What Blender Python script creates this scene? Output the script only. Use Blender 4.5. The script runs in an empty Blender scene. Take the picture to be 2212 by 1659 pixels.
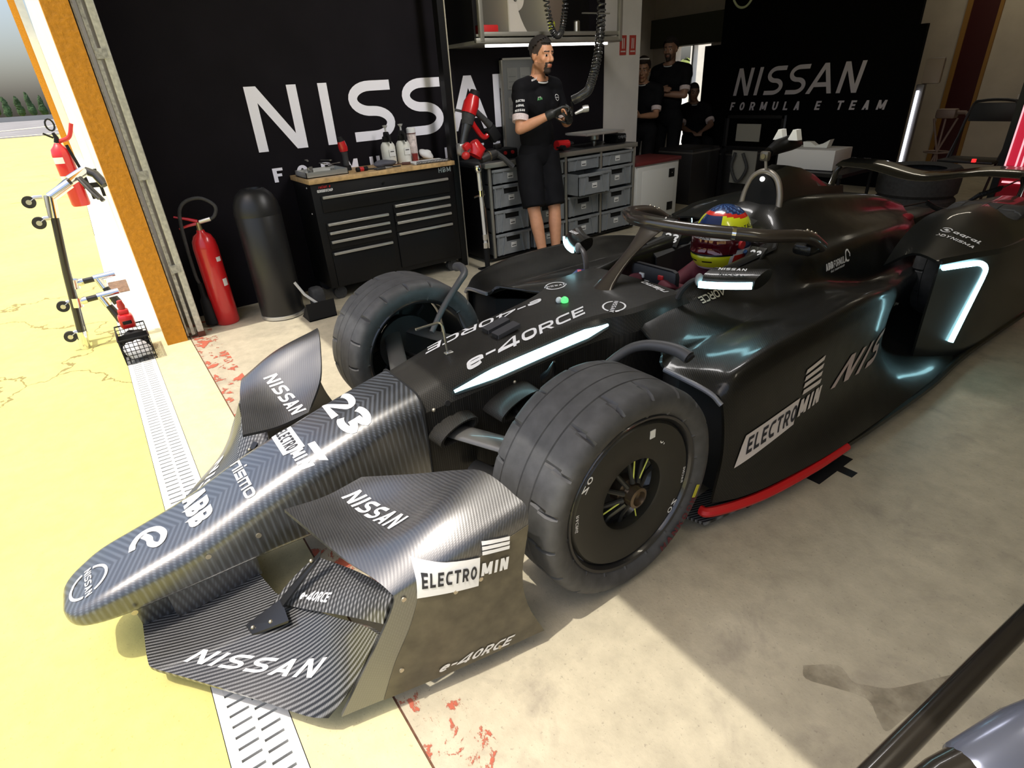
import bpy, bmesh, math, random
from math import sin, cos, pi, radians, sqrt, atan2
from mathutils import Vector, Matrix
from mathutils.bvhtree import BVHTree
random.seed(7)
SC = bpy.context.scene
COL = SC.collection
V = Vector

# ------------------------------------------------------------------ camera, world, sun, exposure
cam_d = bpy.data.cameras.new('camera')
cam_d.sensor_fit = 'HORIZONTAL'; cam_d.sensor_width = 36.0
cam_d.lens = 36.0 * 1220.0 / 2212.0
cam_d.clip_start = 0.02; cam_d.clip_end = 2000
cam = bpy.data.objects.new('camera', cam_d); COL.objects.link(cam)
R_RIGHT = V((0.583095, 0.810489, -0.056016))
R_FWD = V((-0.732772, 0.494376, -0.467538))
R_FWD.normalize(); R_RIGHT = (R_RIGHT - R_FWD * R_RIGHT.dot(R_FWD)).normalized()
R_UP = R_RIGHT.cross(R_FWD)
cam.matrix_world = Matrix(((R_RIGHT.x, R_UP.x, -R_FWD.x, 0), (R_RIGHT.y, R_UP.y, -R_FWD.y, 0),
                           (R_RIGHT.z, R_UP.z, -R_FWD.z, 1.4), (0, 0, 0, 1)))
SC.camera = cam

SC.view_settings.view_transform = 'Standard'
SC.view_settings.look = 'None'
SC.view_settings.gamma = 1.0
SC.view_settings.use_curve_mapping = False
SC.view_settings.exposure = -0.03

world = bpy.data.worlds.new('world'); SC.world = world; world.use_nodes = True
wn = world.node_tree.nodes; wl = world.node_tree.links; wn.clear()
w_out = wn.new('ShaderNodeOutputWorld'); w_bg = wn.new('ShaderNodeBackground'); w_sky = wn.new('ShaderNodeTexSky')
w_sky.sky_type = 'NISHITA'; w_sky.sun_disc = False
w_sky.sun_elevation = radians(72); w_sky.sun_rotation = radians(180)
w_sky.air_density = 1.0; w_sky.dust_density = 5.0; w_sky.ozone_density = 1.0
w_bg.inputs['Strength'].default_value = 0.27
wl.new(w_sky.outputs[0], w_bg.inputs[0]); wl.new(w_bg.outputs[0], w_out.inputs[0])

def light(name, kind, loc, energy, color=(1, 1, 1), size=None, sizey=None, aim=None):
    d = bpy.data.lights.new(name, kind); d.energy = energy; d.color = color
    if kind == 'AREA':
        d.shape = 'RECTANGLE'; d.size = size; d.size_y = sizey or size
    o = bpy.data.objects.new(name, d); COL.objects.link(o); o.location = loc
    if aim is not None:
        o.rotation_euler = V(aim).to_track_quat('-Z', 'Y').to_euler()
    return o
sun = light('sun', 'SUN', (0, -10, 20), 3.5, (1.0, 0.95, 0.86), aim=(0.0, cos(radians(72.5)), -sin(radians(72.5))))
sun.data.angle = radians(0.6)
# unseen fill lights added under the ceiling to brighten the interior
for i, (x, y, e) in enumerate(((0.6, 2.0, 11), (-3.0, 9.0, 7))):
    light('interior_fill', 'AREA', (x, y, 2.95), e, (1.0, 0.90, 0.72), 1.2, 0.2, aim=(0, 0, -1))
light('bounce_fill', 'AREA', (-2.9, 2.5, 2.98), 78, (1.0, 0.97, 0.95), 0.25, 3.0, aim=(-.55, 0, -1))  # added unseen area light, lifts the left wall in place of bounce

# ------------------------------------------------------------------ materials
MATS = {}
def newmat(name):
    m = bpy.data.materials.new(name); m.use_nodes = True
    nt = m.node_tree; b = nt.nodes['Principled BSDF']
    MATS[name] = m
    return m, nt, b
def setp(b, **k):
    n = {'color': 'Base Color', 'rough': 'Roughness', 'metal': 'Metallic', 'coat': 'Coat Weight', 'coatr': 'Coat Roughness',
         'spec': 'Specular IOR Level', 'trans': 'Transmission Weight', 'ior': 'IOR', 'em': 'Emission Color', 'ems': 'Emission Strength',
         'sss': 'Subsurface Weight', 'sheen': 'Sheen Weight', 'alpha': 'Alpha'}
    for a, v in k.items():
        s = b.inputs[n[a]]
        if a in ('color', 'em'): s.default_value = (v[0], v[1], v[2], 1)
        else: s.default_value = v
def mat(name, color, rough=0.5, metal=0.0, vary=0.0, scale=30.0, bump=0.0, **k):
    if name in MATS: return MATS[name]
    m, nt, b = newmat(name); setp(b, color=color, rough=rough, metal=metal, **k)
    if vary or bump:
        tc = nt.nodes.new('ShaderNodeTexCoord'); nz = nt.nodes.new('ShaderNodeTexNoise')
        nz.inputs['Scale'].default_value = scale; nz.inputs['Detail'].default_value = 6
        nt.links.new(tc.outputs['Object'], nz.inputs['Vector'])
        if vary:
            mx = nt.nodes.new('ShaderNodeMixRGB')
            mx.inputs[1].default_value = (*[c * (1 - vary) for c in color], 1)
            mx.inputs[2].default_value = (*[min(1, c * (1 + vary)) for c in color], 1)
            cr = nt.nodes.new('ShaderNodeMapRange'); cr.inputs[1].default_value = 0.3; cr.inputs[2].default_value = 0.7
            nt.links.new(nz.outputs['Fac'], cr.inputs[0]); nt.links.new(cr.outputs[0], mx.inputs[0])
            nt.links.new(mx.outputs[0], b.inputs['Base Color'])
        if bump:
            bp = nt.nodes.new('ShaderNodeBump'); bp.inputs['Strength'].default_value = bump; bp.inputs['Distance'].default_value = 0.01
            nt.links.new(nz.outputs['Fac'], bp.inputs['Height']); nt.links.new(bp.outputs[0], b.inputs['Normal'])
    return m
def emit(name, color, strength):
    if name in MATS: return MATS[name]
    m, nt, b = newmat(name); setp(b, color=(0.02, 0.02, 0.02), em=color, ems=strength, rough=0.4)
    return m
def MN(nt, op, a, b=None, c=None):
    n = nt.nodes.new('ShaderNodeMath'); n.operation = op
    for i, v in enumerate((a, b, c)):
        if v is None: continue
        if isinstance(v, (int, float)): n.inputs[i].default_value = v
        else: nt.links.new(v, n.inputs[i])
    return n.outputs[0]
def ramp(nt, fac, stops):
    n = nt.nodes.new('ShaderNodeValToRGB'); e = n.color_ramp.elements
    e[0].position = stops[0][0]; e[0].color = (*stops[0][1], 1)
    e[1].position = stops[-1][0]; e[1].color = (*stops[-1][1], 1)
    for p, c in stops[1:-1]:
        q = e.new(p); q.color = (*c, 1)
    nt.links.new(fac, n.inputs[0]); return n.outputs[0]
def noise(nt, vec, scale, detail=6, rough=0.55, dist=0.0):
    n = nt.nodes.new('ShaderNodeTexNoise'); n.inputs['Scale'].default_value = scale; n.inputs['Detail'].default_value = detail
    n.inputs['Roughness'].default_value = rough; n.inputs['Distortion'].default_value = dist
    nt.links.new(vec, n.inputs['Vector']); return n.outputs['Fac']
def carbon(name, d1, p1, d2=None, p2=None, lo=0.012, hi=0.085, tint=(1, 1, 1), rough=0.32, coat=0.6, coatr=0.12, chevron=False, dirt=0.25):
    """twill carbon fibre: tows along one direction broken by the crossing tows"""
    m, nt, b = newmat(name)
    tc = nt.nodes.new('ShaderNodeTexCoord'); vec = tc.outputs['Object']
    if chevron:
        a = nt.nodes.new('ShaderNodeVectorMath'); a.operation = 'ABSOLUTE'
        nt.links.new(vec, a.inputs[0]); wv = a.outputs[0]
        # keep y signed: only fold the lateral axis
        s = nt.nodes.new('ShaderNodeSeparateXYZ'); nt.links.new(vec, s.inputs[0])
        s2 = nt.nodes.new('ShaderNodeSeparateXYZ'); nt.links.new(wv, s2.inputs[0])
        c = nt.nodes.new('ShaderNodeCombineXYZ')
        nt.links.new(s2.outputs[0], c.inputs[0]); nt.links.new(s.outputs[1], c.inputs[1]); nt.links.new(s.outputs[2], c.inputs[2])
        wv = c.outputs[0]
    else: wv = vec
    def stripe(d, p):
        n = nt.nodes.new('ShaderNodeVectorMath'); n.operation = 'DOT_PRODUCT'
        n.inputs[1].default_value = V(d).normalized() * (2 * pi / p); nt.links.new(wv, n.inputs[0])
        return MN(nt, 'SINE', n.outputs['Value'])
    s1 = stripe(d1, p1)
    f = MN(nt, 'MULTIPLY_ADD', s1, 0.5, 0.5)
    if d2 is not None:
        s2 = MN(nt, 'MULTIPLY_ADD', stripe(d2, p2), 0.3, 0.7)
        f = MN(nt, 'MULTIPLY', f, s2)
    nz = noise(nt, vec, 9.0, 5)
    f2 = MN(nt, 'MULTIPLY', f, MN(nt, 'MULTIPLY_ADD', nz, dirt * 4, 1 - dirt * 2))
    lo3 = [lo * t for t in tint]; hi3 = [hi * t for t in tint]
    col = ramp(nt, f2, ((0.15, lo3), (0.85, hi3)))  # lighter tows: the weave's directional sheen put into the base colour
    nt.links.new(col, b.inputs['Base Color'])
    setp(b, rough=rough, coat=coat, coatr=coatr, spec=0.8 if coat > .9 else 0.25)
    if coat > .9: b.inputs['Coat IOR'].default_value = 1.7; b.inputs['IOR'].default_value = 1.6
    nt.links.new(MN(nt, 'MULTIPLY_ADD', nz, 0.25, rough - 0.1), b.inputs['Roughness'])
    bp = nt.nodes.new('ShaderNodeBump'); bp.inputs['Strength'].default_value = 0.12; bp.inputs['Distance'].default_value = 0.002
    nt.links.new(f, bp.inputs['Height']); nt.links.new(bp.outputs[0], b.inputs['Normal'])
    return m

# ------------------------------------------------------------------ mesh helpers
class MB:
    def __init__(s): s.v = []; s.f = []; s.m = []
    def add(s, vs, fs, mi=0):
        n = len(s.v); s.v += [tuple(p) for p in vs]
        for f in fs: s.f.append(tuple(i + n for i in f)); s.m.append(mi)
        return s
    def box(s, c, size, rz=0.0, bevel=0.0, mi=0, rot=None):
        bm = bmesh.new(); bmesh.ops.create_cube(bm, size=1.0)
        for q in bm.verts: q.co = V((q.co.x * size[0], q.co.y * size[1], q.co.z * size[2]))
        if bevel: bmesh.ops.bevel(bm, geom=list(bm.edges), offset=bevel, segments=2, affect='EDGES', profile=0.5)
        M = (rot.to_4x4() if rot is not None else Matrix.Rotation(rz, 4, 'Z'))
        M = Matrix.Translation(V(c)) @ M
        bm.verts.index_update()
        s.add([M @ q.co for q in bm.verts], [[q.index for q in f.verts] for f in bm.faces], mi); bm.free(); return s
    def box2(s, lo, hi, bevel=0.0, mi=0):
        lo = V(lo); hi = V(hi); return s.box((lo + hi) / 2, [abs(q) for q in (hi - lo)], 0, bevel, mi)
    def rings(s, rs, closed=True, cap0=True, cap1=True, mi=0):
        n = len(rs[0]); vs = [p for r in rs for p in r]; fs = []
        for i in range(len(rs) - 1):
            for j in range(n if closed else n - 1):
                k = (j + 1) % n
                fs.append((i * n + j, i * n + k, (i + 1) * n + k, (i + 1) * n + j))
        if cap0: fs.append(tuple(range(n - 1, -1, -1)))
        if cap1: fs.append(tuple((len(rs) - 1) * n + j for j in range(n)))
        return s.add(vs, fs, mi)
    def tube(s, path, r, n=10, mi=0, cap=True, closed=False, flat=None):
        P = [V(p) for p in path]; m = len(P)
        rr = r if isinstance(r, (list, tuple)) else [r] * m
        T = []
        for i in range(m):
            a = P[(i - 1) % m] if (closed or i > 0) else P[i]; b = P[(i + 1) % m] if (closed or i < m - 1) else P[i]
            T.append((b - a).normalized())
        up = V((0, 0, 1)) if abs(T[0].z) < 0.9 else V((0, 1, 0))
        u = (up - T[0] * up.dot(T[0])).normalized(); rs = []
        for i in range(m):
            u = (u - T[i] * u.dot(T[i])).normalized(); w = T[i].cross(u)
            fx = flat or (1, 1)
            rs.append([P[i] + (u * cos(2 * pi * j / n) * fx[0] + w * sin(2 * pi * j / n) * fx[1]) * rr[i] for j in range(n)])
        if closed: rs.append(rs[0]); return s.rings(rs, True, False, False, mi)
        return s.rings(rs, True, cap, cap, mi)
    def cyl(s, p0, p1, r0, r1=None, n=20, mi=0):
        return s.tube([p0, p1], [r0, r0 if r1 is None else r1], n, mi)
    def lathe(s, prof, c, axis=(0, 0, 1), n=32, mi=0, cap=True, ang=None):
        """prof: list of (radius, height along axis)"""
        A = V(axis).normalized(); up = V((0, 0, 1)) if abs(A.z) < 0.9 else V((1, 0, 0))
        u = (up - A * up.dot(A)).normalized(); w = A.cross(u); c = V(c); rs = []
        for r, h in prof:
            r = max(r, 1e-4)
            rs.append([c + A * h + (u * cos(2 * pi * j / n) + w * sin(2 * pi * j / n)) * r for j in range(n)])
        return s.rings(rs, True, cap, cap, mi)
    def prism(s, poly, d, mi=0):
        P = [V(p) for p in poly]; d = V(d); n = len(P)
        vs = P + [p + d for p in P]
        fs = [tuple(range(n - 1, -1, -1)), tuple(range(n, 2 * n))] + [(i, (i + 1) % n, n + (i + 1) % n, n + i) for i in range(n)]
        return s.add(vs, fs, mi)
    def ball(s, c, r, n=20, m=12, mi=0, M=None):
        c = V(c); r = (r, r, r) if isinstance(r, (int, float)) else r; vs = []; fs = []
        for i in range(m + 1):
            t = pi * i / m
            for j in range(n):
                p = 2 * pi * j / n; q = V((r[0] * sin(t) * cos(p), r[1] * sin(t) * sin(p), r[2] * cos(t)))
                vs.append(c + (M @ q if M is not None else q))
        for i in range(m):
            for j in range(n):
                k = (j + 1) % n
                if i == 0: fs.append((0 * n + j, (i + 1) * n + j, (i + 1) * n + k))
                elif i == m - 1: fs.append((i * n + j, (i + 1) * n + j, i * n + k))
                else: fs.append((i * n + j, (i + 1) * n + j, (i + 1) * n + k, i * n + k))
        return s.add(vs, fs, mi)
    def capsule(s, p0, p1, r0, r1, n=14, mi=0):
        p0 = V(p0); p1 = V(p1); d = (p1 - p0); L = max(d.length, 1e-5); T = d / L; path = []; rr = []
        for i in range(6):
            t = pi / 2 * i / 5; path.append(p0 - T * r0 * cos(t)); rr.append(max(r0 * sin(t), 1e-4))
        for i in range(6):
            t = pi / 2 * i / 5; path.append(p1 + T * r1 * sin(t)); rr.append(max(r1 * cos(t), 1e-4))
        return s.tube(path, rr, n, mi)
    def grid(s, rows, thick=0.0, mi=0, flip=False):
        """rows: list of equal-length point lists; thick offsets a second skin against the normal and closes the rim"""
        n = len(rows[0]); m = len(rows); P = [[V(p) for p in r] for r in rows]
        def q(i, j): return (i * n + j, i * n + j + 1, (i + 1) * n + j + 1, (i + 1) * n + j)
        fs = [q(i, j) for i in range(m - 1) for j in range(n - 1)]
        if flip: fs = [f[::-1] for f in fs]
        vs = [p for r in P for p in r]
        if thick:
            N = []
            for i in range(m):
                for j in range(n):
                    a = P[min(i + 1, m - 1)][j] - P[max(i - 1, 0)][j]; b = P[i][min(j + 1, n - 1)] - P[i][max(j - 1, 0)]
                    k = b.cross(a); k = k.normalized() if k.length > 1e-9 else V((0, 0, 1))
                    N.append(-k if flip else k)
            o = len(vs); vs = vs + [p - N[i] * thick for i, p in enumerate(vs)]
            fs += [tuple(i + o for i in f[::-1]) for f in fs[:]]
            rim = [(0, j) for j in range(n)] + [(i, n - 1) for i in range(1, m)] + [(m - 1, j) for j in range(n - 2, -1, -1)] + [(i, 0) for i in range(m - 2, 0, -1)]
            R = [i * n + j for i, j in rim]
            for k in range(len(R)):
                a, b = R[k], R[(k + 1) % len(R)]; fs.append((a, a + o, b + o, b) if not flip else (b, b + o, a + o, a))
        return s.add(vs, fs, mi)
    def bvh(s): return BVHTree.FromPolygons([V(p) for p in s.v], s.f)

ORG = {}
def mesh_obj(name, mb, mats, org, smooth=35):
    me = bpy.data.meshes.new(name)
    me.from_pydata([(p[0] - org[0], p[1] - org[1], p[2] - org[2]) for p in mb.v], [], mb.f)
    if not isinstance(mats, (list, tuple)): mats = [mats]
    for m in mats: me.materials.append(m)
    if len(mats) > 1: me.polygons.foreach_set('material_index', mb.m)
    me.validate(); me.update()
    bm = bmesh.new(); bm.from_mesh(me)
    bmesh.ops.recalc_face_normals(bm, faces=bm.faces) if getattr(mb, 'recalc', True) else None
    bm.to_mesh(me); bm.free()
    if smooth:
        me.polygons.foreach_set('use_smooth', [True] * len(me.polygons))
        me.set_sharp_from_angle(angle=radians(smooth))
    o = bpy.data.objects.new(name, me); COL.objects.link(o)
    return o
def thing(name, label, cat, loc, group=None):
    o = bpy.data.objects.new(name, None); COL.objects.link(o); o.empty_display_size = 0.05
    o.location = loc; o['label'] = label; o['category'] = cat
    if group: o['group'] = group
    ORG[o] = V(loc); return o
def part(name, mb, mats, parent, smooth=35, label=None):
    o = mesh_obj(name, mb, mats, ORG[parent], smooth); o.parent = parent; ORG[o] = ORG[parent]
    if label: o['label'] = label
    return o
def solo(name, mb, mats, label, cat, loc=(0, 0, 0), group=None, smooth=35):
    o = mesh_obj(name, mb, mats, V(loc), smooth); o.location = loc; o['label'] = label; o['category'] = cat
    if group: o['group'] = group
    ORG[o] = V(loc); return o
def struct(name, mb, mats, smooth=0, parent=None):
    o = mesh_obj(name, mb, mats, V((0, 0, 0)), smooth)
    if parent is not None: o.parent = parent
    else: o['kind'] = 'structure'
    ORG[o] = V((0, 0, 0)); return o
def dup(root, loc, label, rz=None, group=None):
    r = root.copy(); COL.objects.link(r); r.location = loc; r['label'] = label
    if rz is not None: r.rotation_euler = (0, 0, rz)
    if group: r['group'] = group
    for ch in list(root.children):
        c = ch.copy(); COL.objects.link(c); c.parent = r
        for g in list(ch.children):
            d = g.copy(); COL.objects.link(d); d.parent = c
    return r

def catmull(pts, n):
    """sample a Catmull-Rom spline through pts (any dimension), n samples per span"""
    P = [tuple(p) for p in pts]; m = len(P); out = []
    for i in range(m - 1):
        p0 = P[i - 1] if i else tuple(2 * a - b for a, b in zip(P[0], P[1])); p1 = P[i]; p2 = P[i + 1]
        p3 = P[i + 2] if i + 2 < m else tuple(2 * a - b for a, b in zip(P[-1], P[-2]))
        for k in range(n):
            t = k / n
            out.append(tuple(0.5 * (2 * b + (c - a) * t + (2 * a - 5 * b + 4 * c - d) * t * t + (3 * b - a - 3 * c + d) * t ** 3) for a, b, c, d in zip(p0, p1, p2, p3)))
    out.append(P[-1]); return out
def smooth_grid(rows, nu, nv):
    r1 = [catmull(r, nu) for r in rows]
    cols = [catmull([r[j] for r in r1], nv) for j in range(len(r1[0]))]
    return [[cols[j][i] for j in range(len(cols))] for i in range(len(cols[0]))]
def bez(p0, p1, p2, p3, n=14):
    p0, p1, p2, p3 = map(V, (p0, p1, p2, p3))
    return [p0 * (1 - t) ** 3 + p1 * 3 * t * (1 - t) ** 2 + p2 * 3 * t * t * (1 - t) + p3 * t ** 3 for t in [i / n for i in range(n + 1)]]

# ------------------------------------------------------------------ lettering (built from strokes, no font files)
def arc(cx, cy, rx, ry, a0, a1, n=12, e=2.0):
    out = []
    for i in range(n + 1):
        a = radians(a0 + (a1 - a0) * i / n); c = cos(a); s = sin(a)
        out.append((cx + rx * (abs(c) ** (2 / e)) * (1 if c >= 0 else -1), cy + ry * (abs(s) ** (2 / e)) * (1 if s >= 0 else -1)))
    return out
def glyph(ch, w, t, e):
    """strokes (centre lines, inset by t/2) and polygons of one character in a w x 1 box"""
    h = t / 2; x0, x1, y0, y1 = h, w - h, h, 1 - h; mx = w / 2; ym = 0.5
    S = []; G = []
    def s(*p): S.append((list(p), False))
    def c(p): S.append((p, True))
    if ch == 'N': s((x0, 0), (x0, 1)); s((x1, 0), (x1, 1)); G.append([(0, 1), (t * 1.15, 1), (w, 0), (w - t * 1.15, 0)])
    elif ch == 'M':
        s((x0, 0), (x0, 1)); s((x1, 0), (x1, 1))
        G.append([(0, 1), (t * 1.1, 1), (mx + t * .5, .12), (mx - t * .5, .12)]); G.append([(w - t * 1.1, 1), (w, 1), (mx + t * .5, .12), (mx - t * .5, .12)])
    elif ch == 'A':
        G.append([(0, 0), (t * 1.1, 0), (mx + t * .55, 1), (mx - t * .55, 1)]); G.append([(w - t * 1.1, 0), (w, 0), (mx + t * .55, 1), (mx - t * .55, 1)])
        s((w * .2, .3), (w * .8, .3))
    elif ch == 'V': G.append([(0, 1), (t * 1.1, 1), (mx + t * .5, 0), (mx - t * .5, 0)]); G.append([(w - t * 1.1, 1), (w, 1), (mx + t * .5, 0), (mx - t * .5, 0)])
    elif ch == 'Y': G.append([(0, 1), (t * 1.1, 1), (mx + t * .5, .42), (mx - t * .5, .42)]); G.append([(w - t * 1.1, 1), (w, 1), (mx + t * .5, .42), (mx - t * .5, .42)]); s((mx, 0), (mx, .45))
    elif ch == 'I': s((mx, 0), (mx, 1))
    elif ch == 'L': s((x0, 1), (x0, y0), (w, y0))
    elif ch == 'T': s((0, y1), (w, y1)); s((mx, 0), (mx, 1))
    elif ch == 'H': s((x0, 0), (x0, 1)); s((x1, 0), (x1, 1)); s((x0, ym), (x1, ym))
    elif ch == 'F': s((x0, 0), (x0, y1), (w, y1)); s((x0, ym), (w * .85, ym))
    elif ch == 'E': s((w, y1), (x0, y1), (x0, y0), (w, y0)); s((x0, ym), (w * .92, ym))
    elif ch == 'O': c(arc(mx, .5, mx - h, .5 - h, 0, 345, 23, e))
    elif ch == 'C': s((w, y1), *arc(mx, .5, mx - h, .5 - h, 80, 280, 18, e), (w, y0))
    elif ch == 'D': c([(x0, y0), (x0, y1)] + arc(mx, .5, mx - h, .5 - h, 90, -90, 12, e))
    elif ch == 'B':
        c([(x0, y0), (x0, y1)] + arc(w * .55, (ym + y1) / 2, w * .4 - h, (y1 - ym) / 2, 90, -90, 8, e)); c([(x0, y0), (x0, ym)] + arc(w * .55, (ym + y0) / 2, w * .45 - h, (ym - y0) / 2, 90, -90, 8, e))
    elif ch == 'R':
        s((x0, 0), (x0, y1), *arc(w * .5, (.42 + y1) / 2, w * .5 - h, (y1 - .42) / 2, 90, -90, 10, e), (x0, .42)); G.append([(w * .38, .45), (w * .38 + t, .45), (w, 0), (w - t * 1.2, 0)])
    elif ch == 'P': s((x0, 0), (x0, y1), *arc(w * .5, (.42 + y1) / 2, w * .5 - h, (y1 - .42) / 2, 90, -90, 10, e), (x0, .42))
    elif ch == 'U': s((x0, 1), *arc(mx, .42, mx - h, .42 - h, 180, 360, 12, e), (x1, 1))
    elif ch == 'S':
        k = 0.5
        s((w * .98, y1), *arc(mx, (k + y1) / 2, mx - h, (y1 - k) / 2, 88, 270, 14, e), *arc(mx, (k + y0) / 2, mx - h, (k - y0) / 2, 88, -90, 14, e), (0.02 * w, y0))
    elif ch == 'K': s((x0, 0), (x0, 1)); G.append([(t, .42), (t, .62), (w * .75, 1), (w, 1)]); G.append([(w * .38, .55), (w * .38 + t, .62), (w, 0), (w - t * 1.2, 0)])
    elif ch == 'Z': s((0, y1), (w, y1)); s((0, y0), (w, y0)); G.append([(0, t), (t * 1.2, 0.02), (w, 1 - t), (w - t * 1.2, .98)])
    elif ch == 'G': s((w, y1), *arc(mx, .5, mx - h, .5 - h, 80, 280, 18, e), (x1, y0), (x1, .45), (mx, .45))
    elif ch == '-': s((0, .42), (w, .42))
    elif ch == '>': G.append([(0, 1), (t, 1), (w, .5), (w - t, .5)]); G.append([(0, 0), (t, 0), (w, .5), (w - t, .5)])
    elif ch == '.': G.append([(0, 0), (t, 0), (t, t), (0, t)])
    elif ch == '2': s(*arc(mx, .70, mx - h, .30 - h, 170, -30, 14), (x0 + h * .3, y0), (w, y0))
    elif ch == '3': s(*arc(mx, .74, mx - h, .26 - h, 160, -90, 12)); s(*arc(mx, .27, mx - h, .27 - h, 90, -160, 12))
    elif ch == '1': s((mx, 0), (mx, 1)); s((mx - .25 * w, .8), (mx, y1))
    elif ch == '4':   # long raked four of the drivetrain lettering
        G.append([(w * .70, 1), (w * .84, 1), (t * 1.6, .30), (0, .30)]); G.append([(0, .30), (w, .30), (w, .30 - t), (-.02 * w, .30 - t)]); s((w * .77, 0), (w * .77, 1))
    elif ch == 'e': s((x0, .36), (x1, .36), *arc(mx, .36, mx - h, .36 - h, 0, 320, 20, e))
    elif ch == 'n': s((x0, 0), (x0, .72 - h), (x1, .72 - h), (x1, 0))
    elif ch == 'm': s((x0, 0), (x0, .72 - h), (x1, .72 - h), (x1, 0)); s((mx, 0), (mx, .72))
    elif ch == 'i': s((mx, 0), (mx, .72)); G.append([(mx - h, .82), (mx + h, .82), (mx + h, 1), (mx - h, 1)])
    elif ch == 's': s((w, .72 - h), (x0, .72 - h), (x0, .36), (x1, .36), (x1, h), (0, h))
    elif ch == 'o': c(arc(mx, .36, mx - h, .36 - h, 0, 345, 23, e))
    elif ch == 'a': c(arc(mx, .36, mx - h, .36 - h, 0, 345, 23, e)); s((x1, 0), (x1, .72))
    elif ch == 'g': c(arc(mx, .36, mx - h, .36 - h, 0, 345, 23, e)); s((x1, .72), (x1, -.12))
    elif ch == 'r': s((x0, 0), (x0, .72)); s(*arc(w, .36, w - h, .36 - h, 150, 90, 6))
    elif ch == 'l': s((x0, 1), (x0, h), (w, h))
    return S, G
def strokes_to_polys(S, t):
    out = []
    for pts, closed in S:
        P = []
        for p in pts:
            if not P or (V(p) - V(P[-1])).length > 1e-4: P.append(p)
        if closed and (V(P[0]) - V(P[-1])).length < 1e-4: P.pop()
        n = len(P); L = []; Rr = []
        for i in range(n):
            a = P[i - 1] if (closed or i) else None; b = P[(i + 1) % n] if (closed or i < n - 1) else None
            p = V(P[i]); d1 = (p - V(a)).normalized() if a is not None else None; d2 = (V(b) - p).normalized() if b is not None else None
            if d1 is None: d1 = d2
            if d2 is None: d2 = d1
            n1 = V((-d1.y, d1.x)); n2 = V((-d2.y, d2.x)); mt = n1 + n2
            mt = n1 if mt.length < 1e-6 else mt.normalized(); k = (t / 2) / max(0.45, mt.dot(n1))
            L.append(p + mt * k); Rr.append(p - mt * k)
        for i in range(n if closed else n - 1):
            j = (i + 1) % n; out.append([tuple(L[i]), tuple(L[j]), tuple(Rr[j]), tuple(Rr[i])])
    return out
NARROW = {'I': .3, '1': .5, 'i': .3, '-': .6, '.': .2, 'M': 1.25, 'm': 1.3, '4': 1.35, 'l': .55, 'r': .7, 'F': .85, 'E': .88, 'L': .85, '>': .7}
def text_polys(txt, wid=0.72, t=0.16, gap=0.22, e=2.0, slant=0.0, spec=None):
    """2-D convex polygons of a line of lettering, height 1, starting at x=0; returns polys, total width"""
    x = 0.0; out = []
    for ch in txt:
        if ch == ' ': x += wid * 0.8; continue
        w = wid * NARROW.get(ch, 1.0)
        if ch in 'I': w = max(w * .0 + t * 1.02, t)
        if ch == 'i': w = t * 1.02
        S, G = glyph(ch, w, t, e)
        for q in strokes_to_polys(S, t) + G: out.append([(x + p[0] + p[1] * slant, p[1]) for p in q])
        x += w + gap
    return out, x - gap
def fit(polys, width, u0=0.0, v0=0.0, height=1.0, su=None):
    k = height if su is None else su
    return [[(u0 + p[0] * k, v0 + p[1] * height) for p in q] for q in polys]
def decal(mb, polys, org, U, W, bvh=None, off=0.0015, reach=0.12, cell=0.02, mi=0):
    """lay 2-D polygons (metres in u,v) on the surface: quads are diced so they follow it"""
    U = V(U); W = V(W); org = V(org); N = U.cross(W).normalized()
    off0 = off; nq = 0
    def drop(u, v):
        off = off0 + nq * 2.5e-5
        p = org + U * u + W * v
        if bvh is None: return p + N * off
        h = bvh.ray_cast(p + N * reach, -N, reach * 2)
        if h[0] is None: return p + N * off
        nn = h[1] if h[1].dot(N) > 0 else -h[1]
        return h[0] + nn * off
    for q in polys:
        nq = (nq + 1) % 24
        if len(q) == 4:
            a, b, c, d = [V(p) for p in q]
            m = max(1, min(60, int(max((b - a).length, (c - d).length) / cell) + 1)); k = max(1, min(60, int(max((d - a).length, (c - b).length) / cell) + 1))
            vs = []
            for i in range(m + 1):
                for j in range(k + 1):
                    s = i / m; r = j / k; p = (a * (1 - s) + b * s) * (1 - r) + (d * (1 - s) + c * s) * r; vs.append(drop(p.x, p.y))
            mb.add(vs, [(i * (k + 1) + j, (i + 1) * (k + 1) + j, (i + 1) * (k + 1) + j + 1, i * (k + 1) + j + 1) for i in range(m) for j in range(k)], mi)
        else:
            mb.add([drop(*p) for p in q], [tuple(range(len(q)))], mi)
    return mb
def write(mb, txt, org, U, W, height, length=None, bvh=None, mi=0, off=0.0015, wid=0.72, t=0.16, gap=0.22, e=2.0, slant=0.0, cell=0.02, reach=0.12):
    P, w = text_polys(txt, wid, t, gap, e, slant)
    k = height if length is None else length / w
    decal(mb, fit(P, w, 0, 0, height, k), org, U, W, bvh, off, reach, cell, mi)
    mb.recalc = False
    return mb
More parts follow.
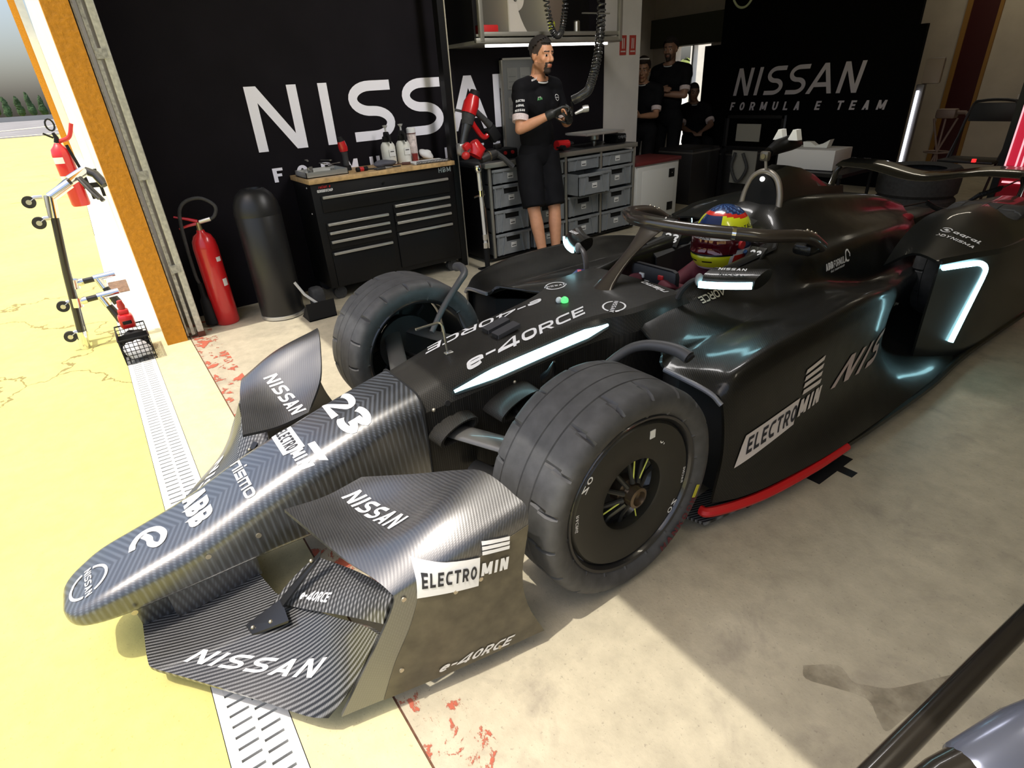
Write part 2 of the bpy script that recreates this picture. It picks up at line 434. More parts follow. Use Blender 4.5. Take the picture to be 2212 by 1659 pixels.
# ------------------------------------------------------------------ common materials
M_black = mat('black_paint', (0.005, 0.005, 0.0055), 0.38, spec=.3)
M_blackm = mat('black_matt', (0.008, 0.008, 0.0085), 0.7, spec=.25)
M_rubber = mat('rubber', (0.035, 0.035, 0.036), 0.75, vary=0.25, scale=40)
M_steel = mat('brushed_steel', (0.55, 0.54, 0.52), 0.3, 1.0)
M_chrome = mat('chrome', (0.8, 0.8, 0.8), 0.1, 1.0)
M_alu = mat('aluminium', (0.62, 0.62, 0.60), 0.35, 0.9)
M_galv = mat('galvanised', (0.42, 0.41, 0.36), 0.55, 0.4, vary=0.35, scale=60)
M_red = mat('red_paint', (0.55, 0.012, 0.015), 0.3, coat=0.5)
M_redp = mat('red_plastic', (0.5, 0.02, 0.02), 0.45)
M_white = mat('white_paint', (0.8, 0.8, 0.79), 0.5)
M_letter = mat('white_vinyl', (0.82, 0.82, 0.82), 0.45)
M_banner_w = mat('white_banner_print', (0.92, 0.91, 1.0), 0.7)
M_grey = mat('grey_plastic', (0.22, 0.235, 0.245), 0.5, vary=0.12, scale=12)
M_greyd = mat('grey_plastic_dark', (0.10, 0.105, 0.11), 0.55)
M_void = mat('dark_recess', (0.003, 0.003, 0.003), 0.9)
M_label = mat('paper_label', (0.7, 0.7, 0.68), 0.7)
M_ink = mat('printing_ink', (0.02, 0.02, 0.025), 0.6)

# ------------------------------------------------------------------ ground, floor, drain
def concrete(name, base, spot, crack=0.0, speck=0.5, big=(0.8, 1.15), stain=None):
    m, nt, b = newmat(name); tc = nt.nodes.new('ShaderNodeTexCoord'); vec = tc.outputs['Object']
    n1 = noise(nt, vec, 1.1, 6, 0.6); n2 = noise(nt, vec, 90, 4, 0.7); n3 = noise(nt, vec, 13, 6, 0.65)
    f = MN(nt, 'ADD', MN(nt, 'MULTIPLY', n1, 0.55), MN(nt, 'MULTIPLY', n3, 0.45))
    col = ramp(nt, f, ((0.33, [c * big[0] for c in base]), (0.66, [c * big[1] for c in base])))
    mx = nt.nodes.new('ShaderNodeMixRGB'); nt.links.new(col, mx.inputs[1]); mx.inputs[2].default_value = (*spot, 1)
    nt.links.new(MN(nt, 'MULTIPLY', MN(nt, 'GREATER_THAN', n2, 0.635), speck), mx.inputs[0]); out = mx.outputs[0]
    if stain:
        n4 = noise(nt, vec, 3.2, 7, 0.62, 0.6)
        m2 = nt.nodes.new('ShaderNodeMixRGB'); nt.links.new(out, m2.inputs[1]); m2.inputs[2].default_value = (*stain, 1)
        mr = nt.nodes.new('ShaderNodeMapRange'); mr.inputs[1].default_value = 0.56; mr.inputs[2].default_value = 0.72; mr.inputs[4].default_value = 0.6
        nt.links.new(n4, mr.inputs[0]); nt.links.new(mr.outputs[0], m2.inputs[0]); out = m2.outputs[0]
    if crack:
        vo = nt.nodes.new('ShaderNodeTexVoronoi'); vo.feature = 'DISTANCE_TO_EDGE'; vo.inputs['Scale'].default_value = crack
        ds = nt.nodes.new('ShaderNodeVectorMath'); ds.operation = 'ADD'
        nc = nt.nodes.new('ShaderNodeTexNoise'); nc.inputs['Scale'].default_value = 4.0; nc.inputs['Detail'].default_value = 5
        nt.links.new(vec, nc.inputs['Vector'])
        sc = nt.nodes.new('ShaderNodeVectorMath'); sc.operation = 'SCALE'; sc.inputs['Scale'].default_value = 0.35
        nt.links.new(nc.outputs['Color'], sc.inputs[0]); nt.links.new(vec, ds.inputs[0]); nt.links.new(sc.outputs[0], ds.inputs[1])
        nt.links.new(ds.outputs[0], vo.inputs['Vector'])
        m3 = nt.nodes.new('ShaderNodeMixRGB'); nt.links.new(out, m3.inputs[1]); m3.inputs[2].default_value = (base[0] * .45, base[1] * .40, base[2] * .4, 1)
        nt.links.new(MN(nt, 'LESS_THAN', vo.outputs['Distance'], 0.0012), m3.inputs[0]); out = m3.outputs[0]
    nt.links.new(out, b.inputs['Base Color'])
    bp = nt.nodes.new('ShaderNodeBump'); bp.inputs['Strength'].default_value = 0.25; bp.inputs['Distance'].default_value = 0.004
    nt.links.new(n2, bp.inputs['Height']); nt.links.new(bp.outputs[0], b.inputs['Normal'])
    setp(b, rough=0.72, spec=0.3)
    return m
M_apron = concrete('apron_concrete', (0.56, 0.51, 0.17), (0.20, 0.15, 0.05), crack=0.22, speck=0.35, big=(0.85, 1.15))
M_sill = concrete('sill_concrete', (0.58, 0.53, 0.31), (0.22, 0.19, 0.1), speck=0.4)
M_floor = concrete('floor_concrete', (0.45, 0.40, 0.29), (0.13, 0.115, 0.09), speck=0.35, big=(0.72, 1.2), stain=(0.22, 0.19, 0.15))
setp(M_floor.node_tree.nodes['Principled BSDF'], rough=0.5, spec=0.4)

struct('floor_apron', MB().add([(-400, -200, 0), (8, -200, 0), (8, -0.165, 0), (-400, -0.165, 0)], [(0, 1, 2, 3)]), M_apron)
struct('floor_sill', MB().add([(-4.6, -0.01, 0), (8, -0.01, 0), (8, 0.22, 0), (-4.6, 0.22, 0)], [(0, 1, 2, 3)]), M_sill)
struct('floor', MB().box2((-9, 0.226, -0.1), (4.2, 10.2, 0)), M_floor)
M_joint = mat('joint_filler', (0.12, 0.055, 0.03), 0.9, vary=0.4, scale=50)
struct('trim_1', MB().box2((-4.6, 0.219, -0.05), (8, 0.228, -0.002)), M_joint)
M_paving = mat('white_paving', (0.8, 0.79, 0.74), 0.7, vary=0.06, scale=8)
pv = MB()
for i in range(14):
    x1 = -4.6 - i * 0.62
    pv.box2((x1 - 0.612, -0.160, -0.05), (x1, 0.085, -0.001))
pv.box2((-60, -0.160, -0.05), (-13.3, 0.085, -0.001))
struct('floor_paving', pv, M_paving)
# flaked red paint on the threshold
mp, nt, bb = newmat('flaked_red_paint'); tc = nt.nodes.new('ShaderNodeTexCoord')
nz = noise(nt, tc.outputs['Object'], 9, 9, 0.72, 0.4)
sx = nt.nodes.new('ShaderNodeSeparateXYZ'); nt.links.new(tc.outputs['Object'], sx.inputs[0])
setp(bb, color=(0.42, 0.10, 0.055), rough=0.7)
tr = nt.nodes.new('ShaderNodeBsdfTransparent'); ms = nt.nodes.new('ShaderNodeMixShader'); outn = nt.nodes['Material Output']
mm = nt.nodes.new('ShaderNodeMapRange'); mm.inputs[1].default_value = 0.53; mm.inputs[2].default_value = 0.56
nt.links.new(nz, mm.inputs[0]); nt.links.new(mm.outputs[0], ms.inputs[0]); nt.links.new(tr.outputs[0], ms.inputs[1]); nt.links.new(bb.outputs[0], ms.inputs[2]); nt.links.new(ms.outputs[0], outn.inputs[0])
struct('trim_2', MB().add([(-4.5, 0.225, 0.0016), (2, 0.225, 0.0016), (2, 0.375, 0.0016), (-4.5, 0.375, 0.0016)], [(0, 1, 2, 3)]), mp)
# drain
M_grate = mat('galvanised_grate', (0.78, 0.78, 0.74), 0.5, 0.2, vary=0.08, scale=30)
gr = MB(); x = -7.0
gr.box2((-9, -0.163, -0.012), (4, -0.140, 0.001)); gr.box2((-9, -0.034, -0.012), (4, -0.012, 0.001)); gr.box2((-9, -0.092, -0.012), (4, -0.082, 0.0008))
while x < 1.2:
    gr.box2((x, -0.141, -0.012), (x + 0.026, -0.091, 0.0006)); gr.box2((x + 0.017, -0.083, -0.012), (x + 0.043, -0.033, 0.0006)); x += 0.034
t = thing('drain_channel', 'long slotted metal drain channel running across the garage entrance', 'drain', (-1.5, -0.087, 0))
part('grate', gr, M_grate, t, 0)
part('channel', MB().box2((-9, -0.168, -0.10), (4, -0.006, -0.02)), M_void, t, 0)

# ------------------------------------------------------------------ building shell
M_facade = mat('white_render', (0.86, 0.84, 0.74), 0.8, vary=0.05, scale=6, bump=0.1)
M_orange = mat('orange_render', (0.62, 0.26, 0.015), 0.85, vary=0.12, scale=40, bump=0.9)
M_wall = mat('cream_wall', (0.52, 0.46, 0.38), 0.8, vary=0.08, scale=4)
M_wallw = mat('white_wall', (0.62, 0.60, 0.57), 0.8, vary=0.05, scale=4)
M_ceil = mat('ceiling_grey', (0.30, 0.27, 0.2), 0.9)
struct('wall_front', MB().box2((-40, 0.085, 0), (-4.32, 0.20, 3.4)).box2((-4.32, 0.085, 2.62), (4.2, 0.20, 3.4)).box2((3.4, 0.085, 0), (4.2, 0.20, 2.62)), M_facade)
struct('trim_3', MB().box2((-4.335, 0.082, 0), (-4.17, 0.205, 2.62)), M_orange)
struct('trim_4', MB().box2((-25.4, -0.30, 0), (-25.0, 0.08, 5)), M_orange)
struct('trim_5', MB().box2((-24.99, -0.12, 0), (-24.0, 0.08, 5)), M_facade)
struct('wall_left', MB().box2((-4.9, 0.20, 0), (-4.68, 5.0, 3.1)), M_wallw)
struct('wall_alcove', MB().box2((-9, 4.9, 0), (-4.901, 5.0, 3.1)).box2((-9.1, 5.0, 0), (-9.0, 10.2, 3.1)), M_wall)
struct('wall_back', MB().box2((-9, 10, 0), (-8.42, 10.15, 3.1)).box2((-8.42, 10, 1.86), (-7.62, 10.15, 3.1)).box2((-7.62, 10, 0), (-3.62, 10.15, 3.1))
       .box2((-3.62, 10, 2.07), (-3.28, 10.15, 3.1)).box2((-3.28, 10, 0), (4.2, 10.15, 3.1)), M_wall)
struct('wall_right', MB().box2((3.9, 0.20, 0), (4.1, 10.0, 3.1)), M_wall)
struct('ceiling', MB().box2((-9.1, 0.20, 3.1), (4.2, 10.2, 3.25)), M_ceil)
# dark shutter header above the rear doorway
struct('trim_6', MB().box2((-9, 9.90, 1.87), (-6.4, 9.995, 2.35)), mat('shutter_green', (0.06, 0.06, 0.035), 0.7))
struct('trim_7', MB().box2((-8.02, 9.98, 0), (-7.98, 10.1, 1.86)), M_white)
# red door in the back wall with an ochre frame
M_door = mat('dark_red_door', (0.05, 0.004, 0.004), 0.5); M_ochre = mat('ochre_frame', (0.30, 0.15, 0.03), 0.6)
d1 = struct('door_1', MB().box2((-3.6, 9.985, 0), (-3.30, 10.04, 2.05)), M_door)
struct('door_frame', MB().box2((-3.66, 9.97, 0), (-3.60, 10.05, 2.05)).box2((-3.30, 9.97, 0), (-3.26, 10.05, 2.05)).box2((-3.66, 9.97, 2.05), (-3.26, 10.05, 2.12)), M_ochre, parent=d1)
struct('trim_8', MB().cyl((-2.78, 9.97, 0.9), (-2.78, 9.97, 3.1), 0.012, n=8).box2((-2.81, 9.95, 0.86), (-2.75, 9.995, 0.93)), M_wallw)
struct('trim_9', MB().box2((-2.60, 9.9, 0), (-2.50, 10.0, 3.1)), mat('brown_pipe', (0.12, 0.07, 0.04), 0.6))
# sliding door rails beside the orange pillar
t = thing('door_track', 'galvanised steel door track standing between orange pillar and black banner', 'door track', (-4.22, 0.27, 0))
rl = MB().box2((-4.255, 0.212, 0.02), (-4.20, 0.222, 3.0)).box2((-4.31, 0.212, 0.02), (-4.25, 0.218, 3.0)).box2((-4.23, 0.24, 0.02), (-4.195, 0.262, 3.0), 0.004)
part('channel', rl, M_galv, t, 0)
part('guide_rail', MB().box2((-4.24, 0.278, 0.03), (-4.185, 0.318, 3.0), 0.006), mat('pale_galvanised', (0.55, 0.54, 0.46), 0.5, 0.3, vary=0.2, scale=50), t, 0)
for z in (0.45, 1.02, 1.65):
    part('joint_plate', MB().box2((-4.215, 0.245, z), (-4.182, 0.30, z + 0.05)).cyl((-4.182, 0.292, z + .015), (-4.179, 0.292, z + .015), .005, n=8).cyl((-4.182, 0.252, z + .035), (-4.179, 0.252, z + .035), .005, n=8), M_galv, t, 0)
part('foot', MB().box2((-4.25, 0.275, 0.0), (-4.18, 0.32, 0.035)), mat('rust', (0.10, 0.03, 0.015), 0.9), t, 0)

# track and trees far outside
M_tar = mat('asphalt', (0.23, 0.22, 0.21), 0.9, vary=0.2, scale=0.3)
struct('trim_10', MB().add([(-58, -60, .02), (-58, 60, .02), (-240, 60, .02), (-240, -60, .02)], [(0, 1, 2, 3)]), M_tar)
struct('trim_11', MB().add([(-66, -14, .04), (-68, -14, .04), (-150, 16, .04), (-140, 16, .04)], [(0, 1, 2, 3)]).add([(-60, -12, .04), (-62, -12, .04), (-61, 3, .04), (-60, 3, .04)], [(0, 1, 2, 3)])
       .add([(-72, -1, .04), (-90, -1, .04), (-110, 8, .04), (-80, 8, .04)], [(0, 1, 2, 3)]), mat('pale_kerb', (0.75, 0.68, 0.45), 0.9))
struct('trim_12', MB().box2((-235, -40, 0), (-232, 30, 1.3)), mat('barrier_grey', (0.35, 0.35, 0.33), 0.8))
M_leaf = mat('pine_leaves', (0.035, 0.075, 0.022), 0.9, vary=0.5, scale=0.8)
M_trunk = mat('bark', (0.07, 0.05, 0.03), 0.9)
rt = random.Random(3)
kinds = ('tall round tree at the far left end of the distant row', 'low broad tree beside the tall round tree in the distance', 'small pointed pine in the distant row beyond the track')
for i in range(15):
    x = -240 - rt.random() * 6; yy = -19 + i * 2.9; hgt = (9.8 if i < 2 else 6.4 + rt.random() * 1.6)
    lab = kinds[0] if i == 0 else kinds[1] if i == 1 else kinds[2]
    t = thing('tree', lab, 'tree', (x, yy, 0), None if i < 2 else 'distant pines beyond the track')
    mb = MB()
    for k in range(9):
        a = rt.random() * 6.28; rr = rt.random() * .35; zz = hgt * (0.35 + 0.55 * k / 9)
        mb.ball((x + rr * cos(a), yy + rr * sin(a), zz), (1.08 - k * .07, 1.08 - k * .07, hgt * .17), 9, 6)
    mb.v = [(p[0] + rt.uniform(-.12, .12), p[1] + rt.uniform(-.08, .08), p[2] + rt.uniform(-.3, .3)) for p in mb.v]
    part('crown', mb, M_leaf, t, 0)
    part('trunk', MB().cyl((x, yy, 0), (x, yy, hgt * .4), .3, .2, 8), M_trunk, t)
# bright yard behind the rear doorway
struct('floor_yard', MB().add([(-60, 10.2, -0.01), (20, 10.2, -0.01), (20, 90, -0.01), (-60, 90, -0.01)], [(0, 1, 2, 3)]), mat('yard_concrete', (0.6, 0.58, 0.5), 0.8, vary=0.1, scale=1))
hb = MB()
for i in range(16):
    hb.ball((-40 + i * 2.2, 46 + rt.random(), 1.0), (1.6, 1.2, 1.2 + rt.random() * .7), 9, 6)
hb.v = [(p[0] + rt.uniform(-.2, .2), p[1], p[2] + rt.uniform(-.2, .2)) for p in hb.v]
solo('hedge', hb, mat('hedge_leaves', (0.16, 0.20, 0.05), 0.9, vary=0.4, scale=2), 'low green hedge outside the bright rear doorway', 'hedge', (-30, 46, 0), smooth=0)
struct('trim_13', MB().box2((-9.2, 11.4, 0), (-8.55, 12.0, 4)), M_facade)

# ------------------------------------------------------------------ printed black backdrops
t = thing('backdrop', 'big black fabric backdrop with huge white lettering on left wall', 'banner', (-4.64, 2.3, 0))
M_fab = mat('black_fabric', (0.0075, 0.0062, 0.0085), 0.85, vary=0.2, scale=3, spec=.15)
part('fabric', MB().box2((-4.66, 0.33, 0.0), (-4.64, 4.46, 3.05)), M_fab, t, 0)
# upright widely spaced lettering; U runs into the garage, W up
lt = MB()
def run(mb, txt, xs, wids, org, U, W, hgt, t, e=2.0, slant=0.0, bvh=None, off=0.002, cell=0.05):
    for ch, u, w in zip(txt, xs, wids):
        S, G = glyph(ch, w / hgt, t, e)
        decal(mb, [[(u + p[0] * hgt + p[1] * slant * hgt, p[1] * hgt) for p in q] for q in strokes_to_polys(S, t) + G], org, U, W, bvh, off, 0.15, cell)
    mb.recalc = False
    return mb
run(lt, 'NISSAN', (0.0, 0.515, 0.735, 1.185, 1.60, 2.07), (0.36, 0.075, 0.36, 0.36, 0.42, 0.36), (-4.64, 1.06, 1.07), (0, 1, 0), (0, 0, 1), 0.42, 0.165)
part('title_lettering', lt, M_banner_w, t, 0)
lt = MB(); write(lt, 'F O R M U L A   E   T E A M', (-4.64, 1.12, 0.855), (0, 1, 0), (0, 0, 1), 0.098, 2.45, t=.2, wid=.6, gap=.22, off=.002, cell=.2)
part('subtitle_lettering', lt, M_banner_w, t, 0)

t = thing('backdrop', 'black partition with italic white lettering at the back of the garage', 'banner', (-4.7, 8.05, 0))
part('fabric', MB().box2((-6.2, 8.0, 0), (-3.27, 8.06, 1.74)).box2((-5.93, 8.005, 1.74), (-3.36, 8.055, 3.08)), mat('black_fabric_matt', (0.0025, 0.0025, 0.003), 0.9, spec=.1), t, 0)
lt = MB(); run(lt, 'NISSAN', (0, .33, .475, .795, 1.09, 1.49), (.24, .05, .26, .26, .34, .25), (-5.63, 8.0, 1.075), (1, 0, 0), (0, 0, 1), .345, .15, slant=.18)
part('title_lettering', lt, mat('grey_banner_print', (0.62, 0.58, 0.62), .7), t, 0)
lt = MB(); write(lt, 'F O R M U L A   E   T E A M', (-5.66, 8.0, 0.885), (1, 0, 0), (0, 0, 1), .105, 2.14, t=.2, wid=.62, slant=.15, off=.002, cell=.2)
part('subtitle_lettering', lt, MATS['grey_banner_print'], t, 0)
# light tube clipped to the partition's edge
t = thing('light_tube', 'slim vertical white light tube leaning at the edge of the black partition', 'lamp', (-3.0, 7.5, 0))
part('housing', MB().box2((-3.02, 7.47, 0), (-2.94, 7.53, 1.16), .01), mat('light_housing', (.10, .09, .09), .4), t)
part('tube', MB().cyl((-2.985, 7.455, .36), (-2.985, 7.455, 1.10), .013, n=12), emit('tube_glow', (.85, .9, 1.0), 7), t)
part('bracket', MB().box2((-3.0, 7.5, 1.16), (-2.82, 7.55, 1.40), .02), mat('bracket_tan', (.25, .2, .16), .6), t)
# ------------------------------------------------------------------ the racing car
CX = -1.66
def P3(a, y, z): return V((CX + a, y, z))
car = thing('race_car', 'black carbon open-wheel electric race car with glowing blue light strips, half out of the garage', 'race car', (CX, 1.8, 0))
K_nose = carbon('carbon_nose', (0.5, 1, 0.1), 0.0165, (1, -0.5, 0), 0.0045, lo=0.009, hi=0.085, tint=(0.82, 0.95, 1.15), rough=0.38, coat=1.0, coatr=0.26, chevron=True)
K_plank = carbon('carbon_plank', (1, -0.42, 0), 0.0105, (0.3, 1, 0), 0.004, lo=0.006, hi=0.20, rough=0.38, dirt=0.1)
K_fend = carbon('carbon_fender', (0.15, 1, -0.5), 0.0062, (1, 0, 0.3), 0.003, lo=0.018, hi=0.048, rough=0.34, coat=1.0, coatr=0.28)
K_twill = carbon('carbon_twill', (1, 1, 0.3), 0.014, (1, -1, 0.3), 0.014, lo=0.02, hi=0.2, rough=0.4)
K_body = carbon('carbon_body', (1, 1, 1), 0.006, (1, -1, 0), 0.006, lo=0.004, hi=0.010, tint=(1.0, 0.96, 0.78), rough=0.42, coat=0.42, coatr=0.12)
K_tub = carbon('carbon_chassis', (1, 1, 0), 0.006, (1, -1, 0), 0.006, lo=0.010, hi=0.032, tint=(1, .93, .78), rough=0.5, coat=0.22, coatr=0.2)
M_skid = mat('scuffed_carbon', (0.095, 0.080, 0.050), 0.5, vary=0.35, scale=18)
M_glow = emit('cyan_glow', (0.45, 0.9, 1.0), 9)
M_halo = mat('halo_carbon', (0.045, 0.036, 0.030), 0.28, coat=0.7)
M_screw = mat('bolt_steel', (0.5, 0.45, 0.35), 0.35, 0.8)

def rr_ring(y, hw, zb, zt, rt, rb=0.02, n=7, flat_in=None):
    pts = []
    for cx_, cz_, r, a0 in ((hw - rt, zt - rt, rt, 0), (-hw + rt, zt - rt, rt, 90), (-hw + rb, zb + rb, rb, 180), (hw - rb, zb + rb, rb, 270)):
        for i in range(n + 1):
            a = radians(a0 + 90 * i / n); pts.append(P3(cx_ + r * cos(a), y, cz_ + r * sin(a)))
    return pts
# --- nose cone
st = [(-.424, .040, .186, .206, .009, .009), (-.418, .066, .178, .213, .016, .014), (-.402, .092, .171, .221, .022, .02), (-.372, .112, .168, .234, .030, .022), (-.31, .130, .169, .257, .036, .022), (-.20, .141, .172, .284, .052, .022),
      (-.07, .149, .176, .316, .060, .022), (.12, .155, .178, .386, .068, .022), (.31, .157, .168, .441, .070, .022), (.50, .158, .158, .488, .068, .022), (.655, .160, .150, .519, .062, .022)]
st2 = catmull(st, 4)
mb = MB().rings([rr_ring(*q) for q in st2])
nose = part('nose_cone', mb, K_nose, car, 50); nose_b = mb.bvh()
ny = lambda y: V((0, .32, .085)).normalized()
W_n = ny(0); U = V((1, 0, 0))
def nose_write(txt, y, z, a0, h, length, name, **k):
    q = MB(); write(q, txt, P3(a0, y, z), U, W_n, h, length, nose_b, cell=.012, **k)
    return part(name, q, M_letter, nose, 0)
nose_write('23', .400, .467, -.115, .104, .240, 'racing_number', t=.235, wid=1.1, gap=.10)
q = MB(); decal(q, [[(0, .0), (.158, .0), (.180, .068), (0.022, .068)], [(.178, .078), (.262, .078), (.272, .10), (.186, .10)]], P3(-.128, .224, .413), U, W_n, nose_b, cell=.012); q.recalc = False
part('sponsor_panel', q, M_letter, nose, 0)
q = MB(); write(q, 'ELECTRO', P3(-.116, .238, .417), U, W_n, .040, .140, nose_b, off=.003, cell=.012, t=.2, slant=.2); part('sponsor_lettering', q, M_ink, nose, 0)
nose_write('MIN', .243, .419, .042, .040, .088, 'sponsor_lettering', t=.26, slant=.2)
nose_write('nismo', .080, .371, -.105, .046, .215, 'sponsor_lettering', t=.17, gap=.16, wid=.95, e=4, slant=.15)
nose_write('ABB', -.078, .314, -.100, .074, .168, 'sponsor_lettering', t=.24, gap=.06, wid=.74)
q = MB()
sw = [(.055, .2), (.30, .06)] 
e_c = [(-.012 + .048 * cos(radians(a)) * (1.0 if a < 300 else 1.15), .036 + .032 * sin(radians(a))) for a in range(-35, 330, 14)]
e_s = [((p[0]), (p[1])) for p in e_c]
loop = [(-.040, .026), (-.010, .040), (.018, .042), (.040, .058), (.030, .074), (.0, .080), (-.035, .066), (-.052, .040), (-.048, .014), (-.025, -.004), (.0, -.010)]
decal(q, strokes_to_polys([(catmull(loop, 5), False)], .019), P3(0, -.225, .281), U, W_n, nose_b, cell=.012); q.recalc = False
part('swirl_emblem', q, M_letter, nose, 0)
def ring_emblem(mbx, org, U, W, r, bvh, word=True, k=1.0, t=.012, **kw):
    pl = strokes_to_polys([(arc(0, 0, r, r, 18, 162, 18), False), (arc(0, 0, r, r, 198, 342, 18), False)], t)
    decal(mbx, pl, org, U, W, bvh, cell=.012, **kw)
    if word: write(mbx, 'NISSAN', V(org) - V(U) * r * 1.12 - V(W) * r * .19, U, W, r * .38, r * 2.24, bvh, cell=.012, t=.18, wid=.85, **kw)
    mbx.recalc = False; return mbx
part('round_emblem', ring_emblem(MB(), P3(.012, -.352, .241), U, W_n, .052, nose_b, t=.008), M_letter, nose, 0)
# bolts and panel line on the nose flank
q = MB()
for y, z in ((-.268, .187), (.078, .265), (-.06, .262)):
    part('bolt', MB().cyl(P3(.150, y, z), P3(.158 if y > 0 else .151, y, z), .008, n=12), M_screw, nose)
# --- front wing: main plane, pylons, flap, fenders
def plane_rows(s):
    le = [(0.0, -.276, .082), (.10, -.277, .080), (.225, -.279, .078), (.262, -.268, .077), (.33, -.215, .076), (.50, -.085, .074), (.64, .018, .070), (.682, .062, .070)]
    te = [(0.0, .040, .092), (.10, .045, .098), (.225, .062, .112), (.262, .07, .118), (.33, .095, .135), (.50, .155, .190), (.64, .20, .255), (.715, .215, .285)]
    rows = []
    for k in range(7):
        t = k / 6; bow = -.010 * sin(pi * t)
        rows.append([P3(s * (a[0] * (1 - t) + b[0] * t), a[1] * (1 - t) + b[1] * t, a[2] * (1 - t) + b[2] * t + bow * (1 if a[0] < .5 else 2.0)) for a, b in zip(le, te)])
    return rows
pm = MB(); top_b = MB()
rL = smooth_grid(plane_rows(1), 4, 2); rR = smooth_grid(plane_rows(-1), 4, 2)
rr2 = [b[::-1] + a[1:] for a, b in zip(rL, rR)]
pm.grid(rr2, .012); top_b.grid(rr2)
wing = part('front_wing_plane', pm, K_plank, car, 40); wb = top_b.bvh()
q = MB(); d = V((.282, .256, 0)).normalized(); write(q, 'NISSAN', P3(.292, -.200, .076), d, V((-d.y, d.x, .12)).normalized(), .040, .395, wb, t=.19, wid=.85, gap=.25, slant=.5, cell=.012)
part('sponsor_lettering', q, M_letter, wing, 0)
q = MB(); write(q, 'NISSAN', P3(-.612, .062, .076), V((d.x, -d.y, 0)), V((d.y, d.x, .12)).normalized(), .040, .395, wb, t=.19, wid=.85, gap=.25, slant=-.2, cell=.012)
part('sponsor_lettering', q, M_letter, wing, 0)
for s in (1, -1):
    q = MB()
    for y0, y1 in ((-.275, -.19), (-.188, .055)):
        zb = .075; inn = .086 if y0 < -.2 else .118
        q.prism([P3(s * inn, y0, zb), P3(s * inn, y1, zb + (.02 if y1 > 0 else 0)), P3(s * (inn + .02), y1, .24 if y1 > 0 else .19), P3(s * (inn + .02), y0, .19)], (s * -.012, 0, 0))
    part('pylon', q, K_nose, car, 0)
def flap_pt(a, t):
    le = catmull([(.285, .050, .120), (.42, .112, .172), (.57, .178, .238), (.715, .232, .306)], 4); te = catmull([(.255, .200, .182), (.42, .250, .235), (.57, .272, .30), (.712, .275, .372)], 4)
    i = a; p = [le[i][k] * (1 - t) + te[i][k] * t for k in range(3)]; p[2] += .012 * sin(pi * t); return p
for s in (1, -1):
    rows = [[P3(s * flap_pt(i, k / 4)[0], flap_pt(i, k / 4)[1], flap_pt(i, k / 4)[2]) for i in range(13)] for k in range(5)]
    q = MB().grid(rows, .010, flip=(s < 0)); fl = part('front_flap', q, K_twill, car, 40)
    if s > 0:
        g = MB(); write(g, 'e-4ORCE', P3(.368, .109, .166), V((.27, .125, .125)).normalized(), V((-.1, .19, .05)).normalized(), .026, .13, q.bvh(), t=.2, gap=.14, slant=.3, cell=.012); part('lettering', g, M_letter, fl, 0)
    # bracket that carries the flap
    g = MB(); br = [(.300, -.036, .098), (.345, -.030, .098), (.415, .062, .150), (.330, .066, .155)]
    g.prism([P3(s * a, y, z) for a, y, z in br], (0, .003, .007))
    g.prism([P3(s * a, y, z) for a, y, z in [(.33, .062, .150), (.36, .062, .150), (.372, .19, .268), (.350, .20, .268)]], (0, .004, .012)); b2 = part('flap_bracket', g, mat('gloss_black', (.012, .012, .013), .25), car, 0)
    for a, y, z in ((.33, -.020, .112), (.365, .025, .135), (.355, .17, .262)): part('bolt', MB().ball(P3(s * a, y, z), .006, 8, 6), M_screw, b2)
def fender(s):
    lead = [(.25, .155, .385), (.40, .185, .392), (.55, .215, .398), (.66, .245, .403), (.715, .262, .392), (.729, .264, .368), (.724, .220, .285), (.71, .15, .17), (.69, .09, .058)]
    mid = [(.25, .27, .372), (.40, .33, .380), (.55, .37, .428), (.66, .40, .476), (.735, .42, .458), (.765, .425, .42), (.772, .40, .30), (.762, .37, .19), (.750, .36, .057)]
    trail = [(.25, .385, .385), (.40, .49, .432), (.55, .555, .500), (.64, .585, .532), (.735, .608, .507), (.783, .615, .47), (.795, .578, .31), (.797, .587, .19), (.80, .635, .055)]
    rows = smooth_grid([[P3(s * a, y, z) for a, y, z in r] for r in (lead, mid, trail)], 5, 8)
    q = MB().grid(rows, .010, flip=(s < 0)); f = part('front_fender', q, K_fend, car, 60)
    return f, q.bvh(), rows
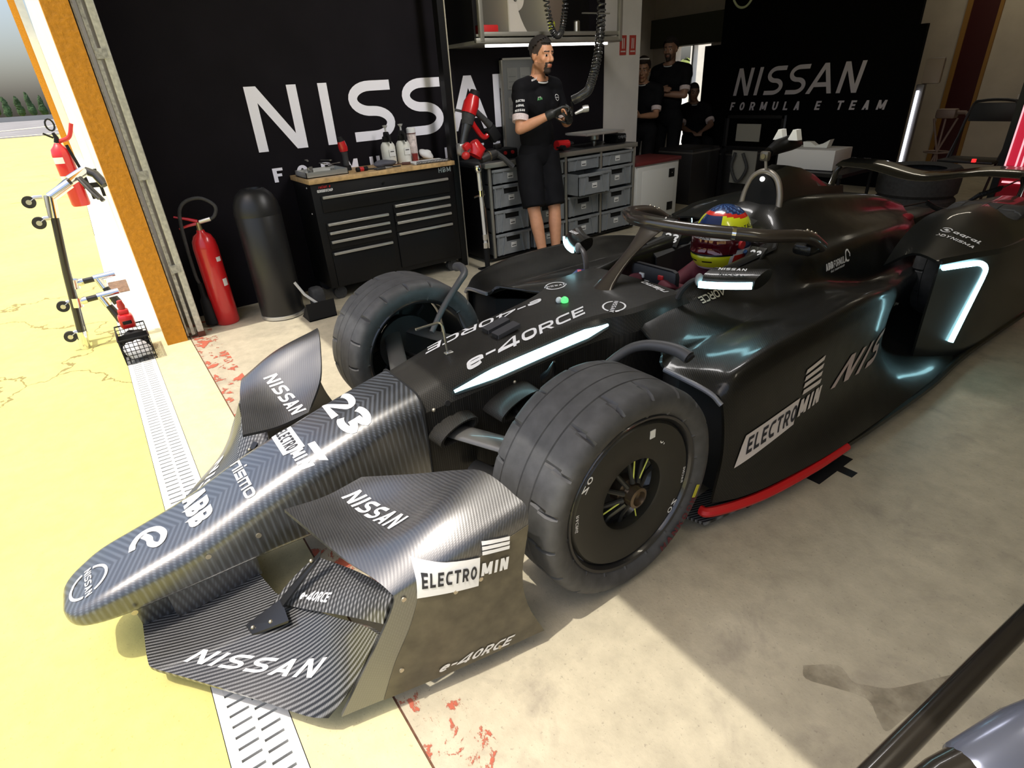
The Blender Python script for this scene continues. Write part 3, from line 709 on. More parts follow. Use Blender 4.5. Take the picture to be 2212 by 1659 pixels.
for s in (1, -1):
    f, fb, rows = fender(s)
    # fold strip: the scuffed outer skirt below the crease
    sk = [[V(p) + V((s * .0016, 0, 0)) for p in r[26:]] for r in rows]
    sk = [r[:] for r in sk[3:]]
    part('side_skirt', MB().grid(sk, .001, flip=(s < 0)), M_skid, f, 40)
    q = MB()
    for y, z, a in ((.465, .352, .775), (.40, .345, .77), (.245, .15, .722), (.285, .37, .735), (.50, .075, .775)):
        h = fb.ray_cast(P3(s * (a + .1), y, z), V((-s, 0, 0)))
        if h[0] is not None: part('bolt', MB().cyl(h[0] + V((s * .001, 0, 0)), h[0] + V((s * .005, 0, 0)), .006, n=10), M_screw, f)
    if s > 0:
        g = MB(); write(g, 'NISSAN', P3(.285, .300, .41), V((.26, .035, .05)).normalized(), V((-.05, 1, .1)).normalized(), .052, .275, fb, t=.2, wid=.85, gap=.2, slant=.35, cell=.012); part('sponsor_lettering', g, M_letter, f, 0)
        Us = V((.03, .16, -.033)).normalized(); Ws = V((-.1, .10, .9)).normalized()
        Us = V((.02, .145, -.028)).normalized(); Ws = V((-.06, .16, .98)).normalized(); o = P3(.756, .312, .364)
        g = MB(); decal(g, [[(0, 0), (.149, 0), (.152, .080), (.003, .082)]] + [[(.158, .084 + k * .0125), (.230, .084 + k * .0125), (.231, .0935 + k * .0125), (.158, .0935 + k * .0125)] for k in range(3)], o, Us, Ws, fb, off=.005, cell=.012); g.recalc = False
        part('sponsor_panel', g, M_letter, f, 0)
        g = MB(); write(g, 'ELECTRO', o + Us * .012 + Ws * .024, Us, Ws, .036, .130, fb, off=.0065, t=.2, slant=.1, cell=.015); part('sponsor_lettering', g, M_ink, f, 0)
        g = MB(); write(g, 'MIN', o + Us * .155 + Ws * .026, Us, Ws, .036, .072, fb, off=.005, t=.25, slant=.1, cell=.015); part('sponsor_lettering', g, M_letter, f, 0)
        g = MB(); write(g, 'e-4ORCE', P3(.78, .325, .084), V((.02, .19, -.012)).normalized(), V((-.05, .15, .9)).normalized(), .030, .20, fb, off=.004, t=.2, gap=.14, slant=.5, cell=.015); part('lettering', g, M_letter, f, 0)
    else:
        g = MB(); write(g, 'NISSAN', P3(-.575, .315, .43), V((.29, .02, -.06)).normalized(), V((.02, 1, .2)).normalized(), .052, .30, fb, t=.2, wid=.85, gap=.2, slant=.2, cell=.012); part('sponsor_lettering', g, M_letter, f, 0)
# --- chassis tub (front), lofted; rings run from the left floor edge over the top to the right
def tub_ring(y, top, ws, zs, wl, zc, zb):
    """top: half width of the flat top, zc: height of the centre, ws/zs: shoulder, wl: lower half width, zb: bottom"""
    L = [(wl * .8, zb), (wl, zb + .03), (wl + (ws - wl) * .45, zb + (zs - zb) * .5), (ws, zs - .06), (ws, zs - .02), (ws - .012, zs), (top + .02, zc - .018), (top, zc - .005), (top * .5, zc), (0, zc + .001)]
    R = [(-a, z) for a, z in L[-2::-1]]
    return [P3(a, y, z) for a, z in L + R]
ts = [(.657, .105, .160, .478, .155, .519, .15), (.75, .110, .170, .488, .165, .540, .14), (.85, .118, .184, .500, .18, .560, .13), (1.0, .128, .196, .515, .2, .580, .12), (1.2, .140, .208, .532, .21, .597, .11), (1.4, .175, .232, .548, .22, .612, .1), (1.52, .235, .285, .560, .25, .622, .09), (1.70, .25, .31, .572, .28, .628, .08), (1.80, .26, .32, .585, .30, .626, .08)]
rs = [tub_ring(*q) for q in catmull(ts, 4)]
mb = MB().rings(rs, True, True, True); tub = part('chassis', mb, K_tub, car, 28); tub_b = mb.bvh()
# seam ring between nose and chassis
part('seam', MB().tube([p for p in rr_ring(.656, .1615, .150, .5205, .062, .022)], .0035, 6, closed=True), M_void, car)
q = MB()
Wn = V((-1, 0, 0)); Un = V((0, .55, .052)).normalized()
write(q, 'e-4ORCE', P3(.140, .842, .562), Un, V((-1, .0, .05)), .054, .545, tub_b, t=.2, wid=1.05, gap=.17, e=3.2, slant=.55, cell=.02)
part('drivetrain_lettering', q, M_letter, tub, 0)
q = MB(); write(q, 'e-4ORCE', P3(-.122, 1.375, .613), -Un, V((1, 0, .05)), .050, .545, tub_b, t=.2, wid=1.05, gap=.17, e=3.2, slant=.55, cell=.02)
part('drivetrain_lettering', q, M_letter, tub, 0)
for s in (1, -1):
    # light strip in the shoulder: a tapered glowing lens sunk in a black pocket
    cl = catmull([(.176, .775, .510), (.186, .90, .526), (.198, 1.10, .546), (.211, 1.28, .564), (.226, 1.425, .578)], 6)
    wd = [0.001 + .016 * min(1, i / 7, (len(cl) - 1 - i) / 4) for i in range(len(cl))]
    up = V((-.62 * s, 0, .78)); nn = V((.78 * s, 0, .62)); rows = [[], [], []]
    rows2 = [[], []]
    for c, w in zip(cl, wd):
        b = P3(s * c[0], c[1], c[2]); h = tub_b.ray_cast(b + nn * .1, -nn); b = h[0] if h[0] is not None else b
        for k, e in enumerate((-1, 0, 1)): rows[k].append(b + up * w * e + nn * (.006 + .003 * (e == 0)))
        for k, e in enumerate((-1, 1)): rows2[k].append(b + up * (w + .012) * e + nn * .0015)
    part('light_pocket', MB().grid(rows2, .003, flip=(s > 0)), mat('pocket_black', (.01, .014, .016), .35), tub)
    part('light_strip', MB().grid(rows, .004, flip=(s > 0)), M_glow, tub, label='glowing white-blue light strip')
    part('round_emblem', ring_emblem(MB(), P3(s * .178, 1.50, .625), V((.55, -.83 * s, 0)) * s if s > 0 else V((.55, .83, 0)), V((.83, .55 * s, 0)) * 1.0 if s > 0 else V((-.83, .55, 0)), .043, tub_b, t=.007, reach=.15), M_letter, tub, 0)
    # lower wishbone fairing pods
    for (y0, z0, L, hgt, out) in ((.74, .385, .175, .036, .045), (.96, .425, .20, .034, .10)):
        g = MB(); rgs = []
        for k in range(5):
            t = k / 4; rgs.append([P3(s * (.13 + (out + .06) * t), y0 + L / 2 * cos(radians(j * 15)) * (1 - .12 * t), z0 + .12 * (cos(radians(j * 15)) + 0) * L + hgt * (1 - .1 * t) * sin(radians(j * 15)) * (1 if sin(radians(j * 15)) > 0 else .9)) for j in range(24)])
        inner = [[p + (rgs[-1][0] + rgs[-1][12] - p - p) * .5 * .16 for p in rgs[-1]], [p + (rgs[-1][0] + rgs[-1][12] - p - p) * .5 * .25 + V((-s * .05, 0, 0)) for p in rgs[-1]]]
        g.rings(rgs + inner, True, True, True); part('suspension_pod', g, K_tub, tub, 40)
    g = MB()
    g.cyl(P3(s * .167, .74, .47), P3(s * .174, .74, .472), .010, n=14); part('jack_hole', g, M_void, tub)
    for y, z, a in ((.69, .46, .163), (.70, .33, .163), (.80, .42, .17), (1.0, .47, .196), (1.45, .46, .232)): part('bolt', MB().ball(P3(s * a, y, z), .007, 8, 6), M_screw, tub)
# vents, sensor tube and lamps on the chassis top
for a in (-.045, .02):
    g = MB().prism([P3(a, 1.03, .582), P3(a + .045, 1.03, .582), P3(a + .045, 1.13, .600), P3(a, 1.13, .600)], (0, 0, .016))
    vs_ = part('vent_scoop', g, mat('vent_edge', (.05, .05, .055), .4), tub, 0)
    part('vent_mouth', MB().box(P3(a + .0225, 1.029, .590), (.034, .004, .012)), M_void, tub, 0)
pt = part('sensor_tube', MB().tube(bez(P3(0, .851, .556), P3(0, .845, .64), P3(0, .85, .684), P3(-.01, .83, .682), 8) + [P3(-.01, .745, .681)], .0045, 8), M_steel, tub)
part('sensor_base', MB().box(P3(0, .855, .563), (.022, .03, .006), bevel=.002), M_alu, tub)
part('status_lamp', MB().ball(P3(-.005, 1.405, .620), .016, 12, 8), emit('green_glow', (.1, .9, .2), 1.6), tub)
part('status_lamp', MB().ball(P3(-.022, 1.39, .620), .014, 12, 8), mat('white_lens', (.7, .8, .78), .2), tub)
part('status_lamp', MB().box(P3(-.20, 1.60, .612), (.03, .06, .016), bevel=.005), emit('blue_glow', (.05, .45, .9), 1.1), tub)
# --- suspension arms, ducts, pushrods
for s in (1, -1):
    def arm(p0, p1, w, h, name, m=K_tub):
        a = P3(s * p0[0], p0[1], p0[2]); b = P3(s * p1[0], p1[1], p1[2]); d = (b - a).normalized(); ch = V((0, 1, .12)); ch = (ch - d * ch.dot(d)).normalized(); tn = d.cross(ch)
        rs = []
        for p in (a, b): rs.append([p + ch * w * (cos(2 * pi * k / 16)) + tn * h * sin(2 * pi * k / 16) for k in range(16)])
        part(name, MB().rings(rs), m, car)
    arm((.19, .74, .372), (.70, .93, .40), .038, .013, 'wishbone', mat('satin_carbon', (.075, .073, .068), .3, coat=.4)); arm((.18, 1.18, .40), (.70, 1.02, .40), .034, .012, 'wishbone', MATS['satin_carbon'])
    arm((.19, .80, .20), (.72, .96, .19), .03, .012, 'wishbone', MATS['satin_carbon']); arm((.20, 1.22, .20), (.72, 1.0, .19), .03, .012, 'wishbone', MATS['satin_carbon'])
    part('steering_rod', MB().tube([P3(s * .20, .95, .43), P3(s * .42, .93, .37), P3(s * .74, .90, .33)], .010, 8), M_black, car)
    part('damper_fitting', MB().tube([P3(s * .245, 1.10, .47), P3(s * .285, 1.095, .51), P3(s * .30, 1.09, .535), P3(s * .315, 1.085, .565)], [.022, .016, .012, .004], 10), M_black, car)
    path = catmull([(.42, 1.00, .47), (.47, 1.10, .55), (.51, 1.21, .625), (.545, 1.262, .646), (.60, 1.29, .652), (.655, 1.303, .650), (.69, 1.306, .640)], 5)
    dct = part('brake_duct', MB().tube([P3(s * a, y, z) for a, y, z in path], [.012 + .010 * i / len(path) for i in range(len(path))], 12), mat('duct_rubber', (.06, .06, .062), .5), car)
    part('duct_mouth', MB().cyl(P3(s * .689, 1.306, .641), P3(s * .696, 1.306, .637), .017, n=12), M_void, dct)
# --- wheels
RX0 = lambda a: Matrix.Rotation(a, 3, 'X')
def tyre_mesh(c, R, hw, s):
    n = 288; prof = [(R - .085, -hw * .86), (R - .070, -hw * .95), (R - .045, -hw * 1.02), (R - .025, -hw * 1.0), (R - .012, -hw * .93), (R - .004, -hw * .80)]
    for f in (-.62, -.60, -.58, -.3, -.04, -.02, 0.0, .28, .34, .36, .38, .6, .8): prof.append((R - .0008 - (.004 if f in (-.60, -.02, .36) else 0) - .004 * abs(f), hw * f))
    prof += [(R - .012, hw * .93), (R - .025, hw * 1.0), (R - .045, hw * 1.02), (R - .070, hw * .95), (R - .085, hw * .86)]
    mbx = MB(); rs = []
    for r, h in prof:
        f = h / hw * 1.0; row = []
        for j in range(n):
            a = 2 * pi * j / n; rr = r; k = (j + (7 if f < 0 else 0)) % 16
            if (.38 < f < .95 and k == int(2 + (f - .4) * 3)) or (-.95 < f < -.62 and k == 3): rr -= .012
            row.append(P3(c[0] + s * h, c[1] + rr * cos(a), c[2] + rr * sin(a)))
        rs.append(row)
    mbx.rings(rs, True, False, False); return mbx
M_tyre = mat('tyre_rubber', (0.056, 0.056, 0.057), 0.62, vary=0.22, scale=26, bump=.15)
def wheel(s, a, y, R, hw, name):
    c = (s * a, y, R); t = part(name, tyre_mesh(c, R, hw, s), M_tyre, car, 30)
    o = a + hw
    def L(prof, n=64): return MB().lathe(prof, P3(s * a, y, R), (s, 0, 0), n, cap=False)
    part('rim', L([(R - .074, hw * .84), (R - .082, hw * .93), (R - .090, hw * .91), (R - .097, hw * .84), (R - .10, hw * .5), (R - .10, -hw * .82), (R - .088, -hw * .90), (R - .076, -hw * .84)]), mat('rim_black', (.015, .015, .016), .3, coat=.5), t)
    part('wheel_cover', L([(R - .100, hw * .80), (R - .108, hw * .87), (R - .14, hw * .885), (.122, hw * .86), (.116, hw * .83), (.116, hw * .6)]), mat('cover_black', (.018, .017, .013), .45), t)
    for k in range(10):
        an = 2 * pi * k / 10 + .2; d = V((0, cos(an), sin(an)))
        sp = MB().tube([P3(s * (a + hw * .80), y, R) + d * .034, P3(s * (a + hw * .62), y, R) + d * .09, P3(s * (a + hw * .50), y, R) + d * .20], [.008, .007, .009], 8)
        part('spoke', sp, mat('spoke_black', (.02, .02, .018), .3), t)
    part('brake_disc', MB().lathe([(.02, 0), (.14, 0), (.14, .02), (.02, .02)], P3(s * (a + hw * .15), y, R), (s, 0, 0), 32), mat('disc_dark', (.02, .02, .02), .5), t)
    hb = MB().lathe([(.045, hw * .5), (.045, hw * .72), (.030, hw * .76), (.027, hw * .84), (.033, hw * .86), (.033, hw * 1.0), (.024, hw * 1.02), (.021, hw * .9), (.001, hw * .88)], P3(s * a, y, R), (s, 0, 0), 24)
    part('hub_nut', hb, mat('hub_bronze', (.22, .17, .12), .3, .9), t)
    if R < .34:
        for an in (-14, 98, 130, 252): 
            d = V((0, -cos(radians(an)), sin(radians(an)))); part('spoke_stripe', MB().tube([P3(s * (a + hw * .79), y, R) + d * .05, P3(s * (a + hw * .74), y, R) + d * .113], .0022, 6), mat('lime_paint', (.55, .6, .1), .5), t)
        if s > 0:
            X = o - hw * .115 + .0005
            def on(txt, ang, rad, hgt, length, flip=False, rt=1.0):
                d = V((0, cos(radians(ang)), sin(radians(ang)))); tg = V((0, -sin(radians(ang)), cos(radians(ang)))) * rt
                Uu = tg if not flip else -tg; Wd = d if flip is False else -d
                g = MB(); write(g, txt, P3(X, y, R) + d * rad - Uu * length / 2, Uu, Wd, hgt, length, None, off=.001, t=.16, wid=.8, gap=.2, cell=.2); part('wheel_lettering', g, M_letter, t, 0)
            def ring(txt, a0, rad, hgt, step, m, X2, nm):
                g = MB()
                for k, ch in enumerate(txt):
                    if ch == ' ': continue
                    an = radians(a0 + step * k); d = V((0, cos(an), sin(an))); tg = V((0, -sin(an), cos(an))) * (1 if step > 0 else -1); Wd = -d if step > 0 else d
                    write(g, ch, P3(X2, y, R) + d * rad - tg * hgt * .4, tg, Wd, hgt, hgt * .8, None, off=.001, t=.2, wid=.8, cell=.2)
                part(nm, g, m, t, 0)
            ring('HANKOOK', -64, .300, .028, 6.0, mat('sidewall_red', (.12, .012, .02), .6), o + .0035, 'sidewall_lettering')
            g = MB(); d = V((0, cos(radians(-22)), sin(radians(-22)))); g.box(P3(o + .003, y, R) + d * .285, (.002, .014, .045), rot=RX0(-.4)); part('sidewall_mark', g, mat('mark_yellow', (.5, .45, .03), .6), t, 0)
            on('OZ', 145, .212, .018, .052); on('RACING', 176, .214, .010, .058); on('OZ', -37, .212, .018, .05); on('RACING', -8, .214, .010, .056)
            on('21', 52, .192, .022, .028, True); 
            g = MB(); d = V((0, cos(radians(72)), sin(radians(72)))); g.box(P3(X, y, R) + d * .195, (.002, .020, .026)); part('sticker', g, M_label, t, 0)
    return t

wheel(1, .660, .99, .335, .142, 'front_wheel'); wheel(-1, .655, .99, .335, .142, 'front_wheel')
wheel(1, .60, 3.86, .35, .165, 'rear_wheel'); wheel(-1, .60, 3.86, .35, .165, 'rear_wheel')
# --- main bodywork: cockpit sides, sidepods and engine cover as one skin (mirrored about the centre line)
BS = [
 [(0,1.79,.30),(.18,1.79,.32),(.21,1.79,.60),(.27,1.70,.597),(.295,1.537,.556),(.49,1.42,.566),(.545,1.38,.526),(.715,1.385,.510),(.768,1.392,.48),(.79,1.40,.30),(.80,1.36,.12)],
 [(0,1.83,.29),(.185,1.83,.32),(.213,1.835,.607),(.27,1.77,.604),(.31,1.64,.57),(.487,1.50,.562),(.536,1.46,.538),(.70,1.46,.556),(.775,1.46,.538),(.80,1.46,.30),(.84,1.46,.118)],
 [(0,1.90,.28),(.19,1.90,.32),(.215,1.90,.614),(.27,1.87,.612),(.325,1.80,.582),(.485,1.68,.556),(.535,1.66,.548),(.69,1.66,.582),(.783,1.66,.574),(.81,1.64,.30),(.868,1.62,.115)],
 [(0,2.03,.27),(.20,2.03,.32),(.22,2.03,.628),(.272,2.03,.632),(.36,2.0,.578),(.48,1.95,.556),(.54,1.95,.558),(.69,1.95,.592),(.785,1.95,.580),(.815,1.95,.30),(.895,1.95,.11)],
 [(0,2.34,.28),(.17,2.36,.36),(.205,2.36,.655),(.285,2.36,.668),(.36,2.35,.615),(.45,2.33,.565),(.53,2.3,.565),(.67,2.3,.590),(.765,2.3,.572),(.80,2.3,.30),(.895,2.3,.105)],
 [(0,2.56,.70),(.11,2.56,.74),(.20,2.55,.735),(.30,2.55,.668),(.39,2.55,.632),(.44,2.55,.54),(.52,2.55,.53),(.64,2.55,.553),(.73,2.55,.535),(.75,2.55,.27),(.89,2.55,.10)],
 [(0,2.72,.82),(.10,2.72,.815),(.18,2.72,.75),(.30,2.71,.666),(.387,2.70,.626),(.435,2.70,.51),(.51,2.70,.49),(.605,2.70,.52),(.69,2.70,.502),(.69,2.70,.23),(.885,2.70,.10)],
 [(0,2.95,.815),(.10,2.95,.81),(.17,2.95,.75),(.30,2.95,.66),(.382,2.95,.615),(.425,2.95,.47),(.48,2.95,.44),(.555,2.95,.455),(.62,2.95,.435),(.60,2.95,.19),(.87,2.95,.095)],
 [(0,3.3,.775),(.10,3.3,.765),(.18,3.3,.685),(.28,3.3,.635),(.36,3.3,.592),(.42,3.3,.46),(.45,3.3,.43),(.49,3.3,.41),(.525,3.3,.375),(.51,3.3,.17),(.80,3.3,.085)],
 [(0,3.75,.705),(.09,3.75,.695),(.14,3.75,.625),(.24,3.75,.585),(.30,3.75,.54),(.36,3.75,.42),(.38,3.75,.375),(.40,3.75,.345),(.42,3.75,.30),(.43,3.75,.16),(.50,3.75,.085)],
 [(0,4.15,.605),(.06,4.15,.595),(.10,4.15,.555),(.16,4.15,.50),(.18,4.15,.45),(.20,4.15,.38),(.2,4.15,.34),(.2,4.15,.28),(.2,4.15,.22),(.2,4.15,.16),(.2,4.15,.1)],
]
def lin(pts, n):
    out = []
    for i in range(len(pts) - 1):
        for k in range(n):
            t = k / n; out.append(tuple(a * (1 - t) + b * t for a, b in zip(pts[i], pts[i + 1])))
    out.append(tuple(pts[-1])); return out
half = []
for st_ in BS:
    half.append(catmull(st_, 5))
cols = [catmull([r[j] for r in half], 6) for j in range(len(half[0]))]
half = [[cols[j][i] for j in range(len(cols))] for i in range(len(cols[0]))]
rows = [[P3(-a, y, z) for a, y, z in r[:0:-1]] + [P3(a, y, z) for a, y, z in r] for r in half]
mb = MB().grid(rows, .012)
# close the tail
body = part('bodywork', mb, K_body, car, 50); body_b = MB().grid(rows).bvh()
# leading edge lips of the sidepods (rounded, catch the light)
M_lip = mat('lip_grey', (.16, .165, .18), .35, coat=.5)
for s in (1, -1):
    le = catmull([(s * a, y, z) for a, y, z in BS[0][6:9]], 6)
    part('sidepod_lip', MB().tube([P3(a, y - .004, z - .004) for a, y, z in le], .009, 10), M_lip, body)
    le = catmull([(s * a, y, z) for a, y, z in BS[0][4:6]], 8)
    part('sidepod_lip', MB().tube([P3(a, y - .003, z - .006) for a, y, z in le], .007, 8), K_body, body)
    # dark intake wall behind the lips
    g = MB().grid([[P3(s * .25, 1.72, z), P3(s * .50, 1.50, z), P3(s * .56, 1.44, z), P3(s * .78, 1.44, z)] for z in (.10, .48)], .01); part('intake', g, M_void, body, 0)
    # red lower edge of the floor and the floor tray itself
    edge = catmull([(s * .775, 1.335, .088), (s * .80, 1.345, .088), (s * .835, 1.44, .088), (s * .868, 1.60, .088), (s * .89, 1.85, .088), (s * .895, 2.06, .088)], 6)
    part('floor_edge', MB().tube([P3(a, y, z) for a, y, z in edge], .017, 8), mat('red_edge', (.50, .008, .010), .4), car, label='red strip along the floor edge')
    edge2 = catmull([(s * .885, 2.07, .085), (s * .89, 2.3, .085), (s * .89, 2.8, .085), (s * .86, 3.3, .085), (s * .86, 4.2, .085)], 6)
    part('floor_edge', MB().tube([P3(a, y, z) for a, y, z in edge2], .016, 8), K_body, car)
    part('floor_fin', MB().prism([P3(s * .70, 1.30, .035), P3(s * .80, 1.335, .035), P3(s * .86, 1.62, .05), P3(s * .70, 1.66, .05)], (0, 0, .012)), K_plank, car, 0)
g = MB().box2(P3(-.85, 1.5, .050), P3(.85, 4.2, .075), .005); g.box2(P3(-.14, .80, .048), P3(.14, 1.52, .075), .005)
part('floor_tray', g, M_black, car)
# decals on the flank
q = MB(); Us = V((.035, .36, -.018)).normalized(); Ws = V((-.05, .04, .95)).normalized()
o = P3(.80, 1.44, .232)
decal(q, [[(0, 0), (.318, .045), (.352, .135), (.055, .100)]], o, V((.03, 1, -.0)).normalized(), Ws, body_b, off=.003, cell=.02)
decal(q, [[(.362, .142 + k * .026), (.475, .150 + k * .030), (.481, .150 + k * .030 + .017), (.367, .142 + k * .026 + .017)] for k in range(4)], o, V((.03, 1, 0)).normalized(), Ws, body_b, off=.003, cell=.02); q.recalc = False
part('sponsor_panel', q, mat('panel_white', (.62, .56, .52), .5), body, 0)
U1 = V((.03, 1, .105)).normalized()
q = MB(); write(q, 'ELECTRO', o + V((0, .055, .030)), U1, Ws, .056, .275, body_b, off=.0045, t=.2, slant=.35, cell=.02); part('sponsor_lettering', q, M_ink, body, 0)
q = MB(); write(q, 'MIN', o + V((.0, .345, .062)), U1, Ws, .058, .135, body_b, off=.003, t=.26, slant=.35, cell=.02); part('sponsor_lettering', q, MATS['panel_white'], body, 0)
q = MB(); write(q, 'NIS', P3(.80, 2.005, .325), V((0, 1, -.045)).normalized(), V((-.1, 0, .9)).normalized(), .10, .42, body_b, off=.003, t=.2, wid=.85, gap=.35, slant=.9, cell=.03); part('team_lettering', q, mat('rose_print', (.45, .36, .34), .5), body, 0)
q = MB(); write(q, 'ABB', P3(.41, 2.605, .560), V((-.03, 1, .02)).normalized(), V((-.35, 0, .93)).normalized(), .032, .075, body_b, off=.003, t=.26, gap=.06, cell=.02)
write(q, 'FORMULA', P3(.41, 2.685, .561), V((-.03, 1, .02)).normalized(), V((-.35, 0, .93)).normalized(), .032, .125, body_b, off=.003, t=.18, gap=.1, slant=.2, cell=.02)
decal(q, strokes_to_polys([(arc(.225, .024, .018, .020, -20, 60, 6) + arc(.222, .026, .021, .026, 60, 300, 14), False)], .008), P3(.41, 2.605, .560), V((-.03, 1, .02)).normalized(), V((-.35, 0, .93)).normalized(), body_b, off=.003, cell=.02)
write(q, 'WORLD CHAMPIONSHIP', P3(.41, 2.64, .543), V((-.03, 1, .02)).normalized(), V((-.35, 0, .93)).normalized(), .009, .15, body_b, off=.003, t=.2, cell=.02)
part('series_lettering', q, M_letter, body, 0)
for s in (1, -1):
    nrm = V((-.30 * s, -.72, .62)).normalized(); Uh = V((1, -.30 * s * .6, 0)); Uh = (Uh - nrm * Uh.dot(nrm)).normalized(); Wh = nrm.cross(Uh); ch = P3(s * .236, 2.305, .668)
    pad = part('headrest_pad', MB().box(ch - nrm * .008, (.10, .085, .014), rot=Matrix((Uh, Wh, nrm)).transposed(), bevel=.005), K_tub, body)
    q = MB(); write(q, '23', ch - Uh * .036 - Wh * .024, Uh, Wh, .048, .072, None, off=.001, t=.2, wid=.8, gap=.1, slant=.12, cell=.2); part('racing_number', q, M_letter, pad, 0)
q = MB(); write(q, 'nismo', P3(.222, 1.765, .626), V((-.148, .02, 0)).normalized(), V((-.02, -.148, 0)).normalized(), .030, .15, tub_b, t=.17, gap=.16, wid=.95, e=4, slant=.2, cell=.02); part('sponsor_lettering', q, M_letter, tub, 0)
for s in (1, -1):
    q = MB(); write(q, 'e-4ORCE', P3(s * .300, 2.05 if s > 0 else 1.85, .60), V((0, -s, 0)), V((s, 0, -.4)), .036, .20, body_b, off=.003, t=.2, wid=1.05, gap=.15, e=3, slant=.4, cell=.02); part('lettering', q, mat('dim_print', (.5, .47, .36), .5), body, 0)
# louvres at the rear of the left flank
lv = MB()
for k in range(6):
    lv.box(P3(.545, 2.86 + k * .035, .372 - k * .006), (.10, .006, .012), bevel=.002)
lv2 = part('louvre_panel', lv, mat('louvre_grey', (.08, .085, .07), .4), body)
# --- cockpit fittings
M_int = mat('cockpit_black', (.012, .012, .012), .6)
part('dash', MB().box(P3(0, 1.815, .50), (.34, .03, .20), bevel=.02), M_int, car)
swl = part('steering_wheel', MB().box(P3(0, 1.93, .585), (.26, .03, .13), bevel=.025), mat('wheel_black', (.02, .02, .022), .5), car)
for a, z, m in ((-.06, .60, M_label), (-.03, .57, M_label), (.05, .61, M_redp), (.09, .58, mat('lilac_plastic', (.35, .3, .6), .4))): part('button', MB().box(P3(a, 1.912, z), (.028, .01, .022), bevel=.003), m, swl)
part('headrest', MB().grid([[P3(a, y, z) for a, y, z in r] for r in ([(-.27, 2.16, .655), (-.285, 2.40, .685), (-.2, 2.56, .73), (0, 2.60, .75), (.2, 2.56, .73), (.285, 2.40, .685), (.27, 2.16, .655)], [(-.20, 2.16, .60), (-.20, 2.40, .62), (-.14, 2.52, .65), (0, 2.555, .68), (.14, 2.52, .65), (.20, 2.40, .62), (.20, 2.16, .60)], [(-.19, 2.16, .46), (-.19, 2.40, .46), (-.13, 2.51, .46), (0, 2.54, .46), (.13, 2.51, .46), (.19, 2.40, .46), (.19, 2.16, .46)])], .01), M_int, car, 40)
# --- halo
hp = catmull([(-.43, 2.50, .70), (-.428, 2.40, .755), (-.42, 2.30, .782), (-.38, 2.15, .802), (-.29, 2.05, .818), (-.15, 1.945, .834), (0, 1.905, .842), (.15, 1.945, .834), (.29, 2.05, .818), (.38, 2.15, .802), (.42, 2.30, .782), (.428, 2.40, .755), (.43, 2.50, .70)], 6)
halo = part('halo', MB().tube([P3(*p) for p in hp], .027, 14), M_halo, car, 60)
rg = []
for t in [i / 8 for i in range(9)]:
    y = 1.60 + (1.915 - 1.60) * t; z = .618 + (.838 - .618) * (t ** .92); w = .016 + .035 * (1 - t) ** 3 + .055 * t ** 3; L = .055 - .02 * t
    rg.append([P3(w * cos(2 * pi * k / 16), y + L * sin(2 * pi * k / 16), z - .0 + L * .35 * sin(2 * pi * k / 16)) for k in range(16)])
part('halo_pillar', MB().rings(rg), M_halo, halo, 60)
part('halo_fin', MB().grid([[P3(-.30, 2.03, .845), P3(-.16, 1.93, .866), P3(0, 1.885, .875), P3(.10, 1.915, .868)], [P3(-.28, 2.06, .845), P3(-.14, 1.99, .858), P3(0, 1.96, .862), P3(.08, 1.96, .86)]], .012), M_halo, halo)
for a in (.30,): part('clamp_band', MB().tube([P3(.285, 2.045, .8185), P3(.297, 2.055, .817)], .0285, 14), M_chrome, halo)
for s in (1, -1):
    for k in range(3): part('bolt', MB().ball(P3(s * .43, 2.36 + k * .035, .795 - k * .013), .007, 8, 6), M_screw, halo)
    part('halo_mount', MB().box(P3(s * .40, 2.46, .70), (.09, .14, .05), bevel=.02), K_body, halo)
# --- roll hoop, airbox fin, camera pod
hpth = catmull([(-.104, 2.675, .775), (-.092, 2.685, .86), (-.060, 2.69, .93), (0, 2.69, .958), (.060, 2.69, .93), (.092, 2.685, .86), (.104, 2.675, .775)], 6)
fin_st = [(2.69, .078, .955, .70), (2.80, .072, .975, .70), (2.95, .06, .945, .70), (3.10, .05, .895, .68), (3.25, .035, .825, .66), (3.42, .015, .755, .64)]
rg = [[P3(a, y, z) for a, z in ((-.105, zb), (-.095, zb + .16), (-w, zt - .03), (-w * .6, zt), (w * .6, zt), (w, zt - .03), (.095 - (y - 2.69) * .06, zb + .16), (.105, zb))] for y, w, zt, zb in fin_st]
rg = [[P3(max(-.105, min(.105, (p.x - CX))) * (1 - (p.y - 2.69) * .55 if True else 1), p.y, p.z) for p in r] for r in rg]
af = part('airbox', MB().rings(rg), mat('airbox_black', (.010, .010, .008), .4, coat=.3), car, 30)
part('roll_hoop', MB().tube([P3(*p) for p in hpth], .015, 12), mat('bare_metal', (.32, .29, .25), .4, .7), af)
part('intake_mouth', MB().add([P3(a * .88, 2.676, z - .012) for a, y, z in hpth], [tuple(range(len(hpth)))]), M_void, af, 0)
part('intake_lamp', MB().ball(P3(0, 2.668, .925), .012, 12, 8), emit('lamp_white', (1, 1, .95), 2.2), af)
pod = part('camera_pod', MB().tube([P3(0, 2.69, 1.045), P3(.0, 2.76, 1.062), P3(.0, 2.86, 1.07), P3(.0, 2.94, 1.06)], [.022, .035, .038, .02], 12), M_black, car)
part('camera_lens', MB().box(P3(0, 2.665, 1.030), (.044, .03, .044), bevel=.008).lathe([(.012, 0), (.012, .006), (.001, .006)], P3(0, 2.651, 1.030), (0, -1, 0), 16), mat('lens_grey', (.12, .11, .09), .3, .4), pod)
part('pod_stem', MB().cyl(P3(0, 2.69, .955), P3(0, 2.672, 1.02), .007, n=10), M_alu, pod)
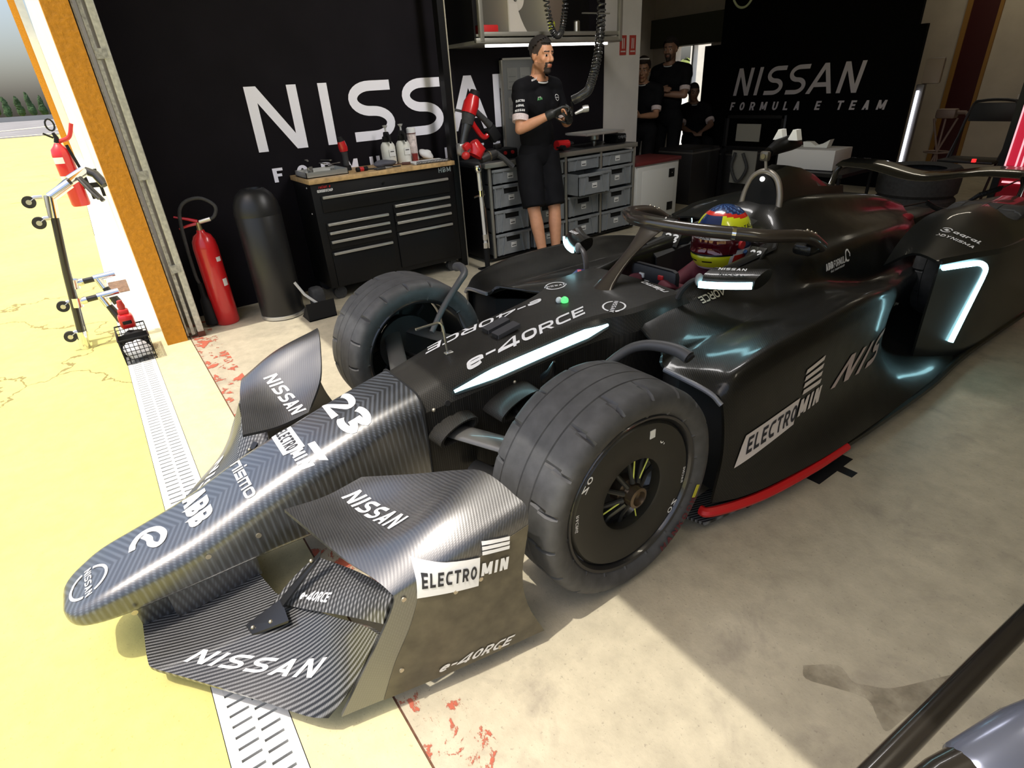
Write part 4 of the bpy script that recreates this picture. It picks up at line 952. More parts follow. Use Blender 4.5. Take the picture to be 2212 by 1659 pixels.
for a in (-.030, .045): part('antenna_fin', MB().prism([P3(a - .026, 2.80, 1.088), P3(a + .026, 2.80, 1.088), P3(a + .012, 2.80, 1.135), P3(a - .004, 2.80, 1.135)], (0, .04, 0)), M_white, pod, 0)
# --- mirrors
for s in (1, -1):
    sh = MB(); rs = []
    for k in range(8):
        t = k / 7; a = .355 + .175 * t; y = 1.80 + .085 * t ** 1.5; hh = .030 - .002 * t
        rs.append([P3(s * a, y + .055 * (cos(2 * pi * j / 16)) + .03, .698 + .012 * t + hh * (abs(sin(2 * pi * j / 16)) ** .6) * (1 if sin(2 * pi * j / 16) > 0 else -1) + .012 * cos(2 * pi * j / 16)) for j in range(16)])
    mr = part('mirror', sh.rings(rs), K_body, car, 40)
    part('mirror_light', MB().grid([[P3(s * (.362 + .165 * k / 8), 1.768 + .085 * (k / 8) ** 1.5, z + .012 * k / 8) for k in range(9)] for z in (.676, .700)], .01, flip=(s > 0)), M_glow, mr, label='glowing white-blue light bar on the mirror')
    q = MB(); Um = V((1, .38 * s, .07)).normalized()
    write(q, 'NISSAN', P3(.40 if s > 0 else -.50, 1.82 if s > 0 else 1.855, .7375), Um, V((-.38 * s, 1, .2)).normalized(), .018, .10, None, t=.2, wid=.85, off=.003, cell=.1); part('team_lettering', q, M_letter, mr, 0)
    part('mirror_stem', MB().tube([P3(s * p[0], p[1], p[2]) for p in catmull([(.262, 1.755, .575), (.280, 1.77, .64), (.315, 1.785, .685), (.36, 1.80, .70)], 5)], .016, 10, flat=(1, .6)), mat('stem_carbon', (.05, .045, .045), .4), mr)
    part('mirror_pivot', MB().ball(P3(s * .348, 1.782, .698), (.016, .018, .026), 12, 8), mat('pivot_grey', (.2, .2, .2), .4), mr)
q = MB(); q.box(P3(-.245, 1.70, .618), (.055, .10, .003), rz=.5); part('flag_sticker', q, mat('navy_print', (.03, .02, .16), .4), body, 0)
q = MB(); q.box(P3(-.245, 1.70, .620), (.018, .08, .002), rz=.9).box(P3(-.245, 1.70, .6205), (.012, .07, .002), rz=.1); part('flag_cross', q, mat('pink_print', (.6, .12, .12), .4), body, 0)
# --- rear: wheel fairings with glowing corner strips, wing, red reflections on the tail
for s in (1, -1):
    crs = [(.742, 2.93, .604), (.80, 3.14, .608), (.855, 3.343, .612), (.862, 3.8, .615), (.862, 4.35, .60)]
    top = [(.60, 3.02, .600), (.60, 3.25, .645), (.60, 3.45, .678), (.60, 3.72, .700), (.60, 4.25, .68)]
    inn = [(.44, 3.15, .48), (.43, 3.3, .58), (.42, 3.5, .64), (.42, 3.75, .66), (.42, 4.25, .64)]
    bot = [(.735, 2.98, .12), (.80, 3.13, .09), (.853, 3.34, .09), (.86, 3.8, .10), (.86, 4.35, .14)]
    mid_ = [(.745, 2.945, .585), (.805, 3.14, .585), (.861, 3.343, .588), (.868, 3.8, .59), (.868, 4.35, .575)]
    prof = []
    for k in range(5): prof.append(catmull([inn[k], top[k], crs[k], mid_[k], [(a + b) / 2 for a, b in zip(mid_[k], bot[k])], bot[k]], 4))
    cc = [catmull([r[j] for r in prof], 5) for j in range(len(prof[0]))]
    gr_ = [[P3(s * cc[j][i][0], cc[j][i][1], cc[j][i][2]) for j in range(len(cc))] for i in range(len(cc[0]))]
    fr = part('rear_fairing', MB().grid(gr_, .012, flip=(s < 0)), mat('fairing_black', (.010, .011, .010), .38, coat=.4), car, 40); fr_b = MB().grid(gr_).bvh()
    # seven-shaped glowing strip
    d = V((s * .09, .33, 0)).normalized(); up = V((0, 0, 1)); nn = V((s * .33, -.09, 0)).normalized()
    o = P3(s * .742, 2.93, 0)
    ln = catmull([(.025, .576), (.18, .568), (.262, .560), (.305, .535), (.312, .500), (.290, .40), (.262, .28), (.238, .175)], 5)
    pl = [o + d * u + up * z + nn * .012 for u, z in ln]
    part('light_strip', MB().tube(pl, .0125, 10), M_glow, fr, label='glowing white-blue seven-shaped light strip')
    if s > 0:
        q = MB(); Uq = V((.20, -.06, -.015)).normalized(); Wq = V((.1, .9, .1)).normalized()
        ring_emblem(q, P3(.615, 3.31, .655), Uq, Wq, .024, fr_b, word=False, t=.006)
        decal(q, [[(-.012, -.004), (.008, -.012), (.012, .006), (-.006, .012)]], P3(.615, 3.31, .655), Uq, Wq, fr_b)
        write(q, 'agral', P3(.648, 3.285, .652), Uq, Wq, .034, .135, fr_b, t=.2, gap=.15, cell=.02)
        write(q, '>DYNISMA', P3(.600, 3.235, .648), Uq, Wq, .026, .185, fr_b, t=.2, wid=.95, gap=.2, cell=.02)
        part('sponsor_lettering', q, M_letter, fr, 0)
wr = []
for k in range(21):
    a = -.54 + 1.08 * k / 20; e = abs(a) / .54
    zc = .690 + .058 * (0.5 - .5 * cos(pi * min(1, e * 1.35))) ; row = []
    for j in range(14):
        t = 2 * pi * j / 14; row.append(P3(a, 4.56 + .12 * cos(t), zc + (.014 * sin(t)) * (1.2 if cos(t) < 0 else .7) + .03 * (cos(t) + 1) / 2))
    wr.append(row)
rw = part('rear_wing', MB().rings(wr), mat('wing_gloss', (.014, .014, .012), .16, coat=.8), car, 40)
for s in (1, -1):
    part('wing_support', MB().tube([P3(s * .535, 4.52, .735), P3(s * .555, 4.50, .70), P3(s * .56, 4.45, .55), P3(s * .55, 4.30, .40)], [.02, .022, .025, .03], 10, flat=(1, .35)), MATS['wing_gloss'], rw)
    part('tail_reflection', MB().ball(P3(s * .16 + .02, 4.08 - .1 * s, .545 + .02 * (s < 0)), (.035, .05, .03), 12, 8), mat('tail_reflection_red', (.25, .02, .03), .3), car)  # red blobs stand in for reflections on the tail, not lamps
part('rear_structure', MB().box(P3(0, 4.35, .36), (.30, .45, .30), bevel=.05), M_black, car)
for s in (1, -1):
    for y in (3.65, 4.02): part('rear_wishbone', MB().tube([P3(s * .18, y, .42), P3(s * .50, 3.86, .40)], .014, 8), M_black, car)
# ------------------------------------------------------------------ tool cabinet and what stands on it
M_cab = mat('cabinet_black', (0.005, 0.005, 0.0055), 0.42, spec=.3)
M_wood = mat('beech_top', (0.50, 0.33, 0.15), 0.5, vary=0.3, scale=25)
M_handle = mat('drawer_handle', (0.55, 0.54, 0.5), 0.3, 0.7)
t = thing('tool_cabinet', 'black wheeled tool cabinet with wooden top and steel drawer handles', 'cabinet', (-4.42, 1.82, 0))
part('body', MB().box2((-4.63, 1.245, .10), (-4.215, 2.405, .86), .006), M_cab, t)
part('worktop', MB().box2((-4.635, 1.235, .86), (-4.195, 2.415, .892), .003), M_wood, t)
def drawer(y0, y1, z0, z1):
    d = part('drawer', MB().box2((-4.216, y0, z0), (-4.203, y1, z1), .003), M_cab, t)
    part('handle', MB().box2((-4.206, y0 + .01, z1 - .022), (-4.188, y1 - .01, z1 - .002), .005), M_handle, d)
drawer(1.30, 2.35, .66, .775)
for i, (z0, z1) in enumerate(((.555, .615), (.49, .552), (.425, .487), (.14, .40))):
    drawer(1.30, 1.80, z0 - .03, z1 - .03 + .0); drawer(1.84, 2.35, z0, z1 + .02)
part('lock', MB().cyl((-4.215, 1.79, .805), (-4.205, 1.79, .805), .010, n=12), M_chrome, t)
g = MB(); write(g, 'HBM', (-4.214, 2.27, .815), (0, 1, 0), (0, 0, 1), .036, .11, off=.002, t=.17, cell=.2); part('maker_lettering', g, M_alu, t, 0)
g = MB(); write(g, 'reliance', (-4.214, 1.30, .826), (0, 1, 0), (0, 0, 1), .020, .085, off=.002, t=.15, slant=.3, cell=.2)
part('badge_lettering', g, M_redp, t, 0)
g = MB(); write(g, 'GEREEDSCHAP', (-4.214, 1.285, .800), (0, 1, 0), (0, 0, 1), .018, .115, off=.002, t=.24, cell=.2); part('badge_lettering', g, M_letter, t, 0)
for y in (1.32, 2.33):
    for x in (-4.58, -4.27): part('castor', MB().cyl((x - .02, y, .05), (x + .02, y, .05), .05, n=16).box((x, y, .09), (.06, .05, .03)), M_rubber, t)
for z in (.83, .65): part('side_rivet', MB().ball((-4.3, 1.244, z), .006, 8, 6), M_alu, t)
ZT = .8925
# tray with parts
t = thing('parts_tray', 'shallow steel tray of small parts on left end of wooden worktop', 'tray', (-4.40, 1.40, ZT))
part('tray', MB().box2((-4.53, 1.25, ZT), (-4.27, 1.56, ZT + .006)).box2((-4.53, 1.25, ZT), (-4.525, 1.56, ZT + .04)).box2((-4.275, 1.25, ZT), (-4.27, 1.56, ZT + .04)).box2((-4.53, 1.25, ZT), (-4.27, 1.255, ZT + .04)).box2((-4.53, 1.555, ZT), (-4.27, 1.56, ZT + .04)), M_alu, t)
rp = random.Random(5)
M_part = mat('worn_steel', (.3, .29, .27), .35, .8)
for k in range(9):
    x = -4.49 + rp.random() * .19; y = 1.28 + rp.random() * .24; a = rp.random() * 3
    solo('socket' if k % 2 else 'spanner', MB().cyl((x, y, ZT + .007), (x, y, ZT + .045 + rp.random() * .02), .014, n=10) if k % 2 else MB().box((x, y, ZT + .056 + k * .006), (.10, .012, .005), rz=a).cyl((x + .05 * cos(a), y + .05 * sin(a), ZT + .053 + k * .006), (x + .05 * cos(a), y + .05 * sin(a), ZT + .059 + k * .006), .012, n=8),
         M_part, 'small steel socket lying in the parts tray' if k % 2 else 'small steel spanner lying in the parts tray', 'tool', (x, y, ZT), 'sockets in the parts tray' if k % 2 else 'spanners in the parts tray')
def power_driver(name, label, base, M, size=1.0):
    """cordless driver: head, handle, battery; M maps local x(head dir) z(up)"""
    t = thing(name, label, 'power tool', base)
    b = V(base)
    def T(p): return b + M @ (V(p) * size)
    def Bx(c, s_, bev): 
        mbx = MB().box((0, 0, 0), s_, bevel=bev); mbx.v = [tuple(T((p[0] + c[0], p[1] + c[1], p[2] + c[2]))) for p in mbx.v]; return mbx
    part('battery', Bx((0, 0, .025), (.11, .075, .05), .01), M_blackm, t)
    part('grip', MB().tube([T((0, 0, .045)), T((-.005, 0, .10)), T((.005, 0, .16))], [.024 * size, .020 * size, .024 * size], 12), M_rubber, t)
    part('motor_housing', MB().tube([T((-.075, 0, .185)), T((-.05, 0, .188)), T((.05, 0, .19)), T((.085, 0, .19))], [.028 * size, .038 * size, .038 * size, .030 * size], 14), M_red, t)
    part('chuck', MB().tube([T((.085, 0, .19)), T((.12, 0, .19)), T((.15, 0, .19))], [.024 * size, .020 * size, .010 * size], 12), mat('gunmetal', (.10, .10, .10), .35, .8), t)
    part('foot_shell', Bx((0, 0, .055), (.10, .07, .02), .008), M_redp, t)
    return t
RZ = lambda a: Matrix.Rotation(a, 3, 'Z'); RX = lambda a: Matrix.Rotation(a, 3, 'X'); RY = lambda a: Matrix.Rotation(a, 3, 'Y')
# slim red driver standing upright
t = thing('cordless_screwdriver', 'slim red and black cordless screwdriver standing upright on wooden worktop', 'power tool', (-4.48, 1.63, ZT))
part('battery', MB().cyl((-4.48, 1.63, ZT), (-4.48, 1.63, ZT + .035), .035, .032, 14), M_blackm, t)
part('grip', MB().tube([(-4.48, 1.63, ZT + .035), (-4.48, 1.632, ZT + .10), (-4.48, 1.63, ZT + .135)], [.024, .021, .025], 12), M_rubber, t)
part('motor_housing', MB().tube([(-4.48, 1.63, ZT + .135), (-4.48, 1.628, ZT + .16), (-4.48, 1.62, ZT + .205)], [.030, .034, .028], 12), M_red, t)
part('nose', MB().tube([(-4.48, 1.62, ZT + .205), (-4.48, 1.615, ZT + .235)], [.026, .018], 12), M_blackm, t)
def sprayer(y, label):
    t = thing('pump_sprayer', label, 'bottle', (-4.47, y, ZT))
    part('bottle', MB().lathe([(.001, 0), (.052, .001), (.056, .01), (.056, .13), (.050, .15), (.038, .165), (.030, .172), (.001, .173)], (-4.47, y, ZT), n=28), mat('milky_plastic', (.72, .72, .66), .4, vary=.08, scale=20), t)
    part('pump_collar', MB().lathe([(.034, .165), (.036, .17), (.034, .205), (.024, .21), (.022, .235), (.015, .24)], (-4.47, y, ZT), n=20), M_blackm, t)
    part('trigger', MB().tube([(-4.45, y, ZT + .22), (-4.40, y - .005, ZT + .21), (-4.395, y - .005, ZT + .16)], [.014, .012, .008], 8), M_blackm, t)
    part('plunger', MB().lathe([(.007, .235), (.007, .265), (.016, .275), (.020, .285), (.001, .287)], (-4.47, y, ZT), n=16), mat('grey_knob', (.45, .45, .45), .4), t)
    part('label', MB().box((-4.412, y + .005, ZT + .09), (.003, .05, .05)), M_label, t)
    part('label_print', MB().box((-4.410, y + .005, ZT + .10), (.0015, .03, .006)), M_ink, t, 0)
    return t
sprayer(1.985, 'left of two white pump spray bottles on the wooden worktop'); sprayer(2.115, 'right white pump spray bottle beside the patterned flask')
t = thing('flask', 'tall patterned white flask on worktop beside the spray bottles', 'flask', (-4.50, 2.215, ZT))
part('body', MB().lathe([(.001, 0), (.034, .001), (.036, .006), (.036, .20), (.033, .208)], (-4.50, 2.215, ZT), n=24), mat('floral_white', (.72, .62, .60), .35, vary=.35, scale=45), t)
part('lid', MB().lathe([(.036, .208), (.036, .245), (.032, .25), (.001, .25)], (-4.50, 2.215, ZT), n=24), M_white, t)
part('band', MB().lathe([(.037, .206), (.037, .212)], (-4.50, 2.215, ZT), n=24, cap=False), mat('dark_band', (.1, .02, .02), .4), t)
solo('red_cup', MB().lathe([(.001, 0), (.02, .0), (.024, .012), (.020, .03), (.026, .065), (.022, .065), (.001, .02)], (-4.42, 2.185, ZT), n=18), mat('dark_red_plastic', (.20, .015, .012), .35), 'small dark red cup in front of the patterned flask', 'cup', (-4.42, 2.185, ZT))
# crumpled wipe, gloves, notebook, small tools
def lump(name, label, cat, c, r, m, seed, n=1):
    rr = random.Random(seed); mb = MB()
    mb.ball(c, r, 18, 12)
    ph = [(rr.uniform(8, 30), rr.uniform(8, 30), rr.uniform(0, 6)) for _ in range(5)]
    out = []
    for p in mb.v:
        k = 1 + .16 * sum(sin((p[0] - c[0]) * 3 * a + (p[1] - c[1]) * 3 * b + (p[2] - c[2]) * 60 + q) for a, b, q in ph) / 2.2
        z = c[2] + (p[2] - c[2]) * k; out.append((c[0] + (p[0] - c[0]) * k, c[1] + (p[1] - c[1]) * k, max(z, c[2] - r[2] * .9)))
    mb.v = out; return solo(name, mb, m, label, cat, (c[0], c[1], c[2] - r[2]), smooth=70)
lump('paper_wipe', 'crumpled white paper wipe behind the notebook on the worktop', 'wipe', (-4.50, 2.33, ZT + .042), (.05, .06, .042), mat('wipe_white', (.75, .75, .74), .8), 4)
lump('work_glove', 'grey work glove lying on the worktop before the spray bottles', 'glove', (-4.36, 1.90, ZT + .026), (.05, .09, .026), mat('glove_grey', (.09, .09, .11), .8), 9)
t = thing('notebook', 'open white spiral notebook lying on right end of worktop', 'notebook', (-4.30, 2.23, ZT))
nb = Matrix.Rotation(.10, 3, 'Z')
def RB(c, s_, rz): return MB().box(c, s_, rz=rz)
part('pages', RB((-4.32, 2.235, ZT + .006), (.18, .28, .010), -.1), M_label, t)
for k in range(22): part('spiral_ring', MB().tube([V((-4.222 + .012 * cos(q) + .0012 * k, 2.10 + .0128 * k, ZT + .013 + .011 * sin(q))) for q in [i * pi / 5 for i in range(10)]], .0022, 5, closed=True), M_black, t)
solo('screwdriver', MB().tube([(-4.33, 2.02, ZT + .012), (-4.30, 2.08, ZT + .012)], .011, 10).tube([(-4.33, 2.02, ZT + .012), (-4.37, 1.94, ZT + .012)], .004, 8), mat('brown_grip', (.10, .04, .03), .5), 'short brown-handled screwdriver lying before the notebook', 'tool', (-4.33, 2.02, ZT))
t = thing('torch', 'black and red cylinder tool lying beside the parts tray on worktop', 'tool', (-4.30, 1.66, ZT))
part('body', MB().tube([(-4.29, 1.63, ZT + .016), (-4.30, 1.72, ZT + .016)], .016, 12), M_blackm, t)
part('band', MB().tube([(-4.293, 1.655, ZT + .016), (-4.296, 1.685, ZT + .016)], .0168, 12), M_red, t)
solo('cable', MB().tube(catmull([(-4.33, 1.74, ZT + .006), (-4.30, 1.80, ZT + .006), (-4.34, 1.86, ZT + .006), (-4.29, 1.90, ZT + .006), (-4.27, 1.98, ZT + .006)], 6), .005, 6), M_rubber, 'short black cable curling across middle of the worktop', 'cable', (-4.3, 1.8, ZT))
t = thing('pliers', 'pair of black handled pliers lying near worktop front edge', 'tool', (-4.25, 1.84, ZT))
part('handles', MB().tube(catmull([(-4.23, 1.76, ZT + .008), (-4.235, 1.80, ZT + .008), (-4.25, 1.84, ZT + .008), (-4.265, 1.80, ZT + .008), (-4.27, 1.76, ZT + .008)], 5), .007, 8), M_rubber, t)
part('jaws', MB().tube([(-4.25, 1.84, ZT + .008), (-4.25, 1.90, ZT + .007)], [.011, .004], 8), M_part, t)

# ------------------------------------------------------------------ bin, extinguisher, dustpan
t = thing('waste_bin', 'tall black dome-topped waste bin beside the tool cabinet', 'bin', (-4.22, .86, 0))
bc = (-4.22, .86, 0)
part('body', MB().lathe([(.001, 0), (.145, 0), (.150, .01), (.150, .72), (.147, .725)], bc, n=40), mat('bin_black', (.010, .010, .0105), .40), t)
part('dome', MB().lathe([(.151, .722), (.151, .74), (.140, .80), (.115, .85), (.078, .885), (.062, .889), (.060, .87), (.001, .86)], bc, n=40), MATS['bin_black'], t, 50)
part('base_ring', MB().lathe([(.146, .004), (.154, .006), (.154, .028), (.146, .032)], bc, n=40), M_alu, t)
def extinguisher(c, label, lean=0.0, h=0.62, r=.068, horn=True, yaw=0.0):
    t = thing('fire_extinguisher', label, 'extinguisher', c); c = V(c); Rz = Matrix.Rotation(yaw, 3, 'Z')
    q = lambda p: c + Rz @ V(p)
    part('cylinder', MB().lathe([(.001, 0), (r * .9, 0), (r, .015), (r, h * .82), (r * .92, h * .89), (r * .7, h * .945), (r * .35, h * .975), (r * .3, h * 1.0), (.001, h)], c, n=36), M_red, t, 50)
    part('valve', MB().cyl(q((0, 0, h)), q((0, 0, h + .05)), .018, .014, 12), mat('brass', (.5, .38, .2), .35, .9), t)
    part('lever', MB().tube([q((0, .0, h + .055)), q((.0, -.05, h + .075)), q((0, -.13, h + .10))], [.012, .010, .006], 8), M_red, t)
    part('carry_handle', MB().tube([q((0, .01, h + .045)), q((0, -.06, h + .035)), q((0, -.12, h + .02))], [.012, .009, .006], 8), M_red, t)
    if horn:
        part('hose', MB().tube(catmull([q(p) for p in ((0, .02, h + .055), (0, .10, h + .07), (.0, .13, h + .14), (0, .05, h + .20), (0, -.06, h + .17), (.01, -.10, h + .05), (.02, -.11, h * .6), (.02, -.10, .30))], 6), .011, 10), M_rubber, t)
        part('hose_fitting', MB().cyl(q((0, .01, h + .05)), q((0, .08, h + .062)), .014, n=10), M_alu, t)
        part('horn', MB().tube([q((.02, -.10, .31)), q((.02, -.10, .22)), q((.02, -.098, .19)), q((.02, -.095, .02))], [.016, .018, .036, .048], 16), M_blackm, t)
    for z, w in ((h * .68, .03), (h * .42, .05)):
        part('label', MB().grid([[c + V((r * 1.012 * cos(a), r * 1.012 * sin(a), z + dz)) for a in [(-.2 + yaw + .9) + .12 * k for k in range(5)]] for dz in (0, w)], .001), M_label, t)
    return t
extinguisher((-4.35, .50, 0), 'red fire extinguisher with black horn on floor beside waste bin', r=.078, h=.66, yaw=-.25)
t = thing('dustpan', 'black long-handled dustpan standing on floor beside the waste bin', 'dustpan', (-3.98, 1.03, 0))
part('pan', MB().prism([(-3.90, .95, .002), (-3.90, 1.15, .002), (-3.90, 1.15, .13), (-3.90, .95, .13)], (-.006, 0, 0)).prism([(-3.91, .95, .002), (-4.06, .95, .002), (-3.91, .95, .12)], (0, .006, 0)).prism([(-3.91, 1.144, .002), (-4.06, 1.144, .002), (-3.91, 1.144, .12)], (0, .006, 0)).box2((-4.06, .95, .002), (-3.90, 1.15, .008)), M_blackm, t)
part('handle', MB().tube([(-3.91, 1.05, .10), (-3.95, .97, .19), (-3.98, .93, .28)], .010, 8), mat('grey_tube', (.45, .45, .43), .4), t)
solo('hand_brush', MB().box((-4.13, 1.10, .085), (.12, .10, .17), bevel=.03), M_rubber, 'black hand brush standing behind the dustpan', 'brush', (-4.13, 1.10, 0))

# ------------------------------------------------------------------ counter with grey crates, and the cabinet above it
M_prof = mat('alu_profile', (.34, .33, .29), .4, .6)
t = thing('workshop_counter', 'long dark counter holding grey plastic crates along the left wall', 'counter', (-4.4, 3.6, 0))
part('worktop', MB().box2((-4.62, 2.68, .80), (-4.185, 4.485, .835), .004), mat('counter_top', (.05, .05, .05), .4), t)
part('top_edge', MB().box2((-4.196, 2.69, .795), (-4.178, 4.49, .835), .003), M_prof, t)
part('back_panel', MB().box2((-4.63, 2.68, .04), (-4.61, 4.48, .80)), M_black, t)
part('end_panel', MB().box2((-4.62, 2.655, .04), (-4.20, 2.685, .80)), M_black, t)
for y in (2.74, 3.575, 4.015, 4.462):
    part('upright', MB().box2((-4.215, y - .012, .02), (-4.190, y + .012, .80), .003), M_prof, t)
part('bottom_shelf', MB().box2((-4.61, 2.69, .02), (-4.19, 4.48, .035)), M_black, t)
for y in (2.76, 3.6, 4.44): part('caster', MB().cyl((-4.3, y - .012, .012), (-4.3, y + .012, .012), .012, n=12), M_rubber, t)
def crate(y0, y1, z0, z1, x0, label, group):
    x1 = x0; d = .36; w = y1 - y0; h = z1 - z0; t = thing('storage_crate', label, 'crate', (x0 - d / 2, (y0 + y1) / 2, z0), group)
    wl = MB().box2((x0 - d, y0, z0), (x0, y1, z0 + .006)).box2((x0 - d, y0, z0), (x0 - d + .005, y1, z1)).box2((x0 - d, y0, z0), (x0, y0 + .005, z1)).box2((x0 - d, y1 - .005, z0), (x0, y1, z1))
    ym = (y0 + y1) / 2; hw = min(.075, w * .2); zt = z1 - .028; zb = max(z1 - .075, z0 + .05)
    if h > .15:
        wl.box2((x0 - .006, y0, z0), (x0, y1, zb)).box2((x0 - .006, y0, zb), (x0, ym - hw, z1)).box2((x0 - .006, ym + hw, zb), (x0, y1, z1)).box2((x0 - .006, ym - hw, zt), (x0, ym + hw, z1))
    else: wl.box2((x0 - .006, y0, z0), (x0, y1, z1))
    part('shell', wl, M_grey, t, 0)
    part('rim', MB().box2((x0 - .002, y0 - .004, z1 - .022), (x0 + .012, y1 + .004, z1), .002), M_grey, t)
    rb = [y0 + .012, y1 - .03] + ([y0 + .06, y1 - .08] if h > .15 else [y0 + .08])
    for k, y in enumerate(rb): part('rib', MB().prism([(x0, y, z0 + .005), (x0, y + .012, z0 + .005), (x0, y + .012 + (.03 if k == 2 else -.03 if k == 3 else 0), z1 - .02), (x0, y + (.03 if k == 2 else -.03 if k == 3 else 0), z1 - .02)], (.010, 0, 0)), M_grey, t, 0)
    if h > .15:
        part('hand_hole', MB().box2((x0 - .02, ym - hw, zb), (x0 - .007, ym + hw, zt)), M_void, t, 0)
        part('grip', MB().box2((x0, ym - hw - .008, zt), (x0 + .016, ym + hw + .008, zt + .01), .002), M_grey, t)
    lb = part('label', MB().box2((x0 + .0005, ym - .03, z0 + h * .30), (x0 + .0025, ym + .03, z0 + h * .30 + .045)), M_label, t, 0)
    part('label_print', MB().box2((x0 + .0026, ym - .022, z0 + h * .30 + .012), (x0 + .003, ym + .022, z0 + h * .30 + .020)), M_ink, t, 0)
    return t
rowz = ((.655, .775), (.455, .645), (.245, .435), (.04, .232))
names = ('shallow top grey crate', 'second grey crate down', 'third grey crate down', 'bottom grey crate')
colw = ((2.765, 3.555, 'left column of the counter', 2), (3.60, 3.995, 'middle column of the counter', 1), (4.035, 4.44, 'right column of the counter beside white cupboard', 1))
for r, (z0, z1) in enumerate(rowz):
    crate(2.765, 3.14, z0, z1, -4.20, names[r] + ' in the leftmost column by the black cable post', 'grey crates in the counter')
    crate(3.17, 3.555, z0, z1, -4.20, names[r] + ' directly behind the mechanic', 'grey crates in the counter')
    crate(3.60, 3.995, z0, z1, -4.20 if r != 1 else -4.05, names[r] + (' in the column right of the mechanic, pulled out' if r == 1 else ' in the column just right of the mechanic'), 'grey crates in the counter')
    crate(4.035, 4.44, z0, z1, -4.20, names[r] + ' in the rightmost column beside white cupboard', 'grey crates in the counter')
# upper cabinet
t = thing('hanging_shelf', 'open metal shelf cabinet with under-light hanging above the counter', 'shelf', (-4.42, 3.5, 1.69))
part('bottom_board', MB().box2((-4.622, 2.70, 1.685), (-4.20, 4.24, 1.71)), M_prof, t)
part('front_rail', MB().box2((-4.215, 2.70, 1.69), (-4.185, 4.24, 1.725), .004).box2((-4.212, 2.74, 1.735), (-4.188, 4.22, 1.765), .004), M_prof, t)
part('back_board', MB().box2((-4.634, 2.70, 1.70), (-4.622, 4.24, 2.55)), M_black, t)
for y in (2.755, 4.215): part('post', MB().box2((-4.215, y - .018, 1.70), (-4.18, y + .018, 2.55), .004), M_prof, t)
part('side_board', MB().box2((-4.62, 2.705, 1.71), (-4.22, 2.72, 2.55)), M_black, t)
for y in (3.03, 3.42): part('divider', MB().box2((-4.60, y, 1.755), (-4.22, y + .012, 2.55)), mat('pale_board', (.40, .37, .30), .6), t)
part('shelf_board', MB().box2((-4.62, 2.72, 1.735), (-4.215, 4.22, 1.752)), M_prof, t)
part('under_light', MB().box2((-4.27, 2.83, 1.668), (-4.245, 4.12, 1.684)), emit('strip_white', (1, .98, .95), 5), t)
part('inner_frame', MB().box2((-4.30, 3.86, 1.90), (-4.285, 4.18, 1.91)).box2((-4.30, 4.10, 1.755), (-4.29, 4.115, 1.90)), M_prof, t, 0)
t = thing('paper_roll', 'large white paper roll lying high in the left bay of the shelf', 'roll', (-4.40, 3.16, 1.95))
part('roll', MB().lathe([(.018, -.13), (.085, -.13), (.085, .13), (.018, .13)], (-4.40, 3.14, 1.99), (1, 0, 0), 28, cap=False), mat('tissue', (.48, .44, .38), .9), t)
part('hanging_sheet', MB().grid([[(-4.275 + .01 * k, 3.055, 1.97 - .055 * k), (-4.275 + .01 * k, 3.055 + .10 + .016 * k * k * .3, 1.97 - .055 * k)] for k in range(5)], .003), MATS['tissue'], t)
part('holder', MB().cyl((-4.54, 3.14, 1.99), (-4.26, 3.14, 1.99), .015, n=12), M_prof, t)
solo('red_case', MB().box2((-4.42, 2.77, 1.753), (-4.23, 2.94, 1.815), .008), M_redp, 'flat red plastic case on the left bay of the shelf', 'case', (-4.32, 2.85, 1.753))
solo('hi_vis_bag', MB().box((-4.30, 3.50, 1.80), (.07, .10, .10), rz=.3, bevel=.02), mat('hi_vis', (.62, .68, .05), .6), 'bright yellow pouch on the shelf behind the hanging hose', 'pouch', (-4.30, 3.50, 1.753))
t = thing('spray_can', 'shiny steel can standing on the right bay of the shelf', 'can', (-4.30, 3.80, 1.753))
part('body', MB().lathe([(.001, 0), (.03, 0), (.03, .09), (.02, .10), (.001, .10)], (-4.30, 3.80, 1.753), n=18), M_steel, t)
solo('brown_box', MB().box2((-4.52, 3.48, 1.753), (-4.34, 3.70, 2.10), .006), mat('cardboard', (.16, .12, .09), .8), 'tall brown box behind the coiled hose on the shelf', 'box', (-4.43, 3.59, 1.753))
# hanging coiled hoses
def coil(path, r, turns, wire, name, label, loc):
    P = catmull(path, 24); n = len(P); pts = []
    T0 = None
    for i in range(n * 8):
        f = i / (n * 8 - 1) * (n - 1); k = min(int(f), n - 2); q = V(P[k]).lerp(V(P[k + 1]), f - k); T = (V(P[k + 1]) - V(P[k])).normalized()
        u = T.cross(V((.3, .5, .81))).normalized(); w = T.cross(u); a = 2 * pi * turns * i / (n * 8); pts.append(q + (u * cos(a) + w * sin(a)) * r)
    return solo(name, MB().tube(pts, wire, 6), mat('hose_black', (.03, .03, .03), .25, coat=.6), label, 'hose', loc)
coil([(-3.98, 3.18, 2.9), (-3.98, 3.20, 2.1), (-3.98, 3.26, 1.78), (-3.98, 3.33, 1.72), (-3.98, 3.38, 1.80), (-3.98, 3.42, 2.1), (-3.98, 3.44, 2.9)], .020, 60, .006, 'coiled_hose', 'black coiled air hose hanging in a loop before the shelf', (-3.98, 3.3, 2.9))
coil([(-3.72, 3.50, 2.9), (-3.70, 3.52, 2.0), (-3.62, 3.42, 1.60), (-3.58, 3.30, 1.36), (-3.60, 3.24, 1.30), (-3.66, 3.20, 1.27)], .028, 62, .0075, 'coiled_hose', 'black coiled air hose running down to the mechanic hands', (-3.65, 3.4, 2.9))
